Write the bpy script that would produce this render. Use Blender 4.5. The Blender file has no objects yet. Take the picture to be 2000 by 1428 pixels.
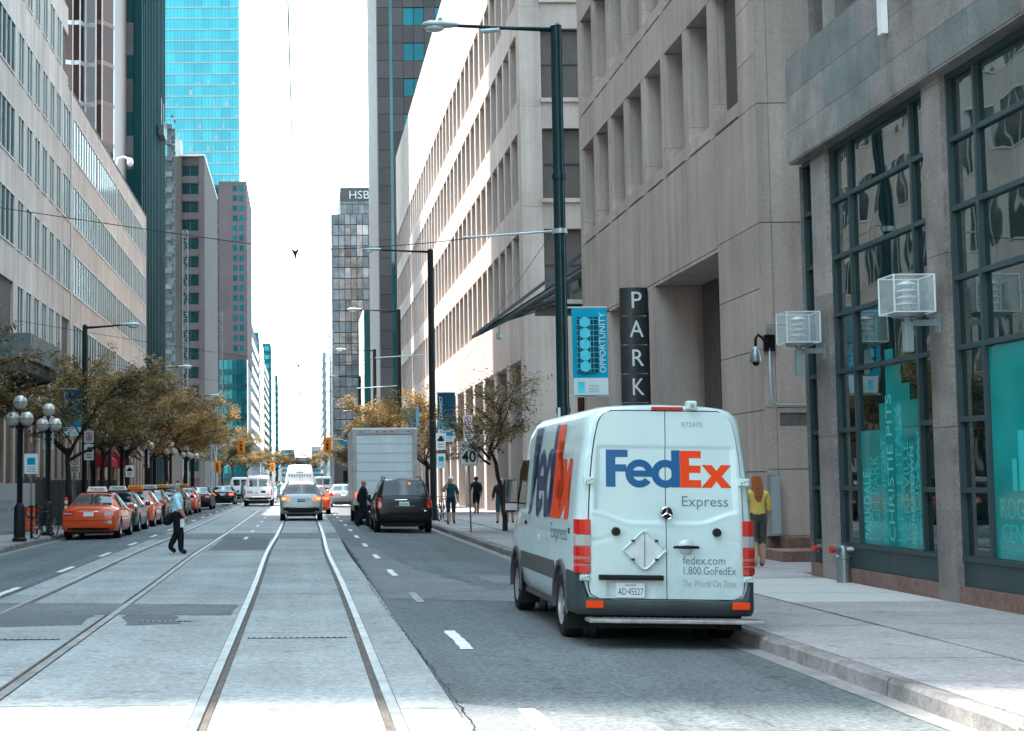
import bpy, bmesh, math, random
from mathutils import Vector, Matrix, Euler, noise as mnoise
R = math.radians
random.seed(7)
SC = bpy.context.scene
COL = SC.collection

# ------------------------------------------------------------------ camera, sky, sun, exposure
cam_data = bpy.data.cameras.new('camera')
cam = bpy.data.objects.new('camera', cam_data); COL.objects.link(cam)
cam_data.sensor_width = 36.0
cam_data.lens = 54.0
cam_data.shift_x = 0.2055
cam_data.clip_end = 6000.0
cam.location = (0.0, 0.0, 1.8)
cam.matrix_world = Matrix.Translation((0, 0, 1.8)) @ Matrix.Rotation(R(-0.03), 4, 'Z') @ Matrix.Rotation(R(90 + 4.251), 4, 'X') @ Matrix.Rotation(R(-0.4), 4, 'Z')
SC.camera = cam

SUN_EL, SUN_AZ = R(66.0), R(-89.0)          # azimuth from +Y towards +X: the sun stands over the left-hand roofs
world = bpy.data.worlds.new('World'); SC.world = world; world.use_nodes = True
wn = world.node_tree.nodes; wl = world.node_tree.links
sky = wn.new('ShaderNodeTexSky'); sky.sky_type = 'NISHITA'; sky.sun_disc = False
sky.sun_elevation = SUN_EL; sky.sun_rotation = SUN_AZ
sky.air_density = 1.0; sky.dust_density = 1.0; sky.ozone_density = 1.6
bgn = wn['Background']; bgn.inputs[1].default_value = 0.15
hsv = wn.new('ShaderNodeHueSaturation'); hsv.inputs['Saturation'].default_value = 0.70; hsv.inputs['Hue'].default_value = 0.456
wl.new(sky.outputs[0], hsv.inputs['Color']); wl.new(hsv.outputs[0], bgn.inputs[0])
sund = bpy.data.lights.new('sun', 'SUN'); sund.energy = 2.0; sund.angle = R(0.9); sund.color = (1.0, 0.94, 0.85)
sun = bpy.data.objects.new('sun', sund); COL.objects.link(sun)
sdir = Vector((math.sin(SUN_AZ) * math.cos(SUN_EL), math.cos(SUN_AZ) * math.cos(SUN_EL), math.sin(SUN_EL)))
sun.rotation_euler = sdir.to_track_quat('Z', 'Y').to_euler()
sun.location = (-60, 40, 120)
SC.view_settings.view_transform = 'Standard'; SC.view_settings.look = 'None'
SC.view_settings.gamma = 1.0; SC.view_settings.use_curve_mapping = False
SC.view_settings.exposure = 2.95
SC.render.engine = 'CYCLES'
SC.cycles.use_denoising = True; SC.cycles.adaptive_threshold = .02
SC.cycles.max_bounces = 6; SC.cycles.diffuse_bounces = 4; SC.cycles.glossy_bounces = 3
SC.cycles.transmission_bounces = 4; SC.cycles.transparent_max_bounces = 8
SC.cycles.caustics_reflective = False; SC.cycles.caustics_refractive = False
SC.cycles.sample_clamp_indirect = 6.0

# ------------------------------------------------------------------ materials
MATS = {}
def M(name, col=(.5, .5, .5), rough=.6, metal=0., var=.12, scale=1.5, bump=0., bscale=30., rnd=0., streak=0.,
      emit=None, spec=.14, coat=0., fleck=0., wave=0., obj=False, alpha=None, trans=0., lane=0., spots=0., grime=0.):
    if name in MATS: return MATS[name]
    m = bpy.data.materials.new(name); m.use_nodes = True; MATS[name] = m
    nt = m.node_tree; N = nt.nodes; L = nt.links; b = N['Principled BSDF']
    b.inputs['Roughness'].default_value = rough; b.inputs['Metallic'].default_value = metal
    b.inputs['Specular IOR Level'].default_value = spec
    b.inputs['Coat Weight'].default_value = coat; b.inputs['Coat Roughness'].default_value = .04
    if trans: b.inputs['Transmission Weight'].default_value = trans
    if alpha is not None: b.inputs['Alpha'].default_value = alpha
    if obj:
        pos = N.new('ShaderNodeTexCoord').outputs['Object']
    else:
        pos = N.new('ShaderNodeNewGeometry').outputs['Position']
    def noise(sc, det=3., vec=None, ro=.55):
        n = N.new('ShaderNodeTexNoise'); n.inputs['Scale'].default_value = sc; n.inputs['Detail'].default_value = det
        n.inputs['Roughness'].default_value = ro; L.new(vec or pos, n.inputs['Vector']); return n.outputs['Fac']
    def mapr(s, a, c, d0=.3, d1=.7):
        n = N.new('ShaderNodeMapRange'); n.inputs[1].default_value = d0; n.inputs[2].default_value = d1
        n.inputs[3].default_value = a; n.inputs[4].default_value = c; L.new(s, n.inputs[0]); return n.outputs[0]
    def mul(a, c):
        n = N.new('ShaderNodeMath'); n.operation = 'MULTIPLY'
        for i, s in enumerate((a, c)):
            if isinstance(s, float): n.inputs[i].default_value = s
            else: L.new(s, n.inputs[i])
        return n.outputs[0]
    f = None
    if var: f = mapr(noise(scale, 5.), 1 - var, 1 + var)
    if streak:
        mp = N.new('ShaderNodeMapping'); mp.inputs['Scale'].default_value = (2.2, 2.2, .12); L.new(pos, mp.inputs[0])
        s = mapr(noise(1.0, 4., mp.outputs[0]), 1 - streak, 1 + streak * .5); f = mul(f, s) if f else s
    if fleck:
        s = mapr(noise(bscale * .35, 4., None, .75), 1 - fleck, 1 + fleck, .35, .65); f = mul(f, s) if f else s
    if rnd:
        oi = N.new('ShaderNodeObjectInfo'); s = mapr(oi.outputs['Random'], 1 - rnd, 1 + rnd, 0., 1.); f = mul(f, s) if f else s
    if lane:            # wear running along the street
        mp = N.new('ShaderNodeMapping'); mp.inputs['Scale'].default_value = (1.7, .05, 1.); L.new(pos, mp.inputs[0])
        s = mapr(noise(1.0, 5., mp.outputs[0]), 1 - lane, 1 + lane * .6); f = mul(f, s) if f else s
    if spots:           # oil spots and gum
        s = mapr(noise(2.6, 2.), 1., 1 - spots, .62, .72); f = mul(f, s) if f else s
        s = mapr(noise(11., 1.), 1., 1 - spots * .8, .68, .74); f = mul(f, s)
    if grime:           # road film low on the body
        sx = N.new('ShaderNodeSeparateXYZ'); L.new(pos, sx.inputs[0])
        a = mapr(sx.outputs['Z'], 1., 0., .45, 1.25); n_ = mapr(noise(3.5, 6., None, .7), .1, 1., .35, .75); q = mul(a, n_)
        s = mapr(q, 1., 1 - grime, 0., 1.); f = mul(f, s) if f else s
    c4 = (*col, 1.)
    b.inputs['Base Color'].default_value = c4
    if f is not None:
        v = N.new('ShaderNodeVectorMath'); v.operation = 'SCALE'; v.inputs[0].default_value = col
        L.new(f, v.inputs['Scale']); L.new(v.outputs[0], b.inputs['Base Color'])
    if bump or wave:
        bp = N.new('ShaderNodeBump')
        if wave:
            bp.inputs['Strength'].default_value = wave; bp.inputs['Distance'].default_value = .05; L.new(noise(bscale, 1.), bp.inputs['Height'])
        else:
            bp.inputs['Strength'].default_value = bump; bp.inputs['Distance'].default_value = .02; L.new(noise(bscale, 4., None, .65), bp.inputs['Height'])
        L.new(bp.outputs[0], b.inputs['Normal'])
    if emit:
        b.inputs['Emission Color'].default_value = (*emit[0], 1.); b.inputs['Emission Strength'].default_value = emit[1]
    return m

# ------------------------------------------------------------------ mesh helpers
PEND = []          # objects are linked to the scene in one go at the end
def newobj(name, me, parent=None, loc=None):
    o = bpy.data.objects.new(name, me); PEND.append(o)
    if parent is not None:
        o.parent = parent
    if loc is not None: o.location = loc
    return o
def tag(o, label=None, cat=None, group=None, kind=None):
    if label: o['label'] = label
    if cat: o['category'] = cat
    if group: o['group'] = group
    if kind: o['kind'] = kind
    return o
def root(name, loc, label, cat, group=None, rz=0., kind=None):
    o = bpy.data.objects.new(name, None); PEND.append(o); o.location = loc; o.rotation_euler = (0, 0, rz)
    o.empty_display_size = .3
    return tag(o, label, cat, group, kind)
def copy_tree(o, parent=None):
    c = o.copy(); PEND.append(c); c.parent = parent
    for ch in [k for k in PEND if k.parent is o]: copy_tree(ch, c)
    return c

class MB:
    def __init__(s): s.v = []; s.f = []; s.mi = []; s.cur = 0
    def add(s, vs, fs):
        n = len(s.v); s.v += [tuple(p) for p in vs]
        for q in fs: s.f.append([n + i for i in q]); s.mi.append(s.cur)
        return s
    def box(s, x0, x1, y0, y1, z0, z1):
        return s.add([(x0, y0, z0), (x1, y0, z0), (x1, y1, z0), (x0, y1, z0), (x0, y0, z1), (x1, y0, z1), (x1, y1, z1), (x0, y1, z1)],
                     [(0, 3, 2, 1), (4, 5, 6, 7), (0, 1, 5, 4), (1, 2, 6, 5), (2, 3, 7, 6), (3, 0, 4, 7)])
    def cyl(s, p0, p1, r0, r1=None, n=10, caps=True):
        r1 = r0 if r1 is None else r1
        p0 = Vector(p0); p1 = Vector(p1); d = (p1 - p0).normalized()
        a = d.orthogonal().normalized(); b = d.cross(a)
        vs = []
        for p, r in ((p0, r0), (p1, r1)):
            for i in range(n):
                t = 2 * math.pi * i / n; vs.append(p + a * (r * math.cos(t)) + b * (r * math.sin(t)))
        fs = [(i, (i + 1) % n, n + (i + 1) % n, n + i) for i in range(n)]
        if caps: fs += [tuple(range(n - 1, -1, -1)), tuple(range(n, 2 * n))]
        return s.add(vs, fs)
    def tube(s, pts, r, n=8, caps=True):
        pts = [Vector(p) for p in pts]; rs = r if isinstance(r, (list, tuple)) else [r] * len(pts)
        vs = []; a = None
        for k, p in enumerate(pts):
            d = (pts[min(k + 1, len(pts) - 1)] - pts[max(k - 1, 0)]).normalized()
            if a is None: a = d.orthogonal().normalized()
            a = (a - d * a.dot(d)).normalized(); b = d.cross(a)
            for i in range(n):
                t = 2 * math.pi * i / n; vs.append(p + a * (rs[k] * math.cos(t)) + b * (rs[k] * math.sin(t)))
        fs = []
        for k in range(len(pts) - 1):
            for i in range(n):
                fs.append((k * n + i, k * n + (i + 1) % n, (k + 1) * n + (i + 1) % n, (k + 1) * n + i))
        if caps: fs += [tuple(range(n - 1, -1, -1)), tuple(range((len(pts) - 1) * n, len(pts) * n))]
        return s.add(vs, fs)
    def sph(s, c, r, n=14, m=9, sc=(1, 1, 1)):
        c = Vector(c); vs = []
        for j in range(m + 1):
            ph = math.pi * j / m
            for i in range(n):
                t = 2 * math.pi * i / n
                vs.append((c.x + r * sc[0] * math.sin(ph) * math.cos(t), c.y + r * sc[1] * math.sin(ph) * math.sin(t), c.z - r * sc[2] * math.cos(ph)))
        fs = [(j * n + i, j * n + (i + 1) % n, (j + 1) * n + (i + 1) % n, (j + 1) * n + i) for j in range(m) for i in range(n)]
        return s.add(vs, fs)
    def prism(s, poly, axis, a, b):
        """poly: 2-D outline (ccw); extruded along axis 'x','y' or 'z' from a to b"""
        def P(u, v, w): return {'x': (w, u, v), 'y': (u, w, v), 'z': (u, v, w)}[axis]
        n = len(poly)
        vs = [P(u, v, a) for u, v in poly] + [P(u, v, b) for u, v in poly]
        fs = [tuple(range(n - 1, -1, -1)), tuple(range(n, 2 * n))] + [(i, (i + 1) % n, n + (i + 1) % n, n + i) for i in range(n)]
        return s.add(vs, fs)
    def lathe(s, c, prof, n=16):
        vs = []; c = Vector(c)
        for r, z in prof:
            for i in range(n):
                t = 2 * math.pi * i / n; vs.append((c.x + r * math.cos(t), c.y + r * math.sin(t), c.z + z))
        fs = [(k * n + i, k * n + (i + 1) % n, (k + 1) * n + (i + 1) % n, (k + 1) * n + i) for k in range(len(prof) - 1) for i in range(n)]
        return s.add(vs, fs)
    def grid(s, rows, closed=False):
        n = len(rows[0]); vs = [p for r in rows for p in r]; fs = []
        for k in range(len(rows) - 1):
            for i in range(n if closed else n - 1):
                fs.append((k * n + i, k * n + (i + 1) % n, (k + 1) * n + (i + 1) % n, (k + 1) * n + i))
        return s.add(vs, fs)
    def mesh(s, name, mats, smooth=False, recalc=True, bevel=0., bseg=2, angle=35):
        me = bpy.data.meshes.new(name); me.from_pydata(s.v, [], s.f)
        if not isinstance(mats, (list, tuple)): mats = [mats]
        for m in mats: me.materials.append(m)
        for p, i in zip(me.polygons, s.mi): p.material_index = i
        if recalc or bevel:
            bm = bmesh.new(); bm.from_mesh(me)
            if bevel:
                bmesh.ops.remove_doubles(bm, verts=bm.verts, dist=1e-5)
                es = [e for e in bm.edges if e.is_manifold and e.calc_face_angle(0) > R(angle)]
                bmesh.ops.bevel(bm, geom=es, offset=bevel, segments=bseg, affect='EDGES', profile=.5, clamp_overlap=True)
            bmesh.ops.recalc_face_normals(bm, faces=bm.faces); bm.to_mesh(me); bm.free()
        if smooth:
            for p in me.polygons: p.use_smooth = True
            if smooth == 'auto': me.set_sharp_from_angle(angle=R(angle))
        me.update()
        return me
    def build(s, name, mats, parent=None, smooth=False, bevel=0., recalc=True, bseg=2, angle=35):
        return newobj(name, s.mesh(name, mats, smooth, recalc, bevel, bseg, angle), parent)

CUBES = {}
def pc(name, mat, parent, x0, x1, y0, y1, z0, z1):
    """one box-shaped piece: shares a unit cube per material; coordinates are those of the parent"""
    me = CUBES.get(mat.name)
    if me is None:
        me = CUBES[mat.name] = MB().box(-.5, .5, -.5, .5, -.5, .5).mesh('piece', mat)
    o = newobj(name, me, parent)
    px, py, pz = ORG.get(parent, (0, 0, 0))
    o.location = ((x0 + x1) / 2 - px, (y0 + y1) / 2 - py, (z0 + z1) / 2 - pz); o.scale = (abs(x1 - x0), abs(y1 - y0), abs(z1 - z0))
    return o
ORG = {}
def wroot(name, loc, label, cat, group=None, kind=None):
    """root whose pieces are given in world coordinates"""
    o = root(name, loc, label, cat, group, 0., kind); ORG[o] = loc; return o
def wpart(mb, name, mat, parent, **k):
    l = ORG.get(parent, (0, 0, 0)); mb.v = [(x - l[0], y - l[1], z - l[2]) for x, y, z in mb.v]
    return mb.build(name, mat, parent, **k)

def text_mesh(txt, size, mat, extrude=.002, align='CENTER', shear=0., spacing=1., bold=0.):
    cu = bpy.data.curves.new('lettering', 'FONT'); cu.body = txt; cu.size = size; cu.extrude = extrude
    cu.align_x = align; cu.align_y = 'BOTTOM_BASELINE'; cu.shear = shear; cu.space_character = spacing; cu.offset = bold; cu.resolution_u = 3
    o = bpy.data.objects.new('lettering', cu); COL.objects.link(o)
    dg = bpy.context.evaluated_depsgraph_get(); me = bpy.data.meshes.new_from_object(o.evaluated_get(dg))
    bpy.data.objects.remove(o); bpy.data.curves.remove(cu)
    me.materials.clear(); me.materials.append(mat)
    return me
def text(name, txt, size, mat, parent, loc, facing='-y', w=None, h=None, roll=0., **k):
    """flat lettering; facing '-y' reads from -Y, '-x' reads from -X; w/h rescale to a width/height"""
    me = text_mesh(txt, size, mat, **k)
    xs = [v.co.x for v in me.vertices]; ys = [v.co.y for v in me.vertices]
    sx = w / (max(xs) - min(xs)) if w else 1.; sy = h / (max(ys) - min(ys)) if h else (sx if w else 1.)
    for v in me.vertices: v.co.x *= sx; v.co.y *= sy
    o = newobj(name, me, parent)
    B = {'-y': Matrix(((1, 0, 0), (0, 0, -1), (0, 1, 0))), '-x': Matrix(((0, 0, -1), (-1, 0, 0), (0, 1, 0))), '+x': Matrix(((0, 0, 1), (1, 0, 0), (0, 1, 0)))}[facing]
    m = B.to_4x4() @ Matrix.Rotation(roll, 4, 'Z')
    px, py, pz = ORG.get(parent, (0, 0, 0))
    o.matrix_local = Matrix.Translation((loc[0] - px, loc[1] - py, loc[2] - pz)) @ m
    return o
def struct(o): return tag(o, kind='structure')
# ------------------------------------------------------------------ ground, road, tracks, pavements
KR, KL = 4.95, -7.8                      # kerb lines
def zroad(x):
    if x > 1.2: return -.02 * (x - 1.2)
    if x < -4.6: return -.02 * (-4.6 - x)
    return 0.
m_asph = M('asphalt', (.118, .136, .142), .85, var=.16, scale=.35, bump=.5, bscale=55., fleck=.42, lane=.18, spots=.3)
m_asph_old = M('worn_asphalt', (.16, .172, .178), .88, var=.15, scale=.7, bump=.4, bscale=60., fleck=.36, spots=.25)
m_asph_new = M('patch_asphalt', (.125, .14, .145), .85, var=.1, scale=.8, bump=.5, bscale=60., fleck=.2)
m_conc = M('track_concrete', (.29, .31, .31), .85, var=.15, scale=.6, bump=.3, bscale=40., fleck=.26, rnd=.08, lane=.14, spots=.3)
m_walk = M('sidewalk_concrete', (.29, .28, .28), .88, var=.12, scale=.8, bump=.25, bscale=50., fleck=.22, rnd=.08, spots=.3)
m_walk_new = M('new_sidewalk_concrete', (.42, .42, .41), .85, var=.05, scale=1., bump=.2, bscale=50., fleck=.07)
m_kerb = M('kerb_concrete', (.2, .19, .185), .9, var=.25, scale=2.5, bump=.5, bscale=30., fleck=.2, rnd=.1)
m_gutter = M('gutter_concrete', (.24, .235, .23), .9, var=.2, scale=1.4, bump=.4, bscale=30., fleck=.15)
m_joint = M('dark_joint', (.03, .028, .027), .95, var=.1)
m_crack = M('tar_crack', (.022, .02, .02), .9, var=.2, scale=3.)
m_paint = M('road_paint', (.62, .62, .6), .7, var=.2, scale=5., fleck=.15, bscale=60.)
m_paint_old = M('faded_road_paint', (.3, .3, .3), .75, var=.3, scale=5., fleck=.25, bscale=60.)
m_rail = M('rail_steel', (.34, .325, .31), .42, metal=.8, var=.3, scale=2.5, bump=.2, lane=.25)
m_railside = M('rusty_rail_side', (.11, .095, .085), .8, var=.3, scale=4.)
m_soil = M('ground_fill', (.16, .155, .15), .95, var=.2, scale=.02)

g = MB().add([(-4000, -300, -.6), (4000, -300, -.6), (4000, 6000, -.6), (-4000, 6000, -.6)], [(0, 1, 2, 3)]).build('ground', m_soil); struct(g)
xs = [KL - .1, -6.5, -4.6, -2, 1.2, 3., KR + .1]
ys = [-40, 0, 20, 60, 150, 400, 1500]
struct(MB().grid([[(x, y, zroad(x)) for x in xs] for y in ys]).build('road', m_asph, recalc=False))

def railx(y): return -.07 * math.exp(-((y - 38) / 9.) ** 2)
YS = [6 + i * 1.0 for i in range(95)] + [101 + i * 12 for i in range(25)]
trackbed = struct(MB().box(-4.62, 1.2, -20, 420, -.2, .004).build('trackbed', m_joint))
RAILS = [-4.08, -2.53, -.8, .7]
# rails, each with head, groove and brown edge
for k, rx in enumerate(RAILS):
    inner = 1 if k in (0, 2) else -1
    prof = [(-.05, .014), (-.047, .024), (.04, .024), (.046, .006)]      # head, then the groove side
    mb = MB()
    mb.grid([[(rx + inner * u + railx(y), y, z) for u, z in prof] for y in YS]); mb.cur = 1
    mb.grid([[(rx + inner * u + railx(y), y, z) for u, z in ((.046, .006), (.076, .006), (.08, .0155), (.104, .0155))] for y in YS])
    tag(mb.build('tram_rail', [m_rail, m_railside], None), ['steel tram rail nearest the parked taxis', 'steel tram rail of the left track, beside the middle of the road',
        'left rail of the track running under the silver car', 'right rail of the track, closest to the delivery van'][k], 'rail', 'tram rails in the road')
# concrete slabs
def slab(xa, xb, ya, yb, mat=None, name='concrete_slab', z=.012, t=.03):
    n = max(1, int((yb - ya) / 1.5)); yy = [ya + (yb - ya) * i / n for i in range(n + 1)]
    mb = MB()
    lo = [[(xa + railx(y), y, z), (xb + railx(y), y, z)] for y in yy]
    mb.grid(lo)
    mb.add([(xa + railx(ya), ya, z), (xb + railx(ya), ya, z), (xb + railx(ya), ya, z - t), (xa + railx(ya), ya, z - t)], [(0, 1, 2, 3)])
    return mb.build(name, mat or m_conc, trackbed)
strips = [(-4.6, -4.137), (-3.972, -2.638), (-2.473, -.857), (-.692, .592), (.757, 1.19)]
rr = random.Random(3)
for si, (xa, xb) in enumerate(strips):
    y = 3. + rr.random() * .3
    k = 0
    while y < 112:
        ln = 3.05 if y < 60 else 6.1
        if not (xb < -.8 and 20.7 < y + 1.5 < 21.9):
            slab(xa, xb, y + .006, y + ln - .006, z=.012 + rr.uniform(-.0015, .0015))
        y += ln
    slab(xa, xb, y, 420)
# asphalt repairs: thin sheets with an uneven outline
def patch(name, pts, mat, z=.016, jag=.05, seed=1):
    r = random.Random(seed); out = []
    for i, (x, y) in enumerate(pts):
        x2, y2 = pts[(i + 1) % len(pts)]; n = max(2, int(math.hypot(x2 - x, y2 - y) / .35))
        for j in range(n):
            t = j / n; jj = jag if 0 < j else 0
            out.append((x + (x2 - x) * t + r.uniform(-jj, jj), y + (y2 - y) * t + r.uniform(-jj, jj)))
    mb = MB(); mb.add([(x, y, zroad(x) + z) for x, y in out], [tuple(range(len(out)))])
    o = mb.build(name, mat, recalc=False); return struct(o)
patch('road_patch', [(-4.7, 20.9), (-.95, 20.6), (-.92, 22.3), (-4.7, 22.9)], m_asph_old, .0175, .05, 2)
patch('road_patch', [(-2.2, 19.2), (-1.5, 19.4), (-1.75, 20.75), (-2.35, 20.75)], m_asph_new, .0165, .06, 5)
patch('road_patch', [(-3.9, 19.1), (-2.75, 19.3), (-2.8, 20.9), (-4.4, 21.1), (-4.4, 19.6)], m_asph_new, .0168, .06, 6)
patch('road_patch', [(-2.4, 39.5), (-.95, 39.5), (-.95, 47), (-2.4, 49)], m_asph_new, .0165, .05, 3)
patch('road_patch', [(-4.6, 47), (1.18, 47), (1.18, 52), (-4.6, 52)], m_asph_old, .0165, .05, 4)
patch('road_patch', [(1.22, 23.4), (4.5, 23.0), (4.6, 25.3), (3.1, 25.6), (2.3, 31), (1.9, 40), (1.25, 42)], m_asph_old, .005, .07, 7)
patch('road_patch', [(3.4, 27.2), (4.8, 27.2), (4.8, 29.4), (3.2, 29.4)], m_asph_old, .0055, .04, 8)
patch('road_patch', [(1.2, 7.), (2.9, 7), (2.6, 11.8), (1.2, 12.5)], m_asph_old, .005, .05, 9)
patch('road_patch', [(1.22, 60), (4.7, 60), (4.7, 75), (1.22, 72)], m_asph_old, .005, .05, 11)
patch('road_patch', [(-7.6, 56), (-4.7, 54), (-4.7, 71), (-7.6, 74)], m_asph_old, .005, .05, 12)
# tar cracks: along the edge of the concrete and across the slabs
def crack(pts, w, z=.018, seed=0):
    r = random.Random(seed); mb = MB(); rows = []
    for i in range(len(pts) - 1):
        (x0, y0), (x1, y1) = pts[i], pts[i + 1]; L = math.hypot(x1 - x0, y1 - y0); n = max(2, int(L / .12))
        nx, ny = -(y1 - y0) / L, (x1 - x0) / L
        for j in range(n + (i == len(pts) - 2)):
            t = j / n; o = r.gauss(0, .011); ww = w * r.uniform(.05, .5)
            x = x0 + (x1 - x0) * t + nx * o; y = y0 + (y1 - y0) * t + ny * o
            rows.append([(x - nx * ww, y - ny * ww, zroad(x) + z), (x + nx * ww, y + ny * ww, zroad(x) + z)])
    mb.grid(rows); return struct(mb.build('road_crack', m_crack, recalc=False))
crack([(1.2, 5), (1.24, 13), (1.17, 20), (1.14, 26), (1.22, 34), (1.2, 45)], .018, .016, 1)
crack([(-4.62, 18), (-4.7, 30), (-4.62, 45)], .025, .016, 2)
crack([(-2.25, 12.6), (-1.6, 12.9), (-1.1, 12.75)], .012, .016, 3)
crack([(-1.95, 12.2), (-1.5, 12.35)], .014, .016, 4)
crack([(-2.4, 19.6), (-1.4, 19.9), (-.95, 20.2)], .014, .018, 5)
crack([(1.3, 22.6), (2.5, 22.9), (4.4, 22.7)], .012, .008, 8)
crack([(1.25, 19.4), (2.9, 19.6)], .008, .004, 9)
crack([(2.2, 11.9), (3.2, 11.3), (4.2, 10.2)], .01, .006, 10)
crack([(3.0, 13.2), (3.4, 12.3), (3.5, 11.5)], .008, .004, 13)
crack([(-.6, 27.9), (.5, 28.1)], .012, .018, 11)
crack([(-.65, 15.2), (.55, 15.1)], .006, .018, 12)
# slotted drains across the tracks
m_iron = M('cast_iron', (.05, .048, .045), .6, metal=.5, var=.3, scale=6.)
for xa, xb, yy, lab in ((-.62, .5, 17.6, 'slotted iron drain across the track in the foreground'), (-3.45, -2.76, 17.6, 'slotted iron drain at the left edge of the picture'), (-2.08, -1.42, 19.75, 'short slotted drain beside a dark asphalt repair')):
    t = wroot('track_drain', ((xa + xb) / 2, yy, 0), lab, 'drain', 'slotted drains in the tracks')
    pc('frame', m_iron, t, xa, xb, yy - .05, yy + .05, .008, .0185)
    n = int((xb - xa) / .07)
    for i in range(n):
        x = xa + (i + .5) * (xb - xa) / n
        pc('bar', m_rail, t, x - .018, x + .018, yy - .035, yy + .035, .0185, .022)
# painted dashes
def dash(x, y, w=.13, l=2.0, mat=None):
    mb = MB(); r = random.Random(int(y * 7 + x * 13)); z = zroad(x) + .0215 if -4.62 < x < 1.2 else zroad(x) + .01
    n = 8; rows = []
    for i in range(n + 1):
        yy = y + l * i / n; a = r.uniform(-.012, .012)
        rows.append([(x - w / 2 + a, yy, z), (x + w / 2 + r.uniform(-.012, .012), yy, z)])
    mb.grid(rows); return struct(mb.build('lane_marking', mat or m_paint, recalc=False))
for i in range(17): dash(1.75 - .004 * i, 10.2 + 6.25 * i, mat=m_paint_old if i in (2,) else None, w=.14 if i < 2 else .12)
for i in range(14): dash(-4.83, 24.4 + 6.25 * i, w=.12)
for i in range(10): dash(-1.72, 46.5 + 6.25 * i, w=.11)
patch('road_marking', [(-4.6, 108), (4.6, 108), (4.6, 108.6), (-4.6, 108.6)], m_paint, .024, .01, 21)
for i in range(12): patch('road_marking', [(-7.3 + i * 1.02, 110), (-6.8 + i * 1.02, 110), (-6.8 + i * 1.02, 113.5), (-7.3 + i * 1.02, 113.5)], m_paint, .024, .01, 30 + i)

# pavements: kerb stones, gutter, slabs
ZK = .085
def pavement(name, side):
    s = 1 if side > 0 else -1
    k = KR if s > 0 else KL
    xw = k + s * 70
    base = MB().add([(k + s * .05, -20, ZK - .05), (xw, -20, ZK - .05 + .0), (xw, 1500, ZK - .05), (k + s * .05, 1500, ZK - .05)], [(0, 1, 2, 3) if s > 0 else (3, 2, 1, 0)])
    p = struct(base.build(name, m_joint, recalc=False))
    zr = zroad(k)
    r = random.Random(5 + s)
    # kerb stones
    y = 6. if s > 0 else 24.
    while y < 120:
        L = 2.4 if y < 60 else 4.8
        d = r.uniform(-.008, .008); c = r.uniform(.018, .035)
        mb = MB(); xa = k + d; n = 8
        rows = []
        for i in range(n + 1):
            yy = y + .008 + (L - .016) * i / n; e = r.uniform(-.007, .007)
            ch = c + (r.random() < .1) * r.uniform(0, .03)
            rows.append([(xa + s * e, yy, zr - .02), (xa + s * (e + .012), yy, ZK - ch), (xa + s * (e + ch + .012), yy, ZK), (xa + s * .16, yy, ZK)])
        mb.grid(rows); mb.add([rows[0][0], rows[0][1], rows[0][2], rows[0][3], (xa + s * .16, y + .008, zr - .02)], [(0, 1, 2, 3, 4)])
        mb.build('kerb_stone', m_kerb, p, recalc=True)
        y += L
    # slabs
    edges = [k + s * .17, k + s * 1.65, k + s * 4.1] if s > 0 else [k + s * .17, k + s * 1.9, k + s * 4.3]
    y = 5. if s > 0 else 24.
    i = 0
    while y < 120:
        L = 1.6 if y < 60 else 3.2
        for j in range(2):
            a, b = edges[j] , edges[j + 1]
            LL = L
            mt = m_walk
            if s > 0 and j == 1 and 20.9 < y + .8 < 25.2: mt = m_walk_new
            z = ZK + .004 + .012 * j + r.uniform(-.002, .002)
            x0, x1 = min(a, b) + .008, max(a, b) - .008
            if s > 0 and j == 1 and y < 27: x1 = 8.85
            pc('paving_slab', mt, p, x0, x1, y + .008, y + LL - .008, z - .06, z)
        y += L; i += 1
    pc('paving_strip', m_walk, p, min(edges[2], xw), max(edges[2], xw), 24 if s < 0 else 27., 300, ZK - .049, ZK + .016)
    pc('paving_strip', m_walk, p, min(edges[0], edges[2]), max(edges[0], edges[2]), 121, 1200, ZK - .049, ZK + .008)
    # gutter
    mb = MB(); mb.grid([[(k - s * .22 + r.uniform(-.01, .01), yy, zroad(k - s * .2) + .006), (k + s * .02, yy, zr + .006)] for yy in [5 + i * .8 for i in range(150)]])
    mb.build('gutter', m_gutter, p, recalc=False)
    return p
pave_r = pavement('pavement', 1)
pave_l = pavement('pavement', -1)
# ------------------------------------------------------------------ buildings
m_stone = M('grey_precast', (.53, .445, .40), .85, var=.09, scale=.5, bump=.15, bscale=45., fleck=.1, streak=.2, rnd=.06)
m_stone_dk = M('shadow_joint', (.12, .105, .1), .9, var=.1)
m_red = M('red_granite', (.23, .15, .125), .5, var=.18, scale=1.2, bump=.05, bscale=40., fleck=.25, streak=.15, rnd=.06)
m_glass_dk = M('dark_window_glass', (.012, .03, .034), .06, var=0., spec=.9, wave=.02, bscale=.6)
m_glass_teal = M('teal_window_glass', (.012, .07, .075), .06, metal=.1, spec=.4, var=.2, scale=.4, wave=.03, bscale=.7, rnd=.25)
m_frame_dk = M('dark_frame', (.055, .075, .08), .45, metal=.4, var=.1)
m_frame_green = M('grey_green_frame', (.05, .08, .085), .4, metal=.25, var=.08, scale=2.)

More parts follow.
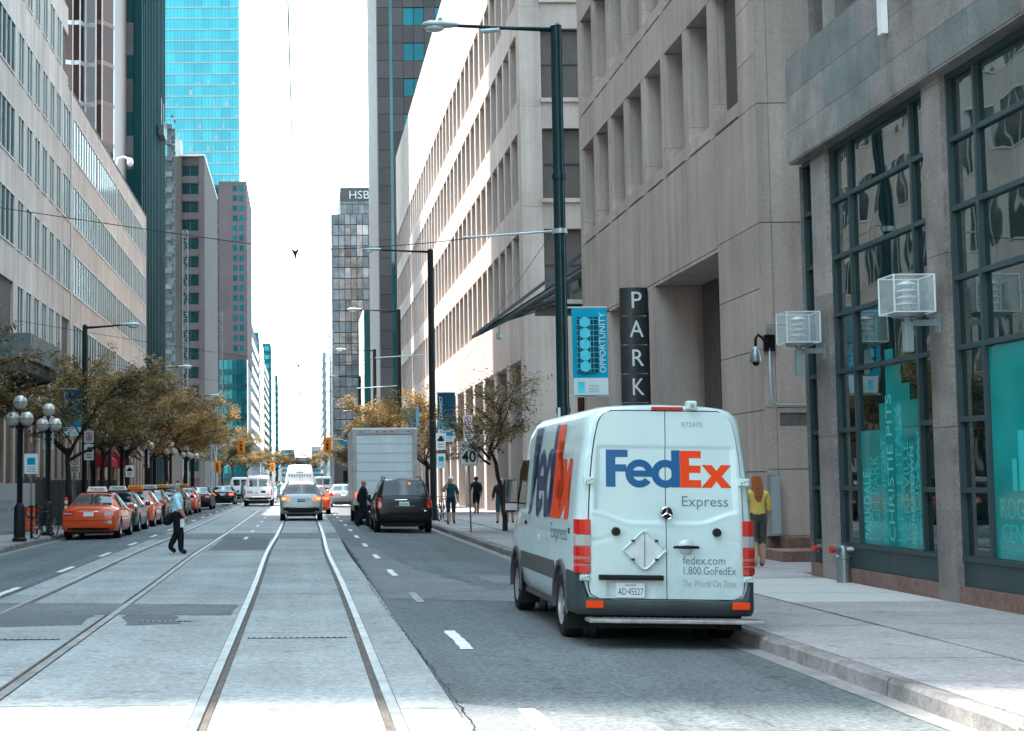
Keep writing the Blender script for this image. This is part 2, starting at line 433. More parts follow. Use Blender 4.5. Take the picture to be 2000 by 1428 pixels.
def wwin(parent, face, c, a0, a1, z0, z1, n, mf, mg, fw=.06, mw=.05, dep=.06, rows=1, name='window'):
    """framed window in a wall. face: '+x','-x','-y' (the way it looks); c: wall plane; a0,a1: along the wall"""
    am, zm = (a0 + a1) / 2, (z0 + z1) / 2
    s = 1 if face[0] == '+' else -1
    def bx(aa, ab, za, zb, d0, d1):
        lo, hi = sorted((c + s * d0, c + s * d1))
        return (lo, hi, aa, ab, za, zb) if face[1] == 'x' else (aa, ab, lo, hi, za, zb)
    org = (c, am, zm) if face[1] == 'x' else (am, c, zm)
    mb = MB()
    mb.box(*bx(a0, a1, z0, z0 + fw, -.05, dep)); mb.box(*bx(a0, a1, z1 - fw, z1, -.05, dep))
    mb.box(*bx(a0, a0 + fw, z0 + fw, z1 - fw, -.05, dep)); mb.box(*bx(a1 - fw, a1, z0 + fw, z1 - fw, -.05, dep))
    w = (a1 - a0 - 2 * fw) / n
    for i in range(1, n): mb.box(*bx(a0 + fw + i * w - mw / 2, a0 + fw + i * w + mw / 2, z0 + fw, z1 - fw, -.04, dep * .85))
    h = (z1 - z0 - 2 * fw) / rows
    for j in range(1, rows): mb.box(*bx(a0 + fw, a1 - fw, z0 + fw + j * h - mw / 2, z0 + fw + j * h + mw / 2, -.035, dep * .8))
    pl = ORG.get(parent, (0, 0, 0)); ow = newobj(name, None, parent) if False else None
    mb.v = [(x - org[0], y - org[1], z - org[2]) for x, y, z in mb.v]
    f = mb.build(name, mf, parent); f.location = (org[0] - pl[0], org[1] - pl[1], org[2] - pl[2]); ORG[f] = org
    for i in range(n):
        pc('pane', mg, f, *bx(a0 + fw + i * w + mw * .3, a0 + fw + (i + 1) * w - mw * .3, z0 + fw * .6, z1 - fw * .6, -.03, -.005))
    return f

# ---- right-hand grey stone building with deep fins (the PARK building)
RX = 9.8
def stonewall(b, face, c, spans, th=.25, mat=None, g=.009, name='stone_panel'):
    """spans: (a0,a1,z0,z1) panels with recessed joints"""
    mat = mat or m_stone
    for a0, a1, z0, z1 in spans:
        if face == '-x': pc(name, mat, b, c, c + th, a0 + g, a1 - g, z0 + g, z1 - g)
        elif face == '+x': pc(name, mat, b, c - th, c, a0 + g, a1 - g, z0 + g, z1 - g)
        else: pc(name, mat, b, a0 + g, a1 - g, c, c + th, z0 + g, z1 - g)
def sill(b, x0, x1, y0, y1, zf, zb):
    mb = MB(); mb.prism([(x0, zf - .3), (x1, zf - .3), (x1, zb), (x0, zf)], 'y', y0, y1)
    return wpart(mb, 'sloping_sill', m_stone, b)

b1 = wroot('stone_building', (9.8, 32.4, 0), 'grey stone office building with deep window fins behind the PARK sign', 'building')
Z0, ST = 9.78, 4.5
Y1a, Y1b = 32.42, 53.05
pc('core', m_stone_dk, b1, 11.2, 27.9, 35., 53.0, 0, 32)
pc('core', m_stone_dk, b1, RX + .22, 27.9, 32.6, 35.4, 0, 32)
pc('core', m_stone_dk, b1, RX + .25, 11.3, 35.4, 53., 7.25, 9.75)
pc('core', m_stone_dk, b1, RX + .25, 11.3, 48.65, 53., 0, 9.75)
fin_y = [33.78 + 2.385 * i for i in range(8)]      # near ends of the openings
for r in range(4):
    zb = Z0 + ST * r
    # band under the windows and above
    for i in range(-1, 8):
        ya = Y1a if i < 0 else fin_y[i] - (.0)
        yb = fin_y[0] if i < 0 else (fin_y[i] + 2.385 if i < 7 else Y1b)
        stonewall(b1, '-x', RX, [(ya, yb, zb + 3.34, zb + ST)], th=1.35)
    for i in range(8):
        y0 = fin_y[i]; y1 = y0 + 1.92
        sill(b1, RX, RX + .95, y0, y1, zb + .36, zb + .78)
        pc('window_glass', m_glass_dk, b1, RX + .93, RX + .97, y0, y1, zb + .6, zb + 3.34)
        pc('window_frame', m_frame_dk, b1, RX + .9, RX + .96, (y0 + y1) / 2 - .04, (y0 + y1) / 2 + .04, zb + .7, zb + 3.34)
        ye = y0 + 2.385 if i < 7 else Y1b
        # fin: base stone, outer stone, inner stone with fine joints
        pc('fin_base', m_stone, b1, RX, RX + .97, y1, ye, zb + .008, zb + .775)
        pc('fin', m_stone, b1, RX, RX + .12, y1, ye, zb + .785, zb + 3.33)
        pc('fin_reveal', m_stone, b1, RX + .128, RX + .97, y1 + .004, ye - .004, zb + .785, zb + 3.33)
    stonewall(b1, '-x', RX, [(Y1a, fin_y[0], zb, zb + 1.1), (Y1a, fin_y[0], zb + 1.1, zb + 2.3), (Y1a, fin_y[0], zb + 2.3, zb + 3.34)], th=.3)
# plain wall over the entrances
for ya, yb in ((Y1a, 35.7), (35.7, 39.0), (39.0, 43.2), (43.2, 48.5), (48.5, Y1b)):
    stonewall(b1, '-x', RX, [(ya, yb, 7.15 if ya > 35 else 7.2, Z0)], th=.26)
pc('soffit', m_stone, b1, RX + .005, 11.25, 35.7, 48.55, 7.06, 7.14)
for ya, yb in ((Y1a, 34.1), (34.1, 35.7)):
    stonewall(b1, '-x', RX, [(ya, yb, .55, 1.9), (ya, yb, 1.9, 3.2), (ya, yb, 3.2, 4.5), (ya, yb, 4.5, 5.8), (ya, yb, 5.8, 7.2)], th=.26)
pc('plinth', m_red, b1, RX - .015, RX + .3, Y1a - .015, 35.7, .05, .545)
for z0, z1 in ((.1, 3.6), (3.6, 7.06)):
    stonewall(b1, '-x', RX, [(42.12, 42.98, z0, z1)], th=1.5)
    stonewall(b1, '-x', RX, [(48.5, 50.8, z0, z1), (50.8, Y1b, z0, z1)], th=.3)
    for yj in (42.10, 48.49):   # stone lining of the far jambs
        pc('jamb_stone', m_stone, b1, RX + .13, RX + 1.15, yj - .012, yj + .02, z0 + .01, z1 - .01)
m_rib = M('ribbed_metal_wall', (.2, .175, .165), .55, metal=.3, var=.1, streak=.15)
for ya, yb in ((35.7, 42.1), (43., 48.5)):
    pc('ribbed_wall', m_rib, b1, 11.1, 11.18, ya, yb, .05, 7.06)
    n = int((yb - ya) / .21)
    for i in range(n): pc('rib', m_rib, b1, 11.03, 11.11, ya + i * .21, ya + i * .21 + .12, .1, 7.05)
pc('shutter_lintel', m_frame_dk, b1, 10.9, 11.05, 36.2, 38.1, 3.6, 3.75)
pc('jamb_stone', m_stone, b1, RX + .26, 11.3, 35.44, 35.69, .1, 7.06)
# south wall facing the camera
SWZ = [(.55, 1.95), (1.95, 3.25), (3.25, 5.0), (5.0, 7.2), (7.2, 9.78), (9.78, 12.4), (12.4, 14.28), (14.28, 18.8), (18.8, 24), (24, 32)]
for z0, z1 in SWZ:
    for xa, xb in ((RX, RX + .24), (RX + .24, 12.6), (12.6, 18), (18, 27.9)):
        stonewall(b1, '-y', Y1a - .012, [(xa, xb, z0, z1)], th=.2)
pc('plinth', m_red, b1, RX + .02, 27.9, Y1a - .02, Y1a + .2, .05, .545)
pc('ledge', m_stone, b1, RX + .3, 27.9, Y1a - .07, Y1a - .01, 3.14, 3.24)
m_stain = M('stained_stone', (.2, .18, .17), .9, var=.5, scale=1.6, streak=.5)
pc('stained_course', m_stain, b1, RX + .3, 27.9, Y1a - .016, Y1a, 2.86, 3.13)
stp = wroot('granite_step', (10.2, 31.2, 0), 'dark granite step block at the foot of the grey stone wall', 'step')
wpart(MB().box(9.55, 13., 30.7, 31.95, .05, .32), 'block', m_red, stp, bevel=.02)
wpart(MB().box(10.0, 13., 31.95, 32.38, .05, .55), 'upper_block', m_red, stp, bevel=.02)

# ---- second grey stone building, farther along
b2 = wroot('stone_building', (9.8, 67, 0), 'long sunlit grey stone office building with rows of fins, farther down the right side', 'building')
Y2a, Y2b, H2 = 67.1, 154., 34.4
pc('core', m_stone_dk, b2, 10.75, 40, Y2a + .25, Y2b, 7, H2 - .1)
pc('core', m_stone_dk, b2, 12.6, 40, Y2a + .25, Y2b, 0, 7)
pc('core', m_stone_dk, b2, 10.0, 10.75, Y2a + .25, Y2b, 26.3, H2 - .2)
pc('core', m_stone_dk, b2, 10.0, 12.6, Y2a + .25, Y2b, 7.1, 9.5)
NF = 36; P2 = (Y2b - Y2a - 1.2) / NF
for r in range(4):
    zb = 9.7 + 4.5 * r
    for i in range(NF):
        y0 = Y2a + 1.0 + i * P2
        pc('fin', m_stone, b2, RX, 10.76, y0 + P2 - .42, y0 + P2, zb, zb + 3.05)
        pc('window_glass', m_glass_dk, b2, 10.66, 10.7, y0, y0 + P2 - .42, zb, zb + 3.05)
        if y0 < 95 or i % 3 == 0:
            stonewall(b2, '-x', RX, [(y0, y0 + P2 * (1 if y0 < 95 else 3), zb + 3.05, zb + 4.5)] , th=.96, g=.006)
    stonewall(b2, '-x', RX, [(Y2a, Y2a + 1.0, zb, zb + 4.5), (Y2b - .3, Y2b, zb, zb + 4.5)], th=.96, g=.006)
for i in range(12):
    ya = Y2a + i * (Y2b - Y2a) / 12
    yb = ya + (Y2b - Y2a) / 12
    stonewall(b2, '-x', RX - .004, [(ya, yb, 27.7, 31), (ya, yb, 31, H2)], th=.5, g=.006)
    stonewall(b2, '-x', RX, [(ya, yb, 7.05, 9.7)], th=.5, g=.006)
NC = 18; PC2 = (Y2b - Y2a) / NC
for i in range(NC + 1):
    y0 = Y2a + i * PC2
    pc('column', m_stone, b2, RX, 11.2, y0, y0 + 1.0, .05, 7.05)
    if i < NC:
        pc('column', m_red, b2, RX + .35, 10.9, y0 + 2.9, y0 + 3.3, .05, 7.05)
        pc('shopfront_glass', m_glass_dk, b2, 12.4, 12.45, y0 + 1., y0 + PC2, .3, 7.05)
pc('soffit', m_stone, b2, RX + .1, 12.6, Y2a, Y2b, 7.0, 7.06)
# its end wall with dark windows towards the camera
for r in range(5):
    zb = 9.7 + 4.5 * r - 4.5
    if r > 0:
        for xa, xb in ((RX, 10.75),):
            stonewall(b2, '-y', Y2a - .01, [(xa, xb, zb - .45, zb + 4.05)], th=.3)
        stonewall(b2, '-y', Y2a - .01, [(10.75, 15.5, zb + 3.05, zb + 4.3)], th=.3)
        pc('window_sill', m_stone, b2, 10.7, 15.6, Y2a - .14, Y2a + .2, zb - .28, zb - .1)
        fw = wwin(b2, '-y', Y2a + .26, 10.75, 15.5, zb - .1, zb + 3.05, 2, m_frame_dk, m_glass_teal, rows=2)
    else:
        stonewall(b2, '-y', Y2a - .01, [(RX, 12.1, .1, 4.5), (RX, 12.1, 4.5, 8.9), (12.1, 16, 5.8, 9.3)], th=.3)
        pc('doorway_panel', M('brown_wood_panel', (.12, .055, .035), .5, streak=.3), b2, 12.1, 16, Y2a + .5, Y2a + .6, .1, 5.8)
stonewall(b2, '-y', Y2a - .01, [(15.5, 40, .1, 12), (15.5, 40, 12, 24), (15.5, 40, 24, H2), (RX, 15.5, 30.5, H2)], th=.3)

# ---- granite corner building in the right foreground
m_gran = M('grey_granite', (.225, .2, .185), .38, var=.4, scale=1.3, bump=.03, bscale=60., fleck=.28, rnd=.2, streak=.2, spec=.5)
m_gran_g = M('green_granite', (.14, .155, .15), .38, var=.42, scale=1.3, bump=.03, bscale=60., fleck=.28, rnd=.22, streak=.2, spec=.5)
def shopglass():
    m = bpy.data.materials.new('reflective_shop_glass'); m.use_nodes = True; N = m.node_tree.nodes; L = m.node_tree.links
    b = N['Principled BSDF']; b.inputs['Base Color'].default_value = (.006, .014, .015, 1); b.inputs['Roughness'].default_value = .015
    b.inputs['Specular IOR Level'].default_value = .5
    g = N.new('ShaderNodeBsdfGlossy'); g.inputs['Color'].default_value = (.62, .72, .70, 1); g.inputs['Roughness'].default_value = .012
    fr = N.new('ShaderNodeFresnel'); fr.inputs['IOR'].default_value = 2.0
    mr = N.new('ShaderNodeMapRange'); mr.inputs[1].default_value = .0; mr.inputs[2].default_value = .5; mr.inputs[3].default_value = .14; mr.inputs[4].default_value = .55
    L.new(fr.outputs[0], mr.inputs[0])
    oi = N.new('ShaderNodeObjectInfo'); pos = N.new('ShaderNodeNewGeometry')
    cm = N.new('ShaderNodeCombineXYZ'); L.new(oi.outputs['Random'], cm.inputs[0])
    vs = N.new('ShaderNodeVectorMath'); vs.operation = 'SCALE'; vs.inputs['Scale'].default_value = 40.; L.new(cm.outputs[0], vs.inputs[0])
    ad = N.new('ShaderNodeVectorMath'); L.new(vs.outputs[0], ad.inputs[0]); L.new(pos.outputs['Position'], ad.inputs[1])
    n = N.new('ShaderNodeTexNoise'); n.inputs['Scale'].default_value = 1.1; n.inputs['Detail'].default_value = 1.; L.new(ad.outputs[0], n.inputs['Vector'])
    bp = N.new('ShaderNodeBump'); bp.inputs['Strength'].default_value = .07; bp.inputs['Distance'].default_value = .05; L.new(n.outputs['Fac'], bp.inputs['Height'])
    L.new(bp.outputs[0], g.inputs['Normal']); L.new(bp.outputs[0], b.inputs['Normal'])
    mx = N.new('ShaderNodeMixShader'); L.new(mr.outputs[0], mx.inputs[0]); L.new(b.outputs[0], mx.inputs[1]); L.new(g.outputs[0], mx.inputs[2])
    L.new(mx.outputs[0], N['Material Output'].inputs['Surface'])
    return m
m_shop = shopglass()
GX = 8.72; GG = 8.86       # pillar face, glass plane
b3 = wroot('granite_building', (8.75, 26.5, 0), 'dark polished granite building with tall mirror windows in green frames, right foreground', 'building')
GYE = 26.55
TR = [.69, 1.6, 2.54, 3.5, 4.44, 5.38, 6.32, 7.24]     # transom levels
pil = [(25.2, 25.9), (20.58, 21.2), (15.96, 16.58), (11.3, 11.95)]
pc('core', m_stone_dk, b3, GG + .35, 30, 6, GYE - .05, .1, 24)
pc('core', m_stone_dk, b3, GX + .1, GG + .4, 6, GYE - .02, 7.4, 8.9)
rg = random.Random(11)
def granite_col(ya, yb, z0, z1, x0=GX, x1=GG + .1):
    z = z0
    while z < z1 - .05:
        zz = min(z1, z + 2.35)
        pc('granite_block', m_gran, b3, x0, x1, ya, yb, z + .004, zz - .004); z = zz
for ya, yb in pil: granite_col(ya, yb, .1, 7.26)
# glazing bays
bays = [(25.9, GYE, []), (21.2, 25.2, [24.35, 21.85]), (16.58, 20.58, [19.73, 17.2]), (11.95, 15.96, [15.1, 12.7])]
for bi, (ya, yb, mul) in enumerate(bays):
    fr = m_frame_green
    pc('sill_panel', fr, b3, GG - .05, GG + .02, ya, (ya + yb) / 2 - .004, .33, .66)
    pc('sill_panel', fr, b3, GG - .05, GG + .02, (ya + yb) / 2 + .004, yb, .33, .66)
    pc('granite_base', m_red, b3, GX + .03, GG + .02, ya, yb, .08, .325)
    pc('transom', fr, b3, GG - .07, GG + .03, ya, yb, .66, .73)
    cols = [ya] + sorted(mul) + [yb]
    for y in [ya + .03, yb - .03] + list(mul):
        pc('mullion', fr, b3, GG - .065, GG + .03, y - .032, y + .032, .73, 7.22)
    pc('transom', fr, b3, GG - .07, GG + .03, ya, yb, 7.16, 7.24)
    for ci in range(len(cols) - 1):
        wide = len(cols) > 2 and ci == 1
        lv = [.69] + [t for t in TR[1:] if not (wide and t < 3.4)]
        for k in range(len(lv) - 1):
            pn = pc('pane', m_shop, b3, GG, GG + .012, cols[ci] + .03, cols[ci + 1] - .03, lv[k] + .03, lv[k + 1] - .03)
            pn.rotation_euler = (0, R(rg.uniform(-.25, .25)), R(rg.uniform(-.3, .3)))
        for t in lv[1:-1]:
            pc('transom', fr, b3, GG - .06, GG + .03, cols[ci] + .03, cols[ci + 1] - .03, t - .035, t + .035)
# granite band over the shop windows: blocks of changing tone
for (z0, z1) in ((7.26, 7.78), (7.78, 8.42), (8.42, 9.05)):
    y = 8. + rg.random()
    while y < GYE - .02:
        w = rg.uniform(.85, 1.5); y2 = min(y + w, GYE + .03)
        pc('granite_block', m_gran if rg.random() < .62 else m_gran_g, b3, GX - .16, GX + .12, y + .003, y2 - .003, z0 + .003, z1 - .003); y = y2
pc('soffit', m_gran, b3, GX - .15, GG + .1, 8, GYE + .02, 7.23, 7.262)
pc('ledge', m_gran_g, b3, GX - .14, GX + .55, 8, GYE + .03, 9.055, 9.1)
for ya, yb in ((25.9, 26.2), (24.6, 25.2), (22.6, 23.2), (19.8, 20.6), (17.4, 18.2)): granite_col(ya, yb, 9.1, 24, GX + .05, GX + .5)
pc('pane', m_shop, b3, GX + .38, GX + .4, 8, GYE, 9.1, 24)
for z in (10.6, 12.1, 14): pc('transom', m_frame_green, b3, GX + .3, GX + .42, 8, GYE, z, z + .07)
pc('core', m_stone_dk, b3, GX + .45, 30, 8, GYE - .03, 9.1, 24)
vf = pc('white_fixture', M('white_metal', (.75, .77, .77), .4, var=.05), b3, GX - .26, GX - .17, 21.85, 22.02, 8.2, 10.4)
# end wall (facing away up the street)
pc('end_wall', m_gran_g, b3, GX + .02, 30, GYE - .02, GYE + .0, .1, 7.2)
# window film posters with the names of districts
m_film = M('teal_window_film', (.0, .25, .24), .1, var=.25, scale=.8, spec=.6, coat=1.)
m_film2 = M('light_teal_lettering', (.03, .42, .40), .15, var=.05)
m_film3 = M('pale_lettering', (.12, .5, .48), .2, var=.05)
def film(ya, yb, z0, z1):
    f = wpart(MB().box(GG - .012, GG - .004, ya, yb, z0, z1), 'window_film', m_film, b3)
    return f
film(21.9, 24.3, .74, 2.5)
for k, (yy, zt) in enumerate(((24.08, 1.95), (23.85, 1.9), (23.6, 1.7), (23.35, 2.35), (23.05, 3.15), (22.75, 2.9), (22.45, 2.6), (22.15, 2.35))):
    if zt > 2.: film(yy - .15, yy + .15, 2.504, zt + .55)
words = [('PARKDALE', 24.06, .3, 1.05), ('HIGH PARK', 23.72, .36, 1.3), ('DAVENPORT', 23.36, .2, 1.55), ('CHRISTIE PITS', 23.1, .22, 2.2), ('LITTLE ITALY', 22.75, .24, 2.0), ('YORKVILLE', 22.5, .2, 1.5), ('KOREATOWN', 22.3, .14, 1.4), ('SPADINA', 22.14, .1, 1.2), ('KENSINGTON', 21.98, .2, 1.6)]
m_film4 = M('mid_teal_print', (.005, .34, .325), .12, var=.2, scale=2., coat=1.)
for i, (wd, yy, hh, ll) in enumerate(words):
    if i % 2 == 0: pc('printed_tower', m_film4, b3, GG - .0128, GG - .0122, yy - hh * .5, yy + hh * .5, .76, .8 + ll + .08)
    text('lettering', wd, .3, m_film2 if i % 3 else m_film3, b3, (GG - .0135, yy - hh * .35, .8), '-x', w=ll, h=hh, roll=math.pi / 2, align='LEFT', extrude=.0008)
film(17.25, 19.68, .74, 3.44)
m_cn = m_film2
text('lettering', 'ROGERS', .3, m_film2, b3, (GG - .0135, 18.95, 1.25), '-x', w=1.15, h=.26, extrude=.0008)
text('lettering', 'CENTRE', .3, m_film2, b3, (GG - .0135, 18.95, .95), '-x', w=1.1, h=.24, extrude=.0008)
text('lettering', 'TORONTO ISLANDS', .3, m_film2, b3, (GG - .0135, 18.8, .8), '-x', w=1.45, h=.08, extrude=.0008)
for yy, w_, zt in ((19.1, .12, 2.0), (18.9, .16, 2.35), (18.7, .12, 1.9), (18.45, .3, 1.8)):
    wpart(MB().box(GG - .0132, GG - .0125, yy - w_ / 2, yy + w_ / 2, 1.6, zt), 'printed_tower', m_film2, b3)

# ---- left-hand pink stone building
m_pink = M('pink_precast', (.54, .385, .305), .85, var=.05, scale=.6, bump=.12, bscale=40., fleck=.07, streak=.16, rnd=.05)
m_pink_fr = M('pale_window_frame', (.6, .57, .53), .5, var=.05)
m_wing = M('green_tinted_glass', (.008, .036, .038), .1, metal=0., spec=.15, var=.25, scale=.5, wave=.03, bscale=.8, rnd=.35)
m_blind = M('white_blind', (.75, .77, .77), .4, var=.05)
LX = -12.
m_pier = M('pale_pink_pier', (.5, .42, .37), .85, var=.05, streak=.08)
b4 = wroot('pink_stone_building', (-12, 70, 0), 'pink stone office building with rows of green windows along the left side', 'building')
YJ = 79.6; YE = 119.; Y0L = 12.9
pc('core', m_stone_dk, b4, -45, LX - .12, Y0L + .1, 78.5, 0, 86)  # unseen height and near end shaped for the shade they cast across the street
pc('core', m_stone_dk, b4, -45, LX - .12, 78.5, YE - .1, 0, 22.1)
ROWS = [7.9, 11.6, 15.25, 18.88]
WH = 2.22
# near part: narrow windows, tall part above
wy = []
y = 62.42 - 2.05 * 0
base = [64.5 + 2.05 * i for i in range(6)]
for y in base: wy.append((y, y + 1.4, 2))
wy.append((76.8, 79.4, 3)); wy.append((59.9, 63.8, 4))
y = 57.4
while y > Y0L + 2: wy.append((y, y + 1.4, 2)); y -= 2.05
rows_near = ROWS + [22.75, 26.4, 30.05, 33.7, 37.35, 41.0]
for zi, z in enumerate(rows_near):
    for (a0, a1, n) in wy:
        if a1 > 78.5 and z > 22: continue
        if zi > 5 and a0 < 40: continue
        if zi == 0 and a0 < 62: continue
        if a1 > 78.6 and zi == 0: continue
        if zi == 0: wwin(b4, '+x', LX, a0, a1, z - 1.6, z + WH, n, m_pink_fr, m_wing, fw=.05, mw=.055, dep=.05)
        else: wwin(b4, '+x', LX, a0, a1, z, z + WH, n, m_pink_fr, m_wing, fw=.06, mw=.055, dep=.05)
    # spandrel panels between the rows
    ztop = rows_near[zi + 1] if zi + 1 < len(rows_near) else 86.
    y = Y0L
    yend = YJ - .06 if z < 22 else 78.55
    zlo = z + WH
    if zi == 3: segs = ((Y0L, 78.5, ztop), (78.5, YJ - .06, 22.5))
    else: segs = ((Y0L, yend, ztop),)
    for ya, yb, zt in segs:
        n = max(1, int(round((yb - ya) / 2.05)))
        for k in range(n):
            p0, p1 = ya + (yb - ya) * k / n, ya + (yb - ya) * (k + 1) / n
            if zt - zlo > 20: stonewall(b4, '+x', LX, [(p0, p1, zlo, zlo + 20), (p0, p1, zlo + 20, zt)], th=.2, g=.004)
            else: stonewall(b4, '+x', LX, [(p0, p1, zlo, zt)], th=.2, g=.004)
    # piers between windows
    ed = sorted(wy); prev = Y0L
    for (a0, a1, n) in ed + [(yend, yend, 0)]:
        a0 = min(a0, yend)
        if a0 - prev > .05:
            zz = z - 1.6 if zi == 0 else z
            if not (zi == 0 and prev < 62): stonewall(b4, '+x', LX, [(prev, a0, zz, zlo)], th=.2, g=.003)
        prev = max(prev, a1)
pc('window_wall', m_wing, b4, LX - .6, LX - .5, Y0L, 62, 5.5, 10.2)
for k in range(12): stonewall(b4, '+x', LX, [(13 + k * 4.1, 14.2 + k * 4.1, .1, 10.1)], th=.5)
# far part: long bands of narrow panes
for zi, z in enumerate(ROWS):
    for k in range(4):
        a0 = 80.5 + k * 9.62; a1 = a0 + 9.3
        if a1 > YE: a1 = YE - .1
        wwin(b4, '+x', LX, a0, a1, z if zi else z - .6, z + WH, 9, m_pink_fr, m_wing, fw=.09, mw=.14, dep=.04)
    zt = ROWS[zi + 1] if zi < 3 else 22.3
    n = 19
    for k in range(n):
        p0, p1 = YJ + .06 + (YE - YJ - .06) * k / n, YJ + .06 + (YE - YJ - .06) * (k + 1) / n
        stonewall(b4, '+x', LX, [(p0, p1, z + WH, zt)], th=.2, g=.004)
    stonewall(b4, '+x', LX, [(YJ + .06, 80.5, z, z + WH)], th=.2)
    for k in range(4): stonewall(b4, '+x', LX, [(80.5 + k * 9.62 + 9.3, min(80.5 + (k + 1) * 9.62, YE), z, z + WH)], th=.2, g=.003)
wpart(MB().cyl((LX + .05, YJ, .1), (LX + .05, YJ, 22.3), .05, n=8), 'drain_pipe', m_pink_fr, b4)
pc('parapet_cap', M('dark_coping', (.12, .11, .11), .6), b4, LX - .4, LX + .03, 78.6, YE, 22.3, 22.42)
# ground floor: dark recesses between pink piers
m_brown = M('brown_granite', (.09, .07, .065), .5, var=.2, scale=1., fleck=.25, bscale=40.)
z1 = 6.2
for k in range(28):
    y0 = 62. + k * 2.05
    if y0 > YE - 1: break
    pc('ground_pier', m_pink, b4, LX - .6, LX, y0, y0 + .42, .1, z1)
    pc('dark_bay', m_brown, b4, LX - .62, LX - .5, y0 + .42, y0 + 2.05, .1, z1)
    pc('bay_glass', m_glass_dk, b4, LX - .5, LX - .46, y0 + .95, y0 + 1.75, .6, z1 - .5)
for ya, yb, za, zb in ((62., YJ - .06, 6.2, 6.3), (YJ, YE, 6.2, 7.3)): stonewall(b4, '+x', LX, [(ya, yb, za, zb)], th=.3)
# camera-side end wall of the low part and the tall part
for k in range(10): stonewall(b4, '-y', Y0L, [(-45 + k * 3.29, -45 + (k + 1) * 3.29, 0, 86)], th=.1)
# entrance canopy
m_cano = M('grey_canopy_metal', (.14, .165, .17), .45, metal=.3, var=.12, scale=1.4, streak=.1)
cn = wroot('entrance_canopy', (-10.7, 57, 6), 'grey metal entrance canopy on the pink building, left edge of the picture', 'canopy')
pc('roof_slab', m_cano, cn, LX, -9.55, 53.9, 60.9, 6.16, 6.95)
for i in range(5): pc('fascia_panel', m_cano, cn, -9.55, -9.5, 53.85 + i * 1.42, 53.85 + i * 1.42 + 1.4, 6.1, 7.02)
for i in range(2): pc('fascia_panel', m_cano, cn, LX + i * 1.23, LX + i * 1.23 + 1.21, 53.8, 53.85, 6.1, 7.02)
pc('soffit', m_frame_dk, cn, LX, -9.7, 54., 60.8, 5.7, 6.15)
for i in range(4): wpart(MB().cyl((-9.9 - .1 * 0, 54.6 + i * 1.9, 5.7), (LX, 54.6 + i * 1.9, 5.2), .06, n=6), 'strut', m_frame_dk, cn)

# ---- unseen blocks added behind the camera for reflections and less sky light
def back_block(label, x0, x1, y0, y1, h, mat):
    t = wroot('added_block', ((x0 + x1) / 2, y1, 0), label, 'building', 'added blocks behind the viewpoint')
    pc('wall', mat, t, x0, x1, y0, y1, 0, h)
    xf = x1 if x1 < 0 else x0; s = 1 if x1 < 0 else -1
    for k in range(int(h / 4.2)):
        for i in range(int((y1 - y0) / 6)):
            pc('window', m_glass_dk, t, min(xf, xf + s * .05), max(xf, xf + s * .05), y0 + 1 + i * 6, y0 + 5 + i * 6, 2 + k * 4.2, 4.6 + k * 4.2)
back_block('added unseen pink office block behind the viewpoint on the left', -45, -12, -70, -14, 40, m_pink)
back_block('added unseen grey office block behind the viewpoint on the right', 9, 40, -70, -8, 34, m_stone)
back_block('added unseen office block closing the street behind the viewpoint', 5, 60, -150, -80, 60, m_stone)
# ------------------------------------------------------------------ towers farther down the street
m_bronze = M('bronze_curtain_wall', (.16, .085, .06), .35, metal=.3, var=.2, scale=.15, rnd=.25)
m_bronze_gl = M('bronze_glass', (.07, .035, .028), .08, metal=.5, var=.3, scale=.12, wave=.05, bscale=.4, rnd=.3)
m_alu = M('aluminium_mullion', (.45, .45, .45), .4, metal=.5, var=.1)
m_mirror = M('bright_mirror_glass', (.8, .82, .82), .06, metal=.9, var=.06, wave=.02, bscale=.3)
m_teal_tower = M('dark_teal_cladding', (.002, .028, .032), .6, metal=0., var=.25, scale=.08, rnd=.2, spec=.06)
m_teal_tower2 = M('teal_spandrel', (.001, .035, .04), .5, metal=0., var=.15, scale=.1, rnd=.12)
m_brown_tower = M('brown_stone_tower', (.088, .07, .074), .8, var=.1, scale=.15, streak=.1, rnd=.04)
m_grey_tower = M('grey_brown_concrete', (.085, .073, .07), .8, var=.1, scale=.2, streak=.12, rnd=.04)
m_cyan = M('cyan_glass', (.02, .20, .235), .15, metal=.25, spec=.4, var=.12, scale=.05, rnd=.15, wave=.02, bscale=.2)
m_cyan_dk = M('deep_cyan_glass', (.006, .075, .09), .2, metal=.3, var=.15, scale=.08, rnd=.25)
m_pale_line = M('pale_slab_and_room_light', (.15, .24, .25), .5, var=.1)
m_greymetal = M('grey_painted_metal', (.4, .42, .42), .5, metal=.2, var=.15)
m_scaf = M('scaffold_sheet', (.09, .11, .115), .6, var=.3, scale=1.2, rnd=.2)
m_whitebldg = M('pale_concrete', (.15, .155, .17), .8, var=.08, scale=.1, rnd=.05)
m_darkmir = M('dark_mosaic_glass', (.1, .1, .105), .3, metal=.3, var=.4, scale=.25, wave=.25, bscale=.5, rnd=.3)
m_pinkrefl = M('pinkish_reflection_glass', (.16, .13, .122), .2, metal=.4, var=.5, scale=.35, wave=.25, bscale=.5, rnd=.5)

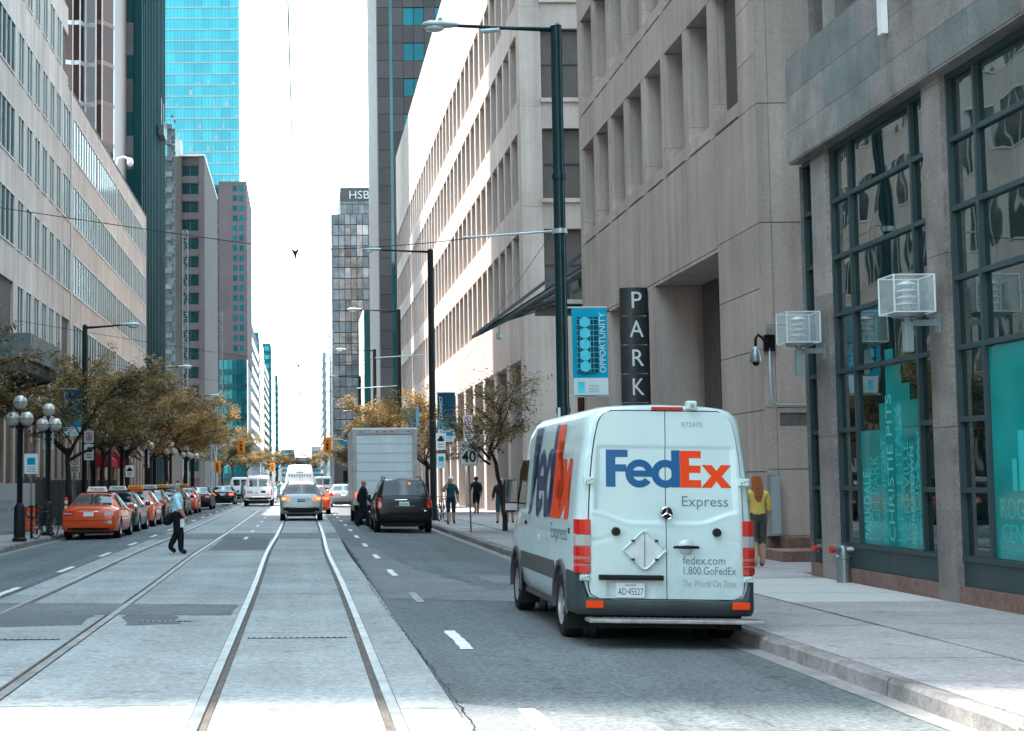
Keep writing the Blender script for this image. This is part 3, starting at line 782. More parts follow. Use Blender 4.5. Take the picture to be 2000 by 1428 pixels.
# bronze tower with angled bays
t = wroot('bronze_tower', (-20, 124, 0), 'bronze glass tower with a bright mirrored strip, behind the pink building', 'building')
H = 95.
def facet(parent, x0, y0, x1, y1, z0, z1, mat, name='pane'):
    mb = MB(); mb.add([(x0, y0, z0), (x1, y1, z0), (x1, y1, z1), (x0, y0, z1), (x0, y0 + .3, z0), (x1, y1 + .3, z0), (x1, y1 + .3, z1), (x0, y0 + .3, z1)],
                      [(0, 1, 2, 3), (5, 4, 7, 6), (1, 5, 6, 2), (4, 0, 3, 7)]); return wpart(mb, name, mat, parent)
prof = [(-60, 122), (-18.95, 122), (-18.3, 122.3), (-17.7, 122.2), (-17.4, 123.0), (-16.55, 122.95), (-16.4, 122.2), (-15.9, 122.2), (-15.15, 123.6)]
mt_ = [m_bronze_gl, m_bronze_gl, m_bronze_gl, m_bronze_gl, m_mirror, m_bronze_gl, m_bronze_gl, m_bronze_gl]
for z in range(0, 24):
    z0 = 16 + z * 3.3
    if z0 > 75: break
    for i in range(len(prof) - 1):
        facet(t, *prof[i], *prof[i + 1], z0, z0 + 2.95, mt_[i])
        facet(t, prof[i][0], prof[i][1] - .02, prof[i + 1][0], prof[i + 1][1] - .02, z0 + 2.95, z0 + 3.3, m_alu if i in (1, 2, 3, 4) else m_bronze, 'spandrel')
for i in range(1, 8): wpart(MB().box(prof[i][0] - .05, prof[i][0] + .05, prof[i][1] - .12, prof[i][1], 14, 80), 'mullion', m_alu, t)
pc('core', m_bronze, t, -60, -15.2, 124.2, 133, 0, 80)

# dark teal tower
t = wroot('dark_teal_tower', (-14, 136, 0), 'dark teal tower with vertical ribs, tallest on the left side', 'building')
TY0, TY1, TX = 136., 160.5, -14.1
pc('core', m_teal_tower, t, -40, TX - .3, TY0 + .4, TY1, 0, 110)
for k in range(14):
    z = 12 + k * 5.2
    pc('spandrel', m_teal_tower2, t, -40, -14.8, TY0 + .1, TY0 + .45, z, z + 2.1)
    for i in range(4):
        x = -18.2 + i * .85
        pc('pane', m_darkmir, t, x, x + .78, TY0 + .2, TY0 + .45, z + 2.1, z + 5.2)
pc('corner_panel', m_teal_tower2, t, -14.8, TX - .02, TY0, TY0 + .45, 0, 110)
for i in range(16):
    y = TY0 + .3 + i * (TY1 - TY0 - .3) / 16
    pc('rib', m_teal_tower, t, TX - .3, TX, y, y + .55, 0, 110)
wl_ = wroot('window_cleaning_cradle', (-13.7, 152, 37), 'small dark window cleaning cradle hanging on the dark teal tower', 'cradle')
pc('basket', m_frame_dk, wl_, -14.05, -13.5, 151, 154, 36.2, 37.2); pc('rail', m_greymetal, wl_, -13.52, -13.46, 151, 154, 37.4, 37.5)
wpart(MB().cyl((-13.75, 151.3, 37.2), (-13.75, 151.3, 40), .04, n=5), 'rope', m_greymetal, wl_)
wpart(MB().cyl((-13.75, 153.7, 37.2), (-13.75, 153.7, 40), .04, n=5), 'rope', m_greymetal, wl_)

# grey-brown slab with large dark windows and builders' hoists
t = wroot('grey_office_block', (-17, 233, 0), 'grey brown office block with one column of large dark windows and builders hoists', 'building')
GYb = 233.; hb = 51.5
pc('core', m_grey_tower, t, -40, -14.7, GYb + .6, 270, 0, hb)
pc('corner_pier', m_grey_tower, t, -15.45, -14.6, GYb, GYb + .6, 0, hb); pc('corner_pier', m_grey_tower, t, -15.42, -14.6, GYb + .6, 270, 0, hb - .01)
pc('left_pier', m_grey_tower, t, -40, -18.1, GYb, GYb + .6, 0, hb)
for k in range(17):
    z = 3 + k * 2.83
    pc('spandrel', m_grey_tower, t, -18.1, -15.45, GYb + .1, GYb + .6, z - .9, z + .12)
    f = wwin(t, '-y', GYb + .4, -18.05, -15.5, z + .12, z + 1.93, 2, m_frame_dk, m_glass_dk, fw=.1, mw=.08)
pc('roof_edge', m_alu, t, -18.6, -14.55, GYb - .1, 270, hb, hb + .3)
pc('roof_unit', m_greymetal, t, -19.3, -18.2, GYb, GYb + 3, hb, hb + 2.6)
# stair / hoist with sheeting
h = wroot('builders_hoist', (-19.6, 231, 0), 'sheeted builders stair tower against the grey office block', 'scaffold')
for k in range(16):
    z = 18.5 + k * 2.45
    if k < 15: pc('sheet', m_scaf, h, -20.05, -18.85, 230.2, 230.25, z, z + 2.35)
    pc('landing', m_scaf, h, -20.6, -19.3, 229.6, 230.1, z - .2, z + .5)
    pc('gap', m_frame_dk, h, -19.4 + .35 * (k % 2), -19.1 + .35 * (k % 2), 230.1, 230.19, z + .8, z + 1.2)
    pc('gap', m_frame_dk, h, -19.8 + .35 * (k % 2), -19.5 + .35 * (k % 2), 230.1, 230.19, z + 1.6, z + 1.95)
m_hoist = M('hoist_metal', (.12, .14, .145), .6, var=.15)
def mast(name, label, x, y, w, z0, z1, grp):
    h = wroot(name, (x, y, z0), label, 'scaffold', grp)
    for dx in (-w / 2, w / 2):
        for dy in (0, w): wpart(MB().cyl((x + dx, y + dy, z0), (x + dx, y + dy, z1), .07, n=5), 'post', m_hoist, h)
    n = int((z1 - z0) / (w * 1.05)); mb = MB(); st = (z1 - z0) / n
    for k in range(n):
        za = z0 + k * st; zb = za + st; s = 1 if k % 2 else -1
        mb.cyl((x - s * w / 2, y, za), (x + s * w / 2, y, zb), .05, n=4); mb.cyl((x - w / 2, y, zb), (x + w / 2, y, zb), .05, n=4)
        mb.cyl((x + w / 2, y, za if s > 0 else zb), (x + w / 2, y + w, zb if s > 0 else za), .04, n=4)
    wpart(mb, 'lattice', m_hoist, h)
mast('hoist_mast', 'slim lattice hoist mast in front of the large dark windows', -17.3, 229.8, .75, 0, 39.5, 'lattice hoist masts')
# scaffold in front of brown tower
mast('hoist_mast', 'taller of the two pale scaffold towers beside the brown tower', -16.4, 280, 1.0, 0, 36, 'lattice hoist masts')
mast('hoist_mast', 'lower of the two pale scaffold towers beside the brown tower', -15.2, 284, 1.3, 0, 33, 'lattice hoist masts')

# brown tower
t = wroot('brown_stone_tower', (-20, 300, 0), 'brown stone tower with small turquoise windows and a curved glass foot', 'building')
BY = 300.; bh = 60.4; bx0, bx1 = -16., -10.45
pc('core', m_brown_tower, t, -40, -15.9, BY + 3.0, 330, 0, bh + .2)
pc('core', m_brown_tower, t, bx0, bx1, BY + .4, 330, 25, bh)
nf = 17
for k in range(nf):
    z = 27 + k * 1.98
    for i, xa in enumerate((-13.2, -11.95)): pc('window', m_cyan_dk, t, xa, xa + .85, BY - .02 + .04, BY + .3, z, z + 1.15)
    pc('window', m_cyan_dk, t, -18, -16.15, BY + 2.96, BY + 3.1, z, z + 1.3)
    for xa, xb in ((bx0, -13.2), (-12.35, -11.95), (-11.1, bx1)): pc('wall_strip', m_brown_tower, t, xa, xb, BY, BY + .4, z, z + 1.15)
    pc('wall_course', m_brown_tower, t, bx0, bx1, BY, BY + .4, z + 1.15, z + 1.98)
pc('wall_course', m_brown_tower, t, bx0, bx1, BY, BY + .4, 25., 27.)
# curved glass foot
for k in range(8):
    z = 2 + k * 2.9
    mb = MB(); mb2 = MB(); pts = [(bx0 + (bx1 - .1 - bx0) * i / 6, BY - .4 - 1.6 * math.sin(math.pi * (i / 6) * .5)) for i in range(7)]
    for zz, m_ in ((z, mb), ):
        m_.grid([[(x, y, z) for x, y in pts], [(x, y, z + 1.1) for x, y in pts]])
    wpart(mb, 'spandrel', m_teal_tower2, t)
    for i in range(6):
        (xa, ya), (xb, yb) = pts[i], pts[i + 1]
        d = .06; mb2 = MB(); mb2.add([(xa + d, ya + .05, z + 1.1), (xb - d, yb + .05, z + 1.1), (xb - d, yb + .05, z + 2.9), (xa + d, ya + .05, z + 2.9)], [(0, 1, 2, 3)])
        wpart(mb2, 'pane', m_cyan_dk, t)
    pc('white_edge', m_mirror, t, bx1 - .2, bx1 + .05, BY - 1.95, BY + .4, z, z + 2.9)
pc('core', m_frame_dk, t, bx0, bx1 - .2, BY + .3, 330, 0, 25)

# cyan glass tower
t = wroot('cyan_glass_tower', (-32, 500, 0), 'bright cyan glass skyscraper with pale floor lines', 'building')
CY = 500.; cx0, cx1 = -47., -19.7
pc('core', m_cyan_dk, t, cx0, cx1 - .05, CY + .3, 540, 0, 190)
rc = random.Random(4)
for k in range(46):
    z = 12 + k * 3.75
    if z > 165: break
    if z > 60:
        for i in range(9):
            w = (cx1 - cx0) / 9
            pc('pane', m_cyan, t, cx0 + i * w + .03, cx0 + (i + 1) * w - .03, CY, CY + .3, z + .5, z + 3.7)
            if z < 135 and rc.random() < .38:
                a = rc.uniform(0, w * .6); pc('painted_room_light', m_pale_line, t, cx0 + i * w + a, cx0 + i * w + a + rc.uniform(.25, 1.6), CY - .06, CY - .01, z + .6, z + rc.uniform(1.2, 2.9))  # pale panels on the glass paint the look of lit rooms
    pc('floor_line', m_pale_line, t, cx0, cx1 + .1, CY - .12, CY + .4, z, z + .5)
for i in range(24): pc('mullion', m_cyan_dk, t, cx0 + i * (cx1 - cx0) / 24 - .04, cx0 + i * (cx1 - cx0) / 24 + .04, CY - .05, CY, 60, 165)

# row of far buildings on the left
def far_block(label, x, y0, y1, h, wallm, glassm, depth=25, side=-1, fl=3.6, camface=True, name='far_building', grp=None, top=None, xo=None):
    t = wroot(name, (x, y0, 0), label, 'building', grp)
    o = (xo if xo is not None else x + side * depth)
    x0, x1 = min(x, o), max(x, o)
    pc('core', wallm, t, x0 + (.15 if side > 0 else 0), x1 - (.15 if side < 0 else 0), y0 + .25, y1, 0, h)
    n = int(h / fl)
    for k in range(1, n):
        z = k * fl
        xs_ = x + side * .0
        if side < 0: pc('window_band', glassm, t, x - .15, x - .02, y0 + 1, y1 - 1, z + .9, z + 2.9); pc('slab_edge', wallm, t, x - .15, x + .1, y0, y1, z - .7, z + .8)
        else: pc('window_band', glassm, t, x + .02, x + .15, y0 + 1, y1 - 1, z + .9, z + 2.9); pc('slab_edge', wallm, t, x - .1, x + .15, y0, y1, z - .7, z + .8)
        if camface: 
            for i in range(4):
                xa = x + side * (1. + i * 2.6); xb = x + side * (3.1 + i * 2.6)
                pc('window', glassm, t, min(xa, xb), max(xa, xb), y0 + .12, y0 + .3, z + .8, z + 2.8)
    return t
far_block('pale concrete office block with dark windows beyond the brown tower', -12.6, 385, 460, 42.5, m_whitebldg, m_glass_dk, fl=3.6)
far_block('slim blue glass block, second beyond the brown tower', -13., 480, 540, 48, m_cyan_dk, m_cyan, fl=3.6)
far_block('blue glass block with pale ribs, third beyond the brown tower', -13.3, 560, 640, 46, m_whitebldg, m_cyan_dk, fl=3.2)
far_block('taller deep cyan tower, fourth beyond the brown tower', -13.5, 700, 800, 64, m_cyan_dk, m_cyan, fl=4)
far_block('last deep cyan tower on the left side, beside the open sky', -13.5, 900, 1050, 63, m_cyan_dk, m_cyan, fl=4)
# ---- right side
t = wroot('dark_ribbed_tower', (10, 195, 0), 'tall dark tower with sunlit white ribs behind the stone offices on the right', 'building')
DX, DY = 9.95, 192.
m_dktower = M('dark_brown_panel', (.045, .04, .041), .5, metal=0., var=.15, scale=.15, rnd=.2)
m_rib_w = M('white_rib', (.2, .2, .2), .5, var=.05)
pc('core', m_dktower, t, DX + .3, 50, DY + .4, 217, 0, 110)
for k in range(17):
    z = 2 + k * 4.6
    xs2 = [DX + .05, DX + 1.6, DX + 2.0] + [DX + 2.0 + 1.35 * i for i in range(1, 8)]
    for i in range(len(xs2) - 1):
        xa, xb = xs2[i], xs2[i + 1]
        if i == 1: pc('dark_slot', m_glass_teal, t, xa, xb, DY + .15, DY + .4, z, z + 4.6); continue
        pc('panel', m_dktower, t, xa + .02, xb - .02, DY, DY + .4, z, z + 2.25)
        if i in (3, 4, 6, 7): pc('window', m_cyan_dk, t, xa + .04, xb - .04, DY + .06, DY + .4, z + 2.3, z + 4.5)
        else: pc('panel', m_dktower, t, xa + .02, xb - .02, DY, DY + .4, z + 2.3, z + 4.55)
for i in range(14):
    y = DY + .2 + i * 1.8
    pc('rib', m_rib_w, t, DX - .1, DX + .15, y, y + .55, 6, 110)
    pc('glass_strip', m_glass_dk, t, DX + .1, DX + .3, y + .55, y + 1.8, 6, 110)
pc('podium_glass', m_glass_teal, t, 9.0, 10.4, 217.5, 235, 0, 26)

# mosaic glass tower with a lettered top
t = wroot('mosaic_glass_tower', (13, 470, 0), 'brown mosaic glass tower with white letters near its top', 'building')
HY = 470.
pc('core', m_dktower, t, 10.1, 45, HY + .5, 510, 0, 83.5); pc('core', m_dktower, t, 12.6, 45, HY + .4, 510, 83, 91.5)
rh = random.Random(9)
for k in range(22):
    z = 10 + k * 3.35
    for i in range(7):
        xa = 10.1 + i * 1.85
        lit = (34 < z < 80) and rh.random() < (.72 if 1 < i < 5 else .25)
        pc('pane', m_pinkrefl if lit else m_darkmir, t, xa + .08, xa + 1.77, HY, HY + .4, z + .1, z + 3.2)  # pinkish panes put a reflection into the glass colour
for k in range(2):
    for i in range(6): pc('pane', m_darkmir, t, 12.7 + i * 1.85, 12.7 + i * 1.85 + 1.75, HY, HY + .4, 83.7 + k * 3, 86.5 + k * 3)
pc('top_band', m_dktower, t, 12.5, 45, HY - .2, HY + .5, 87.6, 91.8)
text('lettering', 'HSBC', 3., M('white_sign_letters', (.3, .33, .33), .5, var=0.), t, (15.1, HY - .35, 88.3), '-y', w=8.7, h=2.5, align='LEFT', extrude=.08)
pc('shoulder', m_darkmir, t, 9.7, 10.1, HY, HY + 30, 0, 84)
far_block('pale blue glass block at the far right of the street', 10.2, 540, 620, 57, m_cyan, m_cyan_dk, side=1, fl=3.8)
far_block('lower pale blue slab beyond the blue glass block', 10.0, 700, 800, 60, m_whitebldg, m_cyan, side=1, fl=3.8)
# low distant blocks closing the street
for i, (x0, x1, y, hh) in enumerate(((-20, -6, 1320, 28), (-5, 8, 1400, 22), (9, 40, 1350, 31))):
    far_block(['hazy low block left of the street end', 'hazy low block closing the street', 'hazy low block right of the street end'][i], x0, y, y + 40, hh, m_whitebldg, m_cyan_dk, side=1, xo=x1, fl=4)
# ------------------------------------------------------------------ the white delivery van in the foreground
m_van = M('white_van_paint', (.49, .64, .645), .3, var=.03, scale=1.5, coat=.6, spec=.5, obj=True, grime=.3)
m_trim = M('dark_bumper_plastic', (.035, .05, .053), .5, var=.12, scale=3.)
m_sidetrim = M('grey_side_trim', (.085, .085, .09), .55, var=.12, scale=3.)
m_tyre = M('tyre_rubber', (.018, .018, .02), .8, var=.2, scale=6.)
m_rim = M('wheel_rim', (.42, .43, .44), .35, metal=.7, var=.1)
m_black = M('black_plastic', (.012, .013, .014), .4, var=.1)
m_redlens = M('red_lens', (.5, .012, .008), .12, var=.05, coat=.5, spec=.7)
m_clearlens = M('clear_lens', (.36, .34, .34), .12, var=.05, coat=.5)
m_pinklens = M('pinkish_lens', (.45, .13, .11), .15, var=.05, coat=.4)
m_orangelens = M('orange_reflector', (.75, .06, .01), .2, var=.04)
m_chrome = M('chrome', (.75, .76, .77), .12, metal=1., var=.05)
m_diamond = M('tread_plate', (.4, .39, .38), .4, metal=.8, var=.25, scale=8., bump=.4, bscale=60.)
m_fx_blue = M('navy_print', (.012, .10, .24), .3, var=.03, coat=.3)
m_fx_navy = M('dark_navy_print', (.02, .045, .12), .3, var=.03, coat=.3)
m_fx_or = M('orange_print', (.72, .055, .01), .3, var=.03, coat=.3)
m_fx_grey = M('grey_print', (.15, .2, .25), .4, var=.02)
m_fx_lg = M('pale_grey_print', (.3, .37, .4), .4, var=.02)
m_plate = M('number_plate', (.72, .78, .8), .35, var=.04)
m_plate_tx = M('plate_lettering', (.03, .05, .12), .4, var=0.)
m_carglass = M('car_glass', (.008, .018, .02), .04, var=0., spec=.5)

def smooth(a, b, x):
    t = max(0., min(1., (x - a) / (b - a))); return t * t * (3 - 2 * t)
def lerp_tab(tab, x):
    if x <= tab[0][0]: return tab[0][1]
    for (x0, v0), (x1, v1) in zip(tab, tab[1:]):
        if x <= x1: t = (x - x0) / (x1 - x0); return v0 + (v1 - v0) * t
    return tab[-1][1]
def boolean_cut(me, cutters):
    """me minus the cutter mesh, as a new mesh"""
    o = bpy.data.objects.new('tmp', me); COL.objects.link(o)
    cm = cutters.mesh('cut', MATS['black_plastic']); c = bpy.data.objects.new('tmpc', cm); COL.objects.link(c)
    md = o.modifiers.new('b', 'BOOLEAN'); md.operation = 'DIFFERENCE'; md.object = c; md.solver = 'EXACT'
    dg = bpy.context.evaluated_depsgraph_get(); r = bpy.data.meshes.new_from_object(o.evaluated_get(dg))
    bpy.data.objects.remove(o); bpy.data.objects.remove(c)
    return r
def smooth_mesh(me, ang=32):
    for p in me.polygons: p.use_smooth = True
    me.set_sharp_from_angle(angle=R(ang))
def wheel(parent, x, y, r=.36, w=.24, side=-1, dual=False):
    """tyre with a rim on the outer side"""
    mb = MB(); prof = []
    for a, rr in ((-w / 2, r * .62), (-w / 2 - .0, r * .93), (-w / 2 + .03, r), (w / 2 - .03, r), (w / 2, r * .93), (w / 2, r * .62)): prof.append((a, rr))
    n = 28; rows = [[(a, rr * math.cos(2 * math.pi * i / n), rr * math.sin(2 * math.pi * i / n)) for i in range(n)] for a, rr in prof]
    mb.grid(rows, closed=True)
    t = mb.build('wheel', m_tyre, parent, smooth='auto'); t.location = (x, y, r)
    rb = MB(); xo = side * w / 2
    prof = [(xo * .98, r * .64), (xo * .8, r * .6), (xo * .55, r * .5), (xo * .62, r * .22), (xo * .8, r * .18), (xo * .8, .001)]
    rb.grid([[(a, rr * math.cos(2 * math.pi * i / n), rr * math.sin(2 * math.pi * i / n)) for i in range(n)] for a, rr in prof], closed=True)
    rb.build('rim', m_rim, t, smooth='auto')
    hb = MB()
    for k in range(8):
        a = 2 * math.pi * k / 8; hb.cyl((xo * .62, r * .38 * math.cos(a), r * .38 * math.sin(a)), (xo * .66, r * .38 * math.cos(a), r * .38 * math.sin(a)), r * .055, n=8)
    hb.build('vent_hole', m_black, t)
    return t

VAN = root('delivery_van', (3.985, 17.0, -.052), 'white high roofed delivery van with blue and orange logo, parked at the kerb', 'van')
VAN.rotation_euler = (0, R(1.1), 0)
HP = [(.0, .34), (.6, .34), (.9, .36), (.955, .44), (.975, .6), (.985, .8), (.99, 1.0), (.99, 1.2), (.985, 1.38), (.978, 1.4), (.972, 1.46), (.962, 1.6), (.95, 1.75), (.936, 1.9), (.92, 2.05), (.905, 2.14), (.895, 2.18), (.885, 2.28), (.868, 2.4), (.845, 2.49), (.81, 2.555), (.75, 2.605), (.66, 2.635), (.5, 2.655), (.3, 2.665), (.12, 2.67), (0., 2.672)]
ZT = [(0, 2.62), (.1, 2.655), (.4, 2.672), (3.9, 2.672), (4.25, 2.6), (4.6, 2.3), (5.0, 1.85), (5.35, 1.42), (5.7, 1.18), (5.85, 1.0), (5.93, .8)]
WT = [(0, .90), (.02, .945), (.06, .975), (.13, .995), (.3, 1.), (4.6, 1.), (5.1, .985), (5.5, .94), (5.8, .85), (5.93, .68)]
def van_pt(i, y):
    x, z = HP[i]; zt = lerp_tab(ZT, y); w = lerp_tab(WT, y)
    if z > .9: z = .9 + (z - .9) * (zt - .9) / (2.672 - .9)
    if y > 5.3 and z < .5: z = z + (y - 5.3) * .12
    d = 0.
    zz = HP[i][1]
    if 1.43 < zz < 2.13 and .5 < y < 3.9:           # pressed panels in the flank
        for a, b in ((.62, 1.95), (2.08, 3.3), (3.42, 3.85)):
            d = max(d, smooth(a - .03, a + .05, y) * smooth(b + .03, b - .05, y) * smooth(1.43, 1.5, zz) * smooth(2.13, 2.04, zz))
    if .62 < zz < .84: d = max(d, 0.)
    return (x * w - .014 * d, y + .03 * max(0, z - .5) * max(0, 1 - y / .6), z)
ysn = [0, .02, .05, .09, .14, .22, .32, .42, .5, .56, .62, .68, .75] + [.85 + .1 * i for i in range(30)] + [3.85 + .075 * i for i in range(28)] + [5.93]
ysn = sorted(set(round(y, 3) for y in ysn if y <= 5.93))
rows = []
for y in ysn:
    half = [van_pt(i, y) for i in range(len(HP))]
    rows.append([(x, yy, z) for x, yy, z in half] + [(-x, yy, z) for x, yy, z in half[-2:0:-1]])
mb = MB(); mb.grid(rows, closed=True)
n = len(rows[0]); mb.f.append(list(range(n))); mb.mi.append(0); mb.f.append(list(range((len(rows) - 1) * n, len(rows) * n))); mb.mi.append(0)
me = mb.mesh('body', m_van)
cut = MB()
for yy in (1.06, 4.73):
    for sx in (-1, 1): cut.cyl((sx * 1.2, yy, .38), (sx * .62, yy, .38), .45, n=36)
me = boolean_cut(me, cut); smooth_mesh(me, 28)
body = newobj('body', me, VAN)
# rear doors: pressed grid surfaces
def rear_y(x, z): return .03 * (z - .5)
OUT = [(.52, .74), (.545, .8), (.58, .835), (.65, .85), (1.0, .853), (1.3, .85), (1.6, .838), (1.9, .82), (2.1, .8), (2.3, .77), (2.45, .735), (2.52, .70), (2.56, .655), (2.58, .58)]
def door_y(x, z):
    ax = abs(x); y = -.028 + .03 * (z - .5) + .05 * smooth(.76, .95, ax) ** 2
    # upper recess, bounded below by the curved swage
    sw = 1.34 + .12 * smooth(.35, .8, ax)
    ins = smooth(.795 - .05 * (z - 1.5), .755 - .05 * (z - 1.5), ax) * smooth(2.2, 2.165, z) * smooth(sw, sw + .035, z)
    y += .014 * ins
    y -= .007 * math.exp(-((z - sw + .01) / .014) ** 2) * smooth(.86, .82, ax)   # raised swage line
    y += .01 * smooth(.53, .55, z) * 0
    # number plate recess on the left door
    if x < 0: y += .012 * smooth(-.66, -.63, x) * smooth(-.14, -.17, x) * smooth(.505, .53, z) * smooth(.735, .71, z)
    y += .006 * math.exp(-((z - 1.2 + .06 * smooth(.5, .85, ax)) / .02) ** 2) * smooth(.42, .6, ax)
    return y
for sgn in (-1, 1):
    zs = sorted(set([.52 + (2.58 - .52) * i / 110 for i in range(111)]))
    R_ = []
    nx = 44
    for z in zs:
        xo = lerp_tab(OUT, z); xi = .005
        R_.append([(sgn * (xi + (xo - xi) * i / nx), door_y(sgn * (xi + (xo - xi) * i / nx), z), z) for i in range(nx + 1)])
    mb = MB(); mb.grid(R_)
    bd = R_[0] + [r[-1] for r in R_[1:]] + R_[-1][-2::-1] + [r[0] for r in R_[-2:0:-1]]
    bk = [(x, rear_y(x, z) + .01, z) for x, y, z in bd]
    # rounded lip, then the gap
    lip = [(x, y + .008, z) for x, y, z in bd]
    mb.grid([bd + bd[:1], bk + bk[:1]])
    d = mb.build('rear_door', m_van, VAN, smooth='auto', angle=40)
# dark seal around the doors
mb = MB(); so = [(-.0, .505)]
bdr = [(lerp_tab(OUT, z) + .012, z) for z in [.52 + (2.58 - .52) * i / 60 for i in range(61)]]
ring = [(x, z) for x, z in bdr] + [(-x, z) for x, z in bdr[::-1]]
ring = [(x, z + (.012 if z > 2.57 else (-.012 if z < .53 else 0))) for x, z in ring]
mb.add([(x, rear_y(x, z) - .004, z) for x, z in ring] , [tuple(range(len(ring)))])
mb.build('door_seal', m_black, VAN, recalc=False)
# logo built from outlines
def ringpoly(cx, cy, ro, ri, a0, a1, n=40):
    A = [R(a0 + (a1 - a0) * i / n) for i in range(n + 1)]
    o = [(cx + ro * math.cos(a), cy + ro * math.sin(a)) for a in A]; i_ = [(cx + ri * math.cos(a), cy + ri * math.sin(a)) for a in A]
    return o, i_
LOGO = {
 'F': [[(0, 0), (50, 0), (50, 80), (108, 80), (108, 118), (50, 118), (50, 156), (115, 156), (115, 195), (0, 195)]],
 'E': [[(390, 0), (500, 0), (500, 40), (438, 40), (438, 78), (498, 78), (498, 116), (438, 116), (438, 155), (500, 155), (500, 193), (390, 193)]],
 'x': [[(500, 0), (555, 0), (581, 34), (607, 0), (661, 0), (609, 61), (659, 120), (606, 120), (581, 90), (556, 120), (503, 120), (553, 61)]],
}
def logo(parent, place, cols, names=('letter',)):
    """place(u,v) -> 3-D point; letters as separate flat pieces"""
    def poly(pts, mat, lift=0):
        mb = MB(); mb.add([place(u, v, lift) for u, v in pts], [tuple(range(len(pts)))]); return mb
    for L_ in 'FEx':
        mb = MB()
        for pts in LOGO[L_]: mb.add([place(u, v, 0) for u, v in pts], [tuple(range(len(pts)))])
        mb.build('printed_letter', cols[0] if L_ == 'F' else cols[1], parent, recalc=False)
    for L_ in 'ed':
        mb = MB()
        if L_ == 'e':
            o, i_ = ringpoly(176, 71, 74, 37, 12, 322); mb.grid([[place(u, v, 0) for u, v in o], [place(u, v, 0) for u, v in i_]])
            b = [(136, 54), (248, 54), (249, 70), (247, 87), (136, 87)]; mb.add([place(u, v, 1) for u, v in b], [tuple(range(5))])
        else:
            o, i_ = ringpoly(313, 71, 74, 35, 0, 360); mb.grid([[place(u, v, 0) for u, v in o], [place(u, v, 0) for u, v in i_]])
            mb.add([place(u, v, 1) for u, v in ((344, 0), (389, 0), (389, 195), (344, 195))], [(0, 1, 2, 3)])
        mb.build('printed_letter', cols[0], parent, recalc=False)
LS = 1.39 / 661
def rear_place(u, v, lift):
    x = -.656 + u * LS; z = 1.74 + v * LS; return (x, -.0165 + .03 * (z - .5) - .0006 * lift, z)
logo(VAN, rear_place, (m_fx_blue, m_fx_or))
def rt(txt, x, z, w, h, mat, **k):
    o = text('lettering', txt, .1, mat, VAN, (x, door_y(x + .05, z) - .003, z), '-y', w=w, h=h, align='LEFT', extrude=.0005, **k)
    o.rotation_euler.x -= math.atan(.03); return o
rt('Express', .166, 1.535, .51, .15, m_fx_grey)
rt('972475', .177, 2.41, .235, .055, m_fx_lg)
rt('fedex.com', .177, .90, .465, .09, m_fx_grey)
rt('1.800.GoFedEx', .166, .79, .575, .085, m_fx_grey)
rt('The World On Time', .16, .655, .585, .075, m_fx_lg, shear=.25)
# side print: place on the flank surface
def flank_x(y, z):
    for (x0, z0), (x1, z1) in zip(HP[3:], HP[4:]):
        if z0 <= z <= z1: return -(x0 + (x1 - x0) * (z - z0) / max(1e-6, z1 - z0))
    return -.98
SIDE_Y0, SIDE_W, SIDE_Z0, SIDE_H = 3.62, 3.05, 1.36, 1.13
def flank_surf(y, z):
    zz = z; d = 0.
    if 1.43 < zz < 2.13:
        for a, b in ((.62, 1.95), (2.08, 3.3), (3.42, 3.85)):
            d = max(d, smooth(a - .03, a + .05, y) * smooth(b + .03, b - .05, y) * smooth(1.43, 1.5, zz) * smooth(2.13, 2.04, zz))
    return flank_x(y, z) * lerp_tab(WT, y) + .014 * d
from mathutils.bvhtree import BVHTree
bvh = BVHTree.FromPolygons([v.co.copy() for v in body.data.vertices], [tuple(p.vertices) for p in body.data.polygons])
def on_flank(y, z):
    h = bvh.ray_cast(Vector((-2, y, z)), Vector((1, 0, 0)))
    return h[0].x if h[0] is not None else flank_surf(y, z)
def side_letter(poly_list, mat):
    """outline polygons cut into fine cells that follow the flank"""
    from mathutils.geometry import tessellate_polygon
    mb = MB()
    for pts in poly_list:
        P3 = [(SIDE_Y0 - u / 661 * SIDE_W, SIDE_Z0 + v / 195 * SIDE_H) for u, v in pts]
        bm = bmesh.new(); vs = [bm.verts.new((0, y, z)) for y, z in P3]; bm.faces.new(vs)
        bmesh.ops.triangulate(bm, faces=bm.faces)
        for z in [SIDE_Z0 + .05 * k for k in range(1, 24)] + [1.4, 1.6, 1.75, 1.9, 2.05, 2.14, 2.18, 2.28, 2.4]:
            bmesh.ops.bisect_plane(bm, geom=bm.verts[:] + bm.edges[:] + bm.faces[:], plane_co=(0, 0, z), plane_no=(0, 0, 1))
        for y in [y_ for y_ in ysn if .5 < y_ < 3.7] + [.55 + .06 * k for k in range(56)]:
            bmesh.ops.bisect_plane(bm, geom=bm.verts[:] + bm.edges[:] + bm.faces[:], plane_co=(0, y, 0), plane_no=(0, 1, 0))
        bm.verts.index_update()
        mb.add([(on_flank(v.co.y, v.co.z) - .0055, v.co.y, v.co.z) for v in bm.verts], [tuple(v.index for v in f.verts) for f in bm.faces]); bm.free()
    return mb.build('printed_letter', mat, VAN, recalc=False)
side_letter(LOGO['F'], m_fx_navy); side_letter(LOGO['E'], m_fx_or); side_letter(LOGO['x'], m_fx_or)
o, i_ = ringpoly(176, 71, 74, 37, 12, 322, 24); side_letter([[o[k], o[k + 1], i_[k + 1], i_[k]] for k in range(24)] + [[(139, 54), (248, 54), (249, 70), (247, 87), (139, 87)]], m_fx_navy)
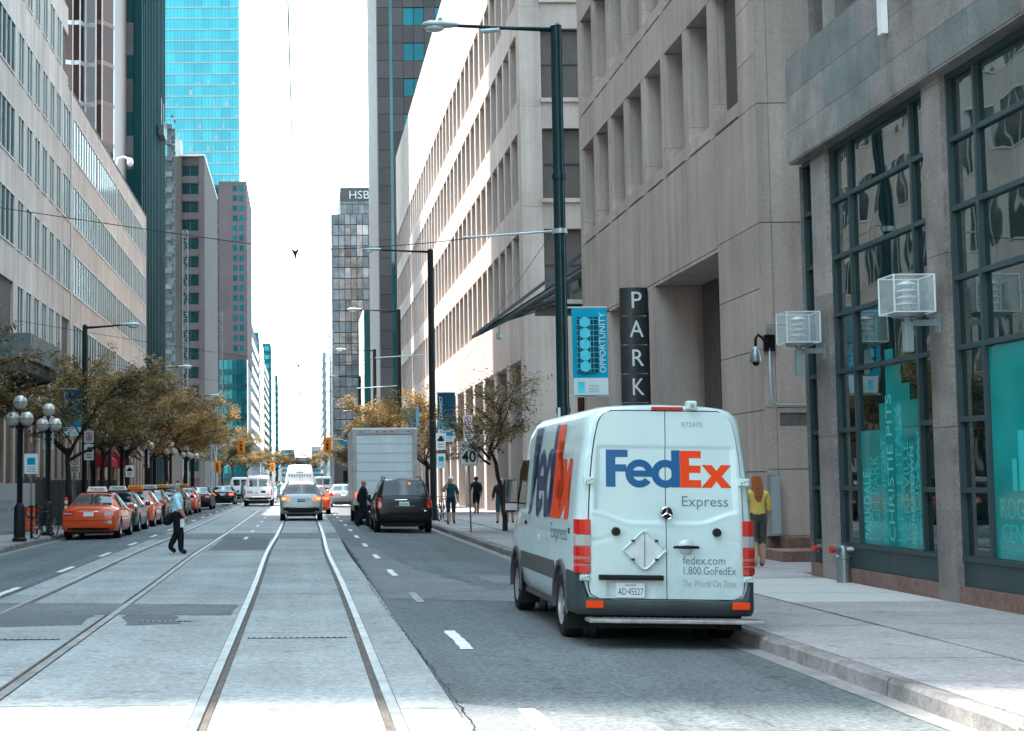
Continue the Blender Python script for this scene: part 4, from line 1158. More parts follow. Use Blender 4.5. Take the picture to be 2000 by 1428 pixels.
o, i_ = ringpoly(313, 71, 74, 35, 0, 360, 28); side_letter([[o[k], o[k + 1], i_[k + 1], i_[k]] for k in range(28)] + [[(344, 0), (389, 0), (389, 195), (344, 195)]], m_fx_navy)
text('lettering', 'Express', .2, m_fx_grey, VAN, (-.9945, 1.75, 1.12), '-x', w=1.15, h=.24, align='LEFT', extrude=.0005)
# bumper: wraps round the corners
bw = [(-1.0, .62), (-1.0, .3), (-.985, .1), (-.95, .0), (-.88, -.055), (-.6, -.075), (0, -.08), (.6, -.075), (.88, -.055), (.95, .0), (.985, .1), (1.0, .3), (1.0, .62)]
def side_top(y, x): return .50 if abs(x) < .86 else .50 + .30 * smooth(.86, .965, abs(x))
prof = []
for x, y in bw:
    zt = side_top(y, x)
    prof.append([(x * .985, y + .03, .34), (x, y, .38), (x * 1.003, y - .004, .44), (x * 1.0, y, zt - .02), (x * .985, y + .02, zt), (x * .93, y + .09, zt)])
MB().grid(prof).build('rear_bumper', m_trim, VAN, smooth='auto', angle=40)
for s in (-1, 1):
    MB().box(s * .80 - .095, s * .80 + .095, -.09, -.06, .415, .495).build('bumper_reflector', m_orangelens, VAN, bevel=.006).rotation_euler = (0, 0, 0)
    for k, (za, zb) in enumerate(((1.765, 1.845), (.71, .775))):
        h = MB().box(s * .845 - .055, s * .845 + .055, -.045, .02, za, zb).build('door_hinge', m_van, VAN, bevel=.01)
        h.location.x = s * (.01 if k == 0 else .055)
        for q in (-.03, .0, .03): MB().cyl((s * .845 + q, -.052, (za + zb) / 2 + q * .4), (s * .845 + q, -.044, (za + zb) / 2 + q * .4), .007, n=6).build('bolt', m_black, h)
    MB().cyl((s * .555, -.055, 1.25), (s * .555, -.01, 1.25), .042, .05, n=16).build('door_stop', m_black, VAN, smooth='auto')
    # tail light: stacked lenses wrapping the corner
    tl = None
    for za, zb, mt in ((1.215, 1.38, m_redlens), (1.085, 1.21, m_clearlens), (.975, 1.08, m_redlens), (.935, .972, m_pinklens), (.895, .932, m_redlens), (.865, .892, m_pinklens), (.79, .862, m_redlens)):
        pts = [(.835, -.03), (.90, -.026), (.955, .0), (.985, .04), (1.004, .11), (.96, .13), (.84, .03)]
        mb = MB().prism([(s * x, y) for x, y in (pts if s > 0 else pts[::-1])], 'z', za, zb)
        p = mb.build('tail_light' if tl is None else 'lens', mt, VAN if tl is None else tl, bevel=.006)
        tl = tl or p
# step board behind the bumper
sb = MB().box(-.9, 1.0, -.30, -.02, .275, .315).build('step_board', m_diamond, VAN, bevel=.008)
for i in range(26):
    MB().box(-.86 + i * .071, -.83 + i * .071, -.285, -.05, .315, .320).build('tread', m_diamond, sb)
for s in (-1, 1): MB().box(s * .6 - .03, s * .6 + .03, -.1, .5, .22, .275).build('step_bracket', m_black, VAN)
# door furniture
MB().box(-.75, -.04, -.075, -.01, .722, .778).build('door_bar', m_black, VAN, bevel=.012)
pl = MB().box(-.555, -.245, -.031, -.022, .53, .69).build('number_plate', m_plate, VAN, bevel=.006)
text('lettering', 'AD\u00b745527', .1, m_plate_tx, VAN, (-.4, -.033, .56), '-y', w=.275, h=.075, extrude=.0006)
text('lettering', 'ONTARIO', .03, m_plate_tx, VAN, (-.4, -.033, .657), '-y', w=.12, h=.016, extrude=.0006)
hd = MB(); hd.lathe((0, 0, 0), [(.0001, .02), (.07, .016), (.085, .0)], 20)
o = hd.build('handle_cup', m_van, VAN, smooth=True); o.rotation_euler = (R(90), 0, 0); o.location = (.215, -.018, 1.085)
MB().tube([(.08, -.03, 1.085), (.1, -.06, 1.087), (.22, -.068, 1.09), (.33, -.06, 1.087), (.35, -.03, 1.085)], [.014, .016, .019, .016, .014], n=8).build('door_handle', m_black, VAN, smooth=True)
em = MB(); em.cyl((.0, -.03, 1.455), (.0, -.045, 1.455), .072, n=28).build('badge', m_black, VAN)
bd = MB()
nn = 28
for i in range(nn):
    a, b = 2 * math.pi * i / nn, 2 * math.pi * (i + 1) / nn; bd.cyl((.066 * math.cos(a), -.048, 1.455 + .066 * math.sin(a)), (.066 * math.cos(b), -.048, 1.455 + .066 * math.sin(b)), .008, n=6)
for a in (90, 210, 330): bd.cyl((0, -.05, 1.455), (.06 * math.cos(R(a)), -.048, 1.455 + .06 * math.sin(R(a))), .014, .003, n=6)
bd.build('badge_star', m_chrome, VAN)
# placard holder
cx, cz, hw, hh = -.245, 1.05, .235, .205
dm = [(cx - hw, cz), (cx - hw * .1, cz - hh), (cx + hw * .1, cz - hh), (cx + hw, cz), (cx + hw * .1, cz + hh), (cx - hw * .1, cz + hh)]
ph = MB().prism(dm, 'y', -.035, -.022).build('placard_holder', m_scaf if False else M('placard_plate', (.55, .62, .63), .4, var=.1, scale=6.), VAN)
for i in range(6):
    (xa, za), (xb, zb) = dm[i], dm[(i + 1) % 6]
    MB().cyl((xa, -.038, za), (xb, -.038, zb), .012, n=6).build('rim_rail', m_van, ph)
for a, b in ((-.55, .5), (.55, .5), (-.55, -.5), (.55, -.5)): MB().box(cx + a * hw - .018, cx + a * hw + .018, -.06, -.036, cz + b * hh - .012, cz + b * hh + .012).build('clip', m_trim, ph)
for z in (-.15, -.06, .0, .1): MB().cyl((cx, -.042, cz + z), (cx, -.034, cz + z), .014, n=8).build('rivet', m_rim, ph)
MB().box(cx - .003, cx + .003, -.038, -.034, cz - hh * .9, cz + hh * .9).build('fold_line', m_trim, ph)
# roof fittings
MB().box(-.15, .2, .015, .06, 2.595, 2.63).build('third_brake_light', m_redlens, VAN, bevel=.006)
rc_ = MB().box(.235, .35, -.02, .1, 2.6, 2.7).build('rear_camera', m_van, VAN, bevel=.02); MB().cyl((.29, -.03, 2.645), (.29, -.015, 2.645), .022, n=12).build('lens', m_chrome, rc_)
# flank trim between the wheels, wheel arches, flaps, wheels
for s in (-1, 1):
    for ya, yb in ((1.5, 4.27),):
        MB().box(s * .975 - .02, s * .975 + .022, ya, yb, .63, .85).build('side_trim', m_sidetrim, VAN, bevel=.008)
    MB().box(s * .96 - .02, s * .96 + .038, .5, .62, .6, .82).build('side_trim', m_sidetrim, VAN, bevel=.008)
    for yy in (1.06, 4.73):
        arc = MB(); A = [R(-8 + 196 * k / 28) for k in range(29)]
        arc.grid([[(s * (.955 + dx), yy + rr * math.cos(a), .38 + rr * math.sin(a)) for dx, rr in ((0., .44), (.05, .445), (.052, .50), (.03, .52))] for a in A])
        arc.build('wheel_arch', m_sidetrim, VAN, smooth='auto')
        hs = MB(); hs.cyl((s * .6, yy, .38), (s * .63, yy, .38), .44, n=28); hs.build('arch_liner', m_black, VAN)
        wheel(VAN, s * .865, yy, .36, .225, s)
        MB().box(s * .86 - .13, s * .86 + .13, yy - .47, yy - .45, .13, .55).build('mud_flap', m_black, VAN)
    MB().box(s * .6, s * .93, 1.6, 4.2, .3, .36).build('side_sill', m_sidetrim, VAN)
MB().box(-.72, .72, .12, 5.3, .19, .4).build('underbody', m_black, VAN)  # set low and wide to block light and deepen the shade below
# cab: side windows, mirrors, seams
for s in (-1, 1):
    rows = []
    for y in (3.95, 4.15, 4.35, 4.55, 4.72):
        zt = min(2.08, lerp_tab(ZT, y) - .22)
        rows.append([(s * (abs(flank_x(y, z)) + .004), y, z) for z in (1.42, 1.42 + (zt - 1.42) * .5, zt)])
    MB().grid(rows).build('side_window', m_carglass, VAN)
    mr = MB().box(s * 1.07 - .1, s * 1.07 + .1, 4.66, 4.78, 1.36, 1.82).build('wing_mirror', m_black, VAN, bevel=.035)
    MB().box(s * 1.07 - .085, s * 1.07 + .085, 4.655, 4.66, 1.5, 1.8).build('mirror_glass', m_glass_dk, mr); MB().box(s * 1.07 - .085, s * 1.07 + .085, 4.655, 4.66, 1.385, 1.48).build('mirror_glass', m_clearlens, mr)
    MB().tube([(s * .96, 4.75, 1.42), (s * 1.05, 4.73, 1.45)], .025, n=6).build('mirror_arm', m_black, mr)
    for y in (2.02, 3.36, 3.9):
        mb = MB(); zz = [.62 + .06 * k for k in range(29)]
        mb.grid([[(s * (abs(flank_x(y, z)) + .0015), y - .004, z), (s * (abs(flank_x(y, z)) + .0015), y + .004, z)] for z in zz if z < 2.35]); mb.build('door_seam', m_trim, VAN, recalc=False)
    MB().box(s * .985 - .012, s * .985 + .03, .42, .5, 1.2, 1.27).build('side_marker', m_black, VAN, bevel=.01)
    MB().box(s * .99 - .012, s * .99 + .028, 3.72, 3.86, 1.22, 1.27).build('door_handle', m_black, VAN, bevel=.01)
fl = MB(); fl.cyl((-.995, 2.7, 1.05), (-.975, 2.7, 1.05), .07, n=16); fl.build('fuel_cap', m_van, VAN)
ws = MB(); ws.grid([[(x, y, lerp_tab(ZT, y) + .003) for x in (-.68, -.3, .3, .68)] for y in (4.45, 4.7, 5.0, 5.3)]); ws.build('windscreen', m_carglass, VAN)
# ------------------------------------------------------------------ other vehicles
def hermite(tab, y):
    """smooth interpolation of a table (y, v...)"""
    n = len(tab)
    if y <= tab[0][0]: return tab[0][1:]
    if y >= tab[-1][0]: return tab[-1][1:]
    for k in range(n - 1):
        if y <= tab[k + 1][0]: break
    y0, y1 = tab[k][0], tab[k + 1][0]; h = y1 - y0; t = (y - y0) / h
    out = []
    for c in range(1, len(tab[0])):
        def sl(i):
            if i <= 0 or i >= n - 1: j = max(0, min(n - 2, i)); return (tab[j + 1][c] - tab[j][c]) / (tab[j + 1][0] - tab[j][0])
            a = (tab[i][c] - tab[i - 1][c]) / (tab[i][0] - tab[i - 1][0]); b = (tab[i + 1][c] - tab[i][c]) / (tab[i + 1][0] - tab[i][0])
            return 0. if a * b <= 0 else 2 * a * b / (a + b)
        m0, m1 = sl(k), sl(k + 1); v0, v1 = tab[k][c], tab[k + 1][c]
        out.append((2 * t ** 3 - 3 * t * t + 1) * v0 + (t ** 3 - 2 * t * t + t) * h * m0 + (-2 * t ** 3 + 3 * t * t) * v1 + (t ** 3 - t * t) * h * m1)
    return out
def car_section(tab, y):
    zb, zs, zt, w, rw = hermite(tab, y)
    P = [(0, zb), (w * .8, zb), (w * .95, zb + .05), (w * .99, zb + .16), (w, (zb + zs) / 2 + .03), (w * .985, zs - .06), (w * .955, zs)]
    ct = zt - .035; x0 = w * .955
    for f in (.08, .5, .92): P.append((x0 + (rw - x0) * (f ** 1.15), zs + (ct - zs) * f))
    P += [(rw * .93, zt - .012), (rw * .6, zt + .006), (rw * .3, zt + .012), (0, zt + .014)]
    return P
BODY = {}
def car(name, label, cat, spec, paint, loc, rz=0., group=None, detail=True):
    t = root(name, loc, label, cat, group, rz)
    tab = spec['tab']; Lc = tab[-1][0]
    N_ = 46; ys_ = sorted(set([Lc * i / N_ for i in range(N_ + 1)] + [r[0] for r in tab] + [.02, .05, .1]))
    rows = []
    for y in ys_:
        h = car_section(tab, y); rows.append([(x, y, z) for x, z in h] + [(-x, y, z) for x, z in h[-2:0:-1]])
    mb = MB(); mb.grid(rows, closed=True); n = len(rows[0])
    mb.f.append(list(range(n))); mb.mi.append(0); mb.f.append(list(range((len(rows) - 1) * n, len(rows) * n))); mb.mi.append(0)
    wr = spec['wr']; W = spec['W'] / 2
    if id(tab) not in BODY:
        me = mb.mesh('body', paint)
        cut = MB()
        for yy in spec['axles']:
            for s in (-1, 1): cut.cyl((s * (W + .2), yy, wr), (s * (W - .28), yy, wr), wr + .06, n=24)
        me = boolean_cut(me, cut); smooth_mesh(me, 34); BODY[id(tab)] = me
    else: me = BODY[id(tab)].copy()
    me.materials.clear(); me.materials.append(paint); newobj('body', me, t)
    nh = 13
    def patch_(nm, ya, yb, ia, ib, mat, both=False, off=.006, xlim=None):
        yy = [ya + (yb - ya) * i / 8 for i in range(9)]
        for s in ((1, -1) if both else (0,)):
            R2 = []
            for y in yy:
                h = car_section(tab, y); seg = h[ia:ib + 1]
                if s: R2.append([(s * (x + off), y, z + (off * .3)) for x, z in seg])
                else: R2.append([(x, y - off, z + off) for x, z in seg] + [(-x, y - off, z + off) for x, z in seg[::-1]])
            MB().grid(R2).build(nm, mat, t, smooth=True)
    ra, rb = spec['rear_glass']; patch_('rear_window', ra, rb, 10, 13, m_carglass)
    fa, fb = spec['windscreen']; patch_('windscreen', fa, fb, 10, 13, m_carglass)
    for a, b in spec['side_glass']: patch_('side_window', a, b, 7, 9, m_carglass, True)
    for yy in spec['axles']:
        for s in (-1, 1):
            wheel(t, s * (W - .115), yy, wr, .21, s)
    for s in (-1, 1): MB().box(s * (W - .3) - .02, s * (W - .3) + .02, .3, Lc - .3, wr * .6, wr * 1.9).build('arch_liner', m_black, t)
    MB().box(-W + .32, W - .32, .2, Lc - .3, wr * .55, wr * 1.2).build('underbody', m_black, t)
    for d in spec.get('rear', ()):      # (name, x0, x1, z0, z1, mat, mirrored, depth)
        nm, x0, x1, z0, z1, mt, mir = d[:7]; dp = d[7] if len(d) > 7 else 0.; wrap = d[8] if len(d) > 8 else 0.
        for s in ((1, -1) if mir else (1,)):
            pts = [(x0, z0), (x1, z0), (x1, z1), (x0, z1)]
            # follow the body: sample the rear surface depth at each corner
            mb = MB(); nx = 6; R3 = []
            for j in range(4):
                z = z0 + (z1 - z0) * j / 3; row = []
                for i in range(nx + 1):
                    x = x0 + (x1 - x0) * i / nx; row.append((s * x, rear_depth(tab, abs(x), z) - .012 - dp, z))
                R3.append(row)
            mb.grid(R3)
            bk = [[(x, y + .03, z) for x, y, z in r] for r in R3]
            bd = R3[0] + [r[-1] for r in R3[1:]] + R3[-1][-2::-1] + [r[0] for r in R3[-2:0:-1]]
            mb.grid([bd + bd[:1], [(x, y + .05, z) for x, y, z in bd + bd[:1]]])
            mb.build(nm, mt, t, smooth='auto', angle=50)
    for s in (-1, 1):
        zs = hermite(tab, spec['mirror'])[1]
        MB().box(s * (W + .07) - .09, s * (W + .07) + .09, spec['mirror'], spec['mirror'] + .1, zs + .0, zs + .16).build('wing_mirror', paint, t, bevel=.03)
    return t
RD = {}
def rear_depth(tab, x, z):
    k = (id(tab), round(x, 2), round(z, 3))
    if k not in RD: RD[k] = rear_depth_(tab, x, z)
    return RD[k]
SECT = {}
def rear_depth_(tab, x, z):
    """distance in from the rear plane at which the body covers the point x,z"""
    y = 0.
    while y < 1.2:
        P = SECT.get((id(tab), round(y, 3)))
        if P is None: P = SECT[(id(tab), round(y, 3))] = car_section(tab, y)
        zb, zt = P[0][1], P[-1][1]
        if zb <= z <= zt:
            xm = 0
            for (xa, za), (xb, zb_) in zip(P[1:], P[2:]):
                if min(za, zb_) <= z <= max(za, zb_) and abs(zb_ - za) > 1e-6: xm = max(xm, xa + (xb - xa) * (z - za) / (zb_ - za))
            if x <= xm: return y
        y += .01
    return y
m_or = M('orange_taxi_paint', (.62, .072, .016), .25, var=.03, coat=.6)
m_blk = M('black_car_paint', (.007, .010, .011), .22, var=.05, coat=0., spec=.22)
m_blkgrn = M('dark_green_taxi_paint', (.01, .018, .018), .22, var=.05, coat=.2, spec=.4)
m_silver = M('silver_car_paint', (.28, .31, .32), .3, metal=.3, var=.03, coat=.5)
m_whitecar = M('white_car_paint', (.72, .74, .75), .3, var=.03, coat=.4)
m_greycar = M('grey_car_paint', (.2, .2, .21), .3, metal=.3, var=.03, coat=.5)
m_lamp_lit = M('lit_tail_lamp', (.7, .06, .02), .3, var=0., emit=((1., .08, .02), .5))
m_amber_lit = M('lit_indicator', (.8, .25, .05), .3, var=0., emit=((1., .2, .03), .5))
SEDAN = dict(W=1.82, wr=.33, axles=(1.05, 3.83), mirror=3.1, tab=[
    (0, .36, .60, .66, .70, .55), (.03, .30, .74, .82, .79, .6), (.1, .26, .86, .98, .84, .64), (.3, .23, .92, 1.04, .885, .68), (.62, .22, .945, 1.06, .905, .69), (1.5, .2, .955, 1.42, .91, .565),
    (2.1, .2, .95, 1.465, .91, .57), (2.75, .2, .93, 1.43, .91, .57), (3.6, .2, .90, 1.01, .90, .68), (4.35, .22, .78, .86, .87, .66), (4.7, .26, .62, .70, .76, .55), (4.8, .34, .5, .56, .66, .5)],
    rear_glass=(.72, 1.42), windscreen=(2.85, 3.5), side_glass=((1.35, 2.15), (2.22, 3.0)))
def sedan(label, paint, loc, rz=0., plate='', taxi=None, group=None, lit=False, name='sedan'):
    sp = dict(SEDAN); tl = m_lamp_lit if lit else m_redlens
    sp['rear'] = [('tail_light', .46, .80, .76, .90, tl, True), ('lens_strip', .5, .78, .80, .84, m_clearlens, True, .006), ('number_plate', -.155, .155, .74, .86, m_plate, False), ('rear_bumper_lip', -.66, .66, .30, .38, m_black, False),
                  ('chrome_strip', -.3, .3, .885, .905, m_chrome, False), ('bumper_seam', -.76, .76, .60, .607, m_black, False)]
    t = car(name, label, 'taxi' if taxi else 'car', sp, paint, loc, rz, group)
    if plate: text('lettering', plate, .07, m_plate_tx, t, (0, -.012 + rear_depth(sp['tab'], 0, .8) - .004, .765), '-y', w=.26, h=.06, extrude=.0006)
    if taxi:
        sg = MB().prism([(-.34, 1.49), (.34, 1.49), (.28, 1.66), (-.28, 1.66)], 'y', 1.85, 2.05).build('roof_sign', taxi, t, bevel=.02)
        text('lettering', 'TAXI', .1, m_plate_tx if taxi != m_or else m_plate_tx, t, (0, 1.845, 1.53), '-y', w=.42, h=.09, extrude=.001)
        MB().box(-.42, .42, 1.9, 2.0, 1.465, 1.49).build('sign_bracket', m_black, t)
    return t
m_sign_w = M('white_taxi_sign', (.8, .78, .74), .4, var=.03)
m_sign_o = M('amber_taxi_sign', (.75, .36, .05), .4, var=.03)
m_sign_r = M('red_taxi_sign', (.6, .12, .08), .4, var=.03)
zl = zroad(-6.75)
tx = sedan('orange taxi sedan, nearest of the line at the left kerb, white roof sign', m_or, (-6.72, 48.6, zl), R(-.5), 'CAZP 737', m_sign_w, 'taxis waiting at the left kerb')
MB().box(.56, .72, .0, .03, .50, .60).build('number_sticker', m_plate, tx)
line = [('dark green taxi second in line behind the nearest orange taxi', m_blkgrn, 54.6, m_sign_w), ('orange taxi third in line with amber roof sign', m_or, 60.5, m_sign_o), ('dark taxi fourth in line with white roof sign', m_blk, 66.4, m_sign_w),
        ('dark taxi fifth in line with amber roof sign', m_blkgrn, 72.2, m_sign_o), ('dark taxi sixth in line, just behind the walking man', m_blk, 78.1, m_sign_w)]
for lb, pt, yy, sg in line: sedan(lb, pt, (-6.75, yy, zl), R(random.uniform(-.6, .6)), 'BX', sg, 'taxis waiting at the left kerb')
sedan('orange taxi parked beyond the dark taxis, right of the walking man', m_or, (-6.7, 85., zl), 0, '', m_sign_o, 'taxis waiting at the left kerb')
sedan('black car parked last at the left kerb before the crossing', m_blk, (-6.5, 96., zl), 0, 'CB')
sedan('black sedan driving away with bright red tail lamps', m_blk, (-5.75, 112, zl), 0, 'AZ', lit=True)
sedan('silver sedan beside the box truck, farther ahead', m_greycar, (2.75, 101, -.03), 0, 'AZ')
sedan('white sedan ahead of the silver sedan in the right lane', m_whitecar, (2.9, 112, -.03), 0, '')
sedan('red car partly hidden ahead of the silver crossover', m_or, (.62, 80, 0), 0, '', lit=True)

CROSS = dict(W=1.88, wr=.37, axles=(.95, 3.78), mirror=3.05, tab=[
    (0, .42, .62, .70, .80, .62), (.03, .36, .86, .98, .86, .68), (.1, .32, 1.0, 1.10, .9, .72), (.2, .3, 1.04, 1.16, .92, .73), (.62, .28, 1.07, 1.60, .935, .62),
    (1.1, .26, 1.06, 1.67, .94, .61), (2.0, .26, 1.04, 1.69, .94, .61), (2.7, .26, 1.02, 1.64, .94, .61), (3.55, .26, .99, 1.10, .93, .72), (4.3, .28, .88, .96, .9, .7), (4.62, .32, .7, .78, .8, .6), (4.72, .4, .58, .64, .7, .5)],
    rear_glass=(.22, .56), windscreen=(2.8, 3.45), side_glass=((.85, 1.7), (1.78, 2.85)))
sp = dict(CROSS); sp['rear'] = [('tail_light', .5, .83, .90, 1.03, m_lamp_lit, True), ('tail_light', .66, .84, .93, 1.02, m_amber_lit, True, .006), ('number_plate_recess', -.42, .42, .82, .98, m_silver, False), ('number_plate', -.17, .17, .83, .97, m_glass_teal, False, .012),
        ('bumper_cladding', -.78, .78, .37, .56, m_black, False), ('reflector', .5, .68, .585, .62, m_redlens, True), ('third_brake_light', -.18, .18, 1.60, 1.635, m_lamp_lit, False)]
silv = car('crossover_car', 'silver crossover car driving away on the tram track, indicators lit', 'car', sp, m_silver, (-.02, 67.0, .005))
for s in (-1, 1): MB().tube([(s * .56, .75, 1.66), (s * .57, .95, 1.72), (s * .57, 2.3, 1.73), (s * .56, 2.5, 1.68)], .018, n=6).build('roof_rail', m_rim, silv)
FULL = dict(W=2.0, wr=.40, axles=(1.05, 4.0), mirror=3.45, tab=[
    (0, .48, .72, .80, .88, .68), (.03, .42, .98, 1.08, .94, .74), (.09, .38, 1.1, 1.19, .965, .78), (.16, .37, 1.16, 1.26, .975, .8), (.42, .36, 1.18, 1.80, .985, .70),
    (.9, .36, 1.17, 1.86, 1., .70), (2.2, .36, 1.16, 1.87, 1., .70), (3.0, .36, 1.14, 1.83, 1., .70), (3.8, .36, 1.12, 1.24, .99, .82), (4.7, .38, 1.06, 1.14, .97, .8), (5.0, .42, .9, .98, .92, .74), (5.1, .48, .7, .78, .84, .66)],
    rear_glass=(.17, .39), windscreen=(3.08, 3.7), side_glass=((.6, 1.5), (1.6, 2.4), (2.5, 3.2)))
sp = dict(FULL); sp['rear'] = [('tail_light', .78, .93, .86, 1.2, m_redlens, True), ('number_plate', -.17, .17, .93, 1.07, m_plate, False), ('plate_surround', -.36, .36, .89, 1.1, m_blkgrn, False, -.006), ('chrome_strip', -.32, .1, 1.13, 1.15, m_chrome, False),
        ('bumper', -.85, .85, .42, .62, m_black, False), ('badge', .68, .74, .74, .79, m_chrome, False), ('red_mark', .58, .68, .82, .85, m_redlens, False)]
suv = car('full_size_suv', 'large black sport utility car parked behind the box truck', 'car', sp, m_blk, (3.5, 52.6, -.047))
text('lettering', 'CAYP 461', .07, m_plate_tx, suv, (0, -.02, .96), '-y', w=.27, h=.07, extrude=.0006)
MB().box(.16, .24, .30, .33, 1.66, 1.72).build('brake_lamp', m_lamp_lit, suv)
for s in (-1, 1): MB().tube([(s * .62, .6, 1.86), (s * .64, .8, 1.91), (s * .64, 2.7, 1.92), (s * .62, 2.9, 1.88)], .02, n=6).build('roof_rail', m_black, suv)

CARGO = dict(W=2.0, wr=.36, axles=(1.05, 4.45), mirror=4.2, tab=[
    (0, .5, .8, .9, .93, .8), (.03, .45, 1.15, 1.2, .96, .84), (.06, .44, 1.2, 1.3, .97, .85), (.12, .42, 1.22, 1.98, .985, .76), (.4, .42, 1.22, 2.06, 1., .74),
    (3.6, .42, 1.2, 2.06, 1., .74), (4.0, .42, 1.18, 2.0, 1., .74), (4.7, .42, 1.12, 1.3, .99, .82), (5.4, .45, .98, 1.06, .95, .8), (5.6, .5, .7, .8, .86, .7)],
    rear_glass=(.2, .21), windscreen=(4.1, 4.6), side_glass=((3.2, 3.9),))
def cargo(label, paint, loc, stripes=True, lit=False):
    sp = dict(CARGO); sp['rear'] = [('rear_window', .06, .62, 1.36, 1.86, m_carglass, True), ('tail_light', .86, .95, .78, 1.2, m_redlens, True), ('number_plate', .2, .5, .93, 1.07, m_black, False), ('bumper', -.9, .9, .46, .62, m_black, False),
        ('bumper_step', -.45, .45, .64, .7, m_chrome, False), ('door_seam', -.005, .005, .66, 1.95, m_black, False)]
    if stripes: sp['rear'] += [('red_badge', -.2, -.06, .86, .98, m_redlens, False), ('red_badge', .62, .72, .82, .9, m_redlens, False), ('red_stripe', .72, .78, 1.36, 1.86, m_redlens, True), ('grey_print', -.78, -.36, .9, 1.06, m_fx_lg, False)]
    t = car('passenger_van', label, 'van', sp, paint, loc)
    if stripes:
        for k in range(3): MB().box(-.7, .7, .5 + k * .5, .54 + k * .5, 2.1, 2.14).build('roof_rack_bar', m_whitecar, t)
        for s in (-1, 1): MB().box(s * .66 - .02, s * .66 + .02, .3, 2.2, 2.06, 2.16).build('roof_rack_rail', m_whitecar, t)
    return t
cargo('white van with red marks and two rear windows, stopped in the oncoming lane', m_whitecar, (-2.95, 104.5, 0))
cargo('pale van in the far right lane, seen from behind', m_silver, (1.85, 135, -.01), stripes=False)
cargo('white minibus at the far crossing on the left', m_whitecar, (-5.2, 131, -.02), stripes=False)
TALL = dict(W=2.0, wr=.36, axles=(1.05, 4.7), mirror=4.5, tab=[
    (0, .5, 1.1, 1.3, .93, .85), (.03, .42, 1.3, 1.5, .96, .86), (.07, .4, 1.35, 2.5, .975, .74), (.2, .4, 1.35, 2.64, .985, .72), (.5, .4, 1.35, 2.68, 1., .71),
    (4.0, .4, 1.35, 2.66, 1., .71), (4.5, .4, 1.3, 2.3, 1., .74), (5.2, .4, 1.2, 1.4, .98, .8), (5.7, .45, 1., 1.1, .93, .75), (5.9, .5, .7, .8, .8, .6)],
    rear_glass=(.3, .31), windscreen=(4.5, 5.1), side_glass=((3.8, 4.3),))
sp = dict(TALL); sp['rear'] = [('tail_light', .86, .95, .85, 1.3, m_redlens, True), ('door_seam', -.006, .006, .5, 2.55, m_black, False), ('bumper', -.9, .9, .42, .55, m_black, False), ('third_brake_light', -.12, .12, 2.58, 2.61, m_redlens, False)]
tall = car('tall_cargo_van', 'tall white cargo van with grey lettering ahead of the silver crossover', 'van', sp, m_whitecar, (-.1, 92.5, .005))
text('lettering', 'FRESH CITY', .2, m_fx_grey, tall, (0, .02, 1.95), '-y', w=1.35, h=.2, extrude=.001) if False else None
for i in range(9): MB().box(-.68 + i * .155, -.68 + i * .155 + .1, .015, .03, 1.98 - (.04 if i % 3 else 0), 2.14).build('print_mark', m_fx_lg, tall)
MB().box(-.2, .2, .02, .035, 2.2, 2.27).build('print_mark', m_fx_lg, tall)

# box truck
tk = root('box_truck', (3.3, 61.0, -.042), 'white box truck with closed roller door, parked ahead of the black car', 'truck')
m_box = M('pale_truck_box', (.62, .68, .7), .4, var=.05, streak=.06)
m_alu2 = M('truck_frame_metal', (.36, .35, .35), .45, metal=.4, var=.15, scale=3.)
MB().box(-1.27, 1.27, .05, 6.3, 1.0, 3.84).build('box_body', m_box, tk, bevel=.03)
for s in (-1, 1): MB().box(s * 1.2 - .085, s * 1.2 + .085, -.02, .08, .95, 3.8).build('corner_post', m_alu2, tk, bevel=.015)
MB().box(-1.12, 1.12, -.018, .07, 3.6, 3.8).build('header', m_alu2, tk, bevel=.015)
MB().box(-1.28, 1.28, -.025, .1, 3.8, 3.87).build('roof_edge', m_whitecar, tk, bevel=.01)
for x in (-.95, -.3, 0, .3, .95): MB().box(x - .05, x + .05, -.035, -.015, 3.7, 3.74).build('marker_lamp', m_redlens, tk)
for k in range(7): MB().box(-1.11, 1.11, .0, .045, 1.06 + k * .363, 1.06 + k * .363 + .346).build('door_slat', m_box, tk)
MB().box(-.12, .12, -.02, .0, 1.1, 1.18).build('door_latch', m_alu2, tk, bevel=.01)
for x in (-.55, .55): MB().tube([(x - .12, -.0, 1.32), (x - .1, -.04, 1.32), (x + .1, -.04, 1.32), (x + .12, -.0, 1.32)], .012, n=6).build('grab_handle', m_alu2, tk)
MB().box(-1.28, 1.28, -.06, .1, .82, 1.02).build('rear_sill', m_alu2, tk, bevel=.01)
for s in (-1, 1):
    MB().box(s * 1.12 - .06, s * 1.12 + .06, -.05, -.02, 1.1, 1.32).build('tail_light', m_lamp_lit if s < 0 else m_redlens, tk, bevel=.01)
    wheel(tk, s * 1.0, 1.5, .45, .3, s); wheel(tk, s * 1.0, 6.9, .45, .28, s)
    MB().box(s * .98 - .22, s * .98 + .22, .72, .75, .25, .85).build('mud_flap', m_black, tk)
    MB().box(s * 1.15 - .03, s * 1.15 + .03, 2.2, 5.6, .55, .95).build('side_guard', m_alu2, tk)
MB().box(-.9, .9, .1, 6.5, .6, .98).build('chassis', m_black, tk)
MB().box(-.9, .9, -.1, -.03, .42, .52).build('under_ride_bar', m_black, tk)
MB().box(-.6, .6, -.2, .0, .6, .82).build('tail_lift', m_black, tk, bevel=.02)
cb = MB().prism([(6.4, .5), (8.1, .5), (8.15, 1.3), (7.75, 2.5), (6.4, 2.55)], 'x', -1.1, 1.1).build('cab', m_whitecar, tk, bevel=.05)
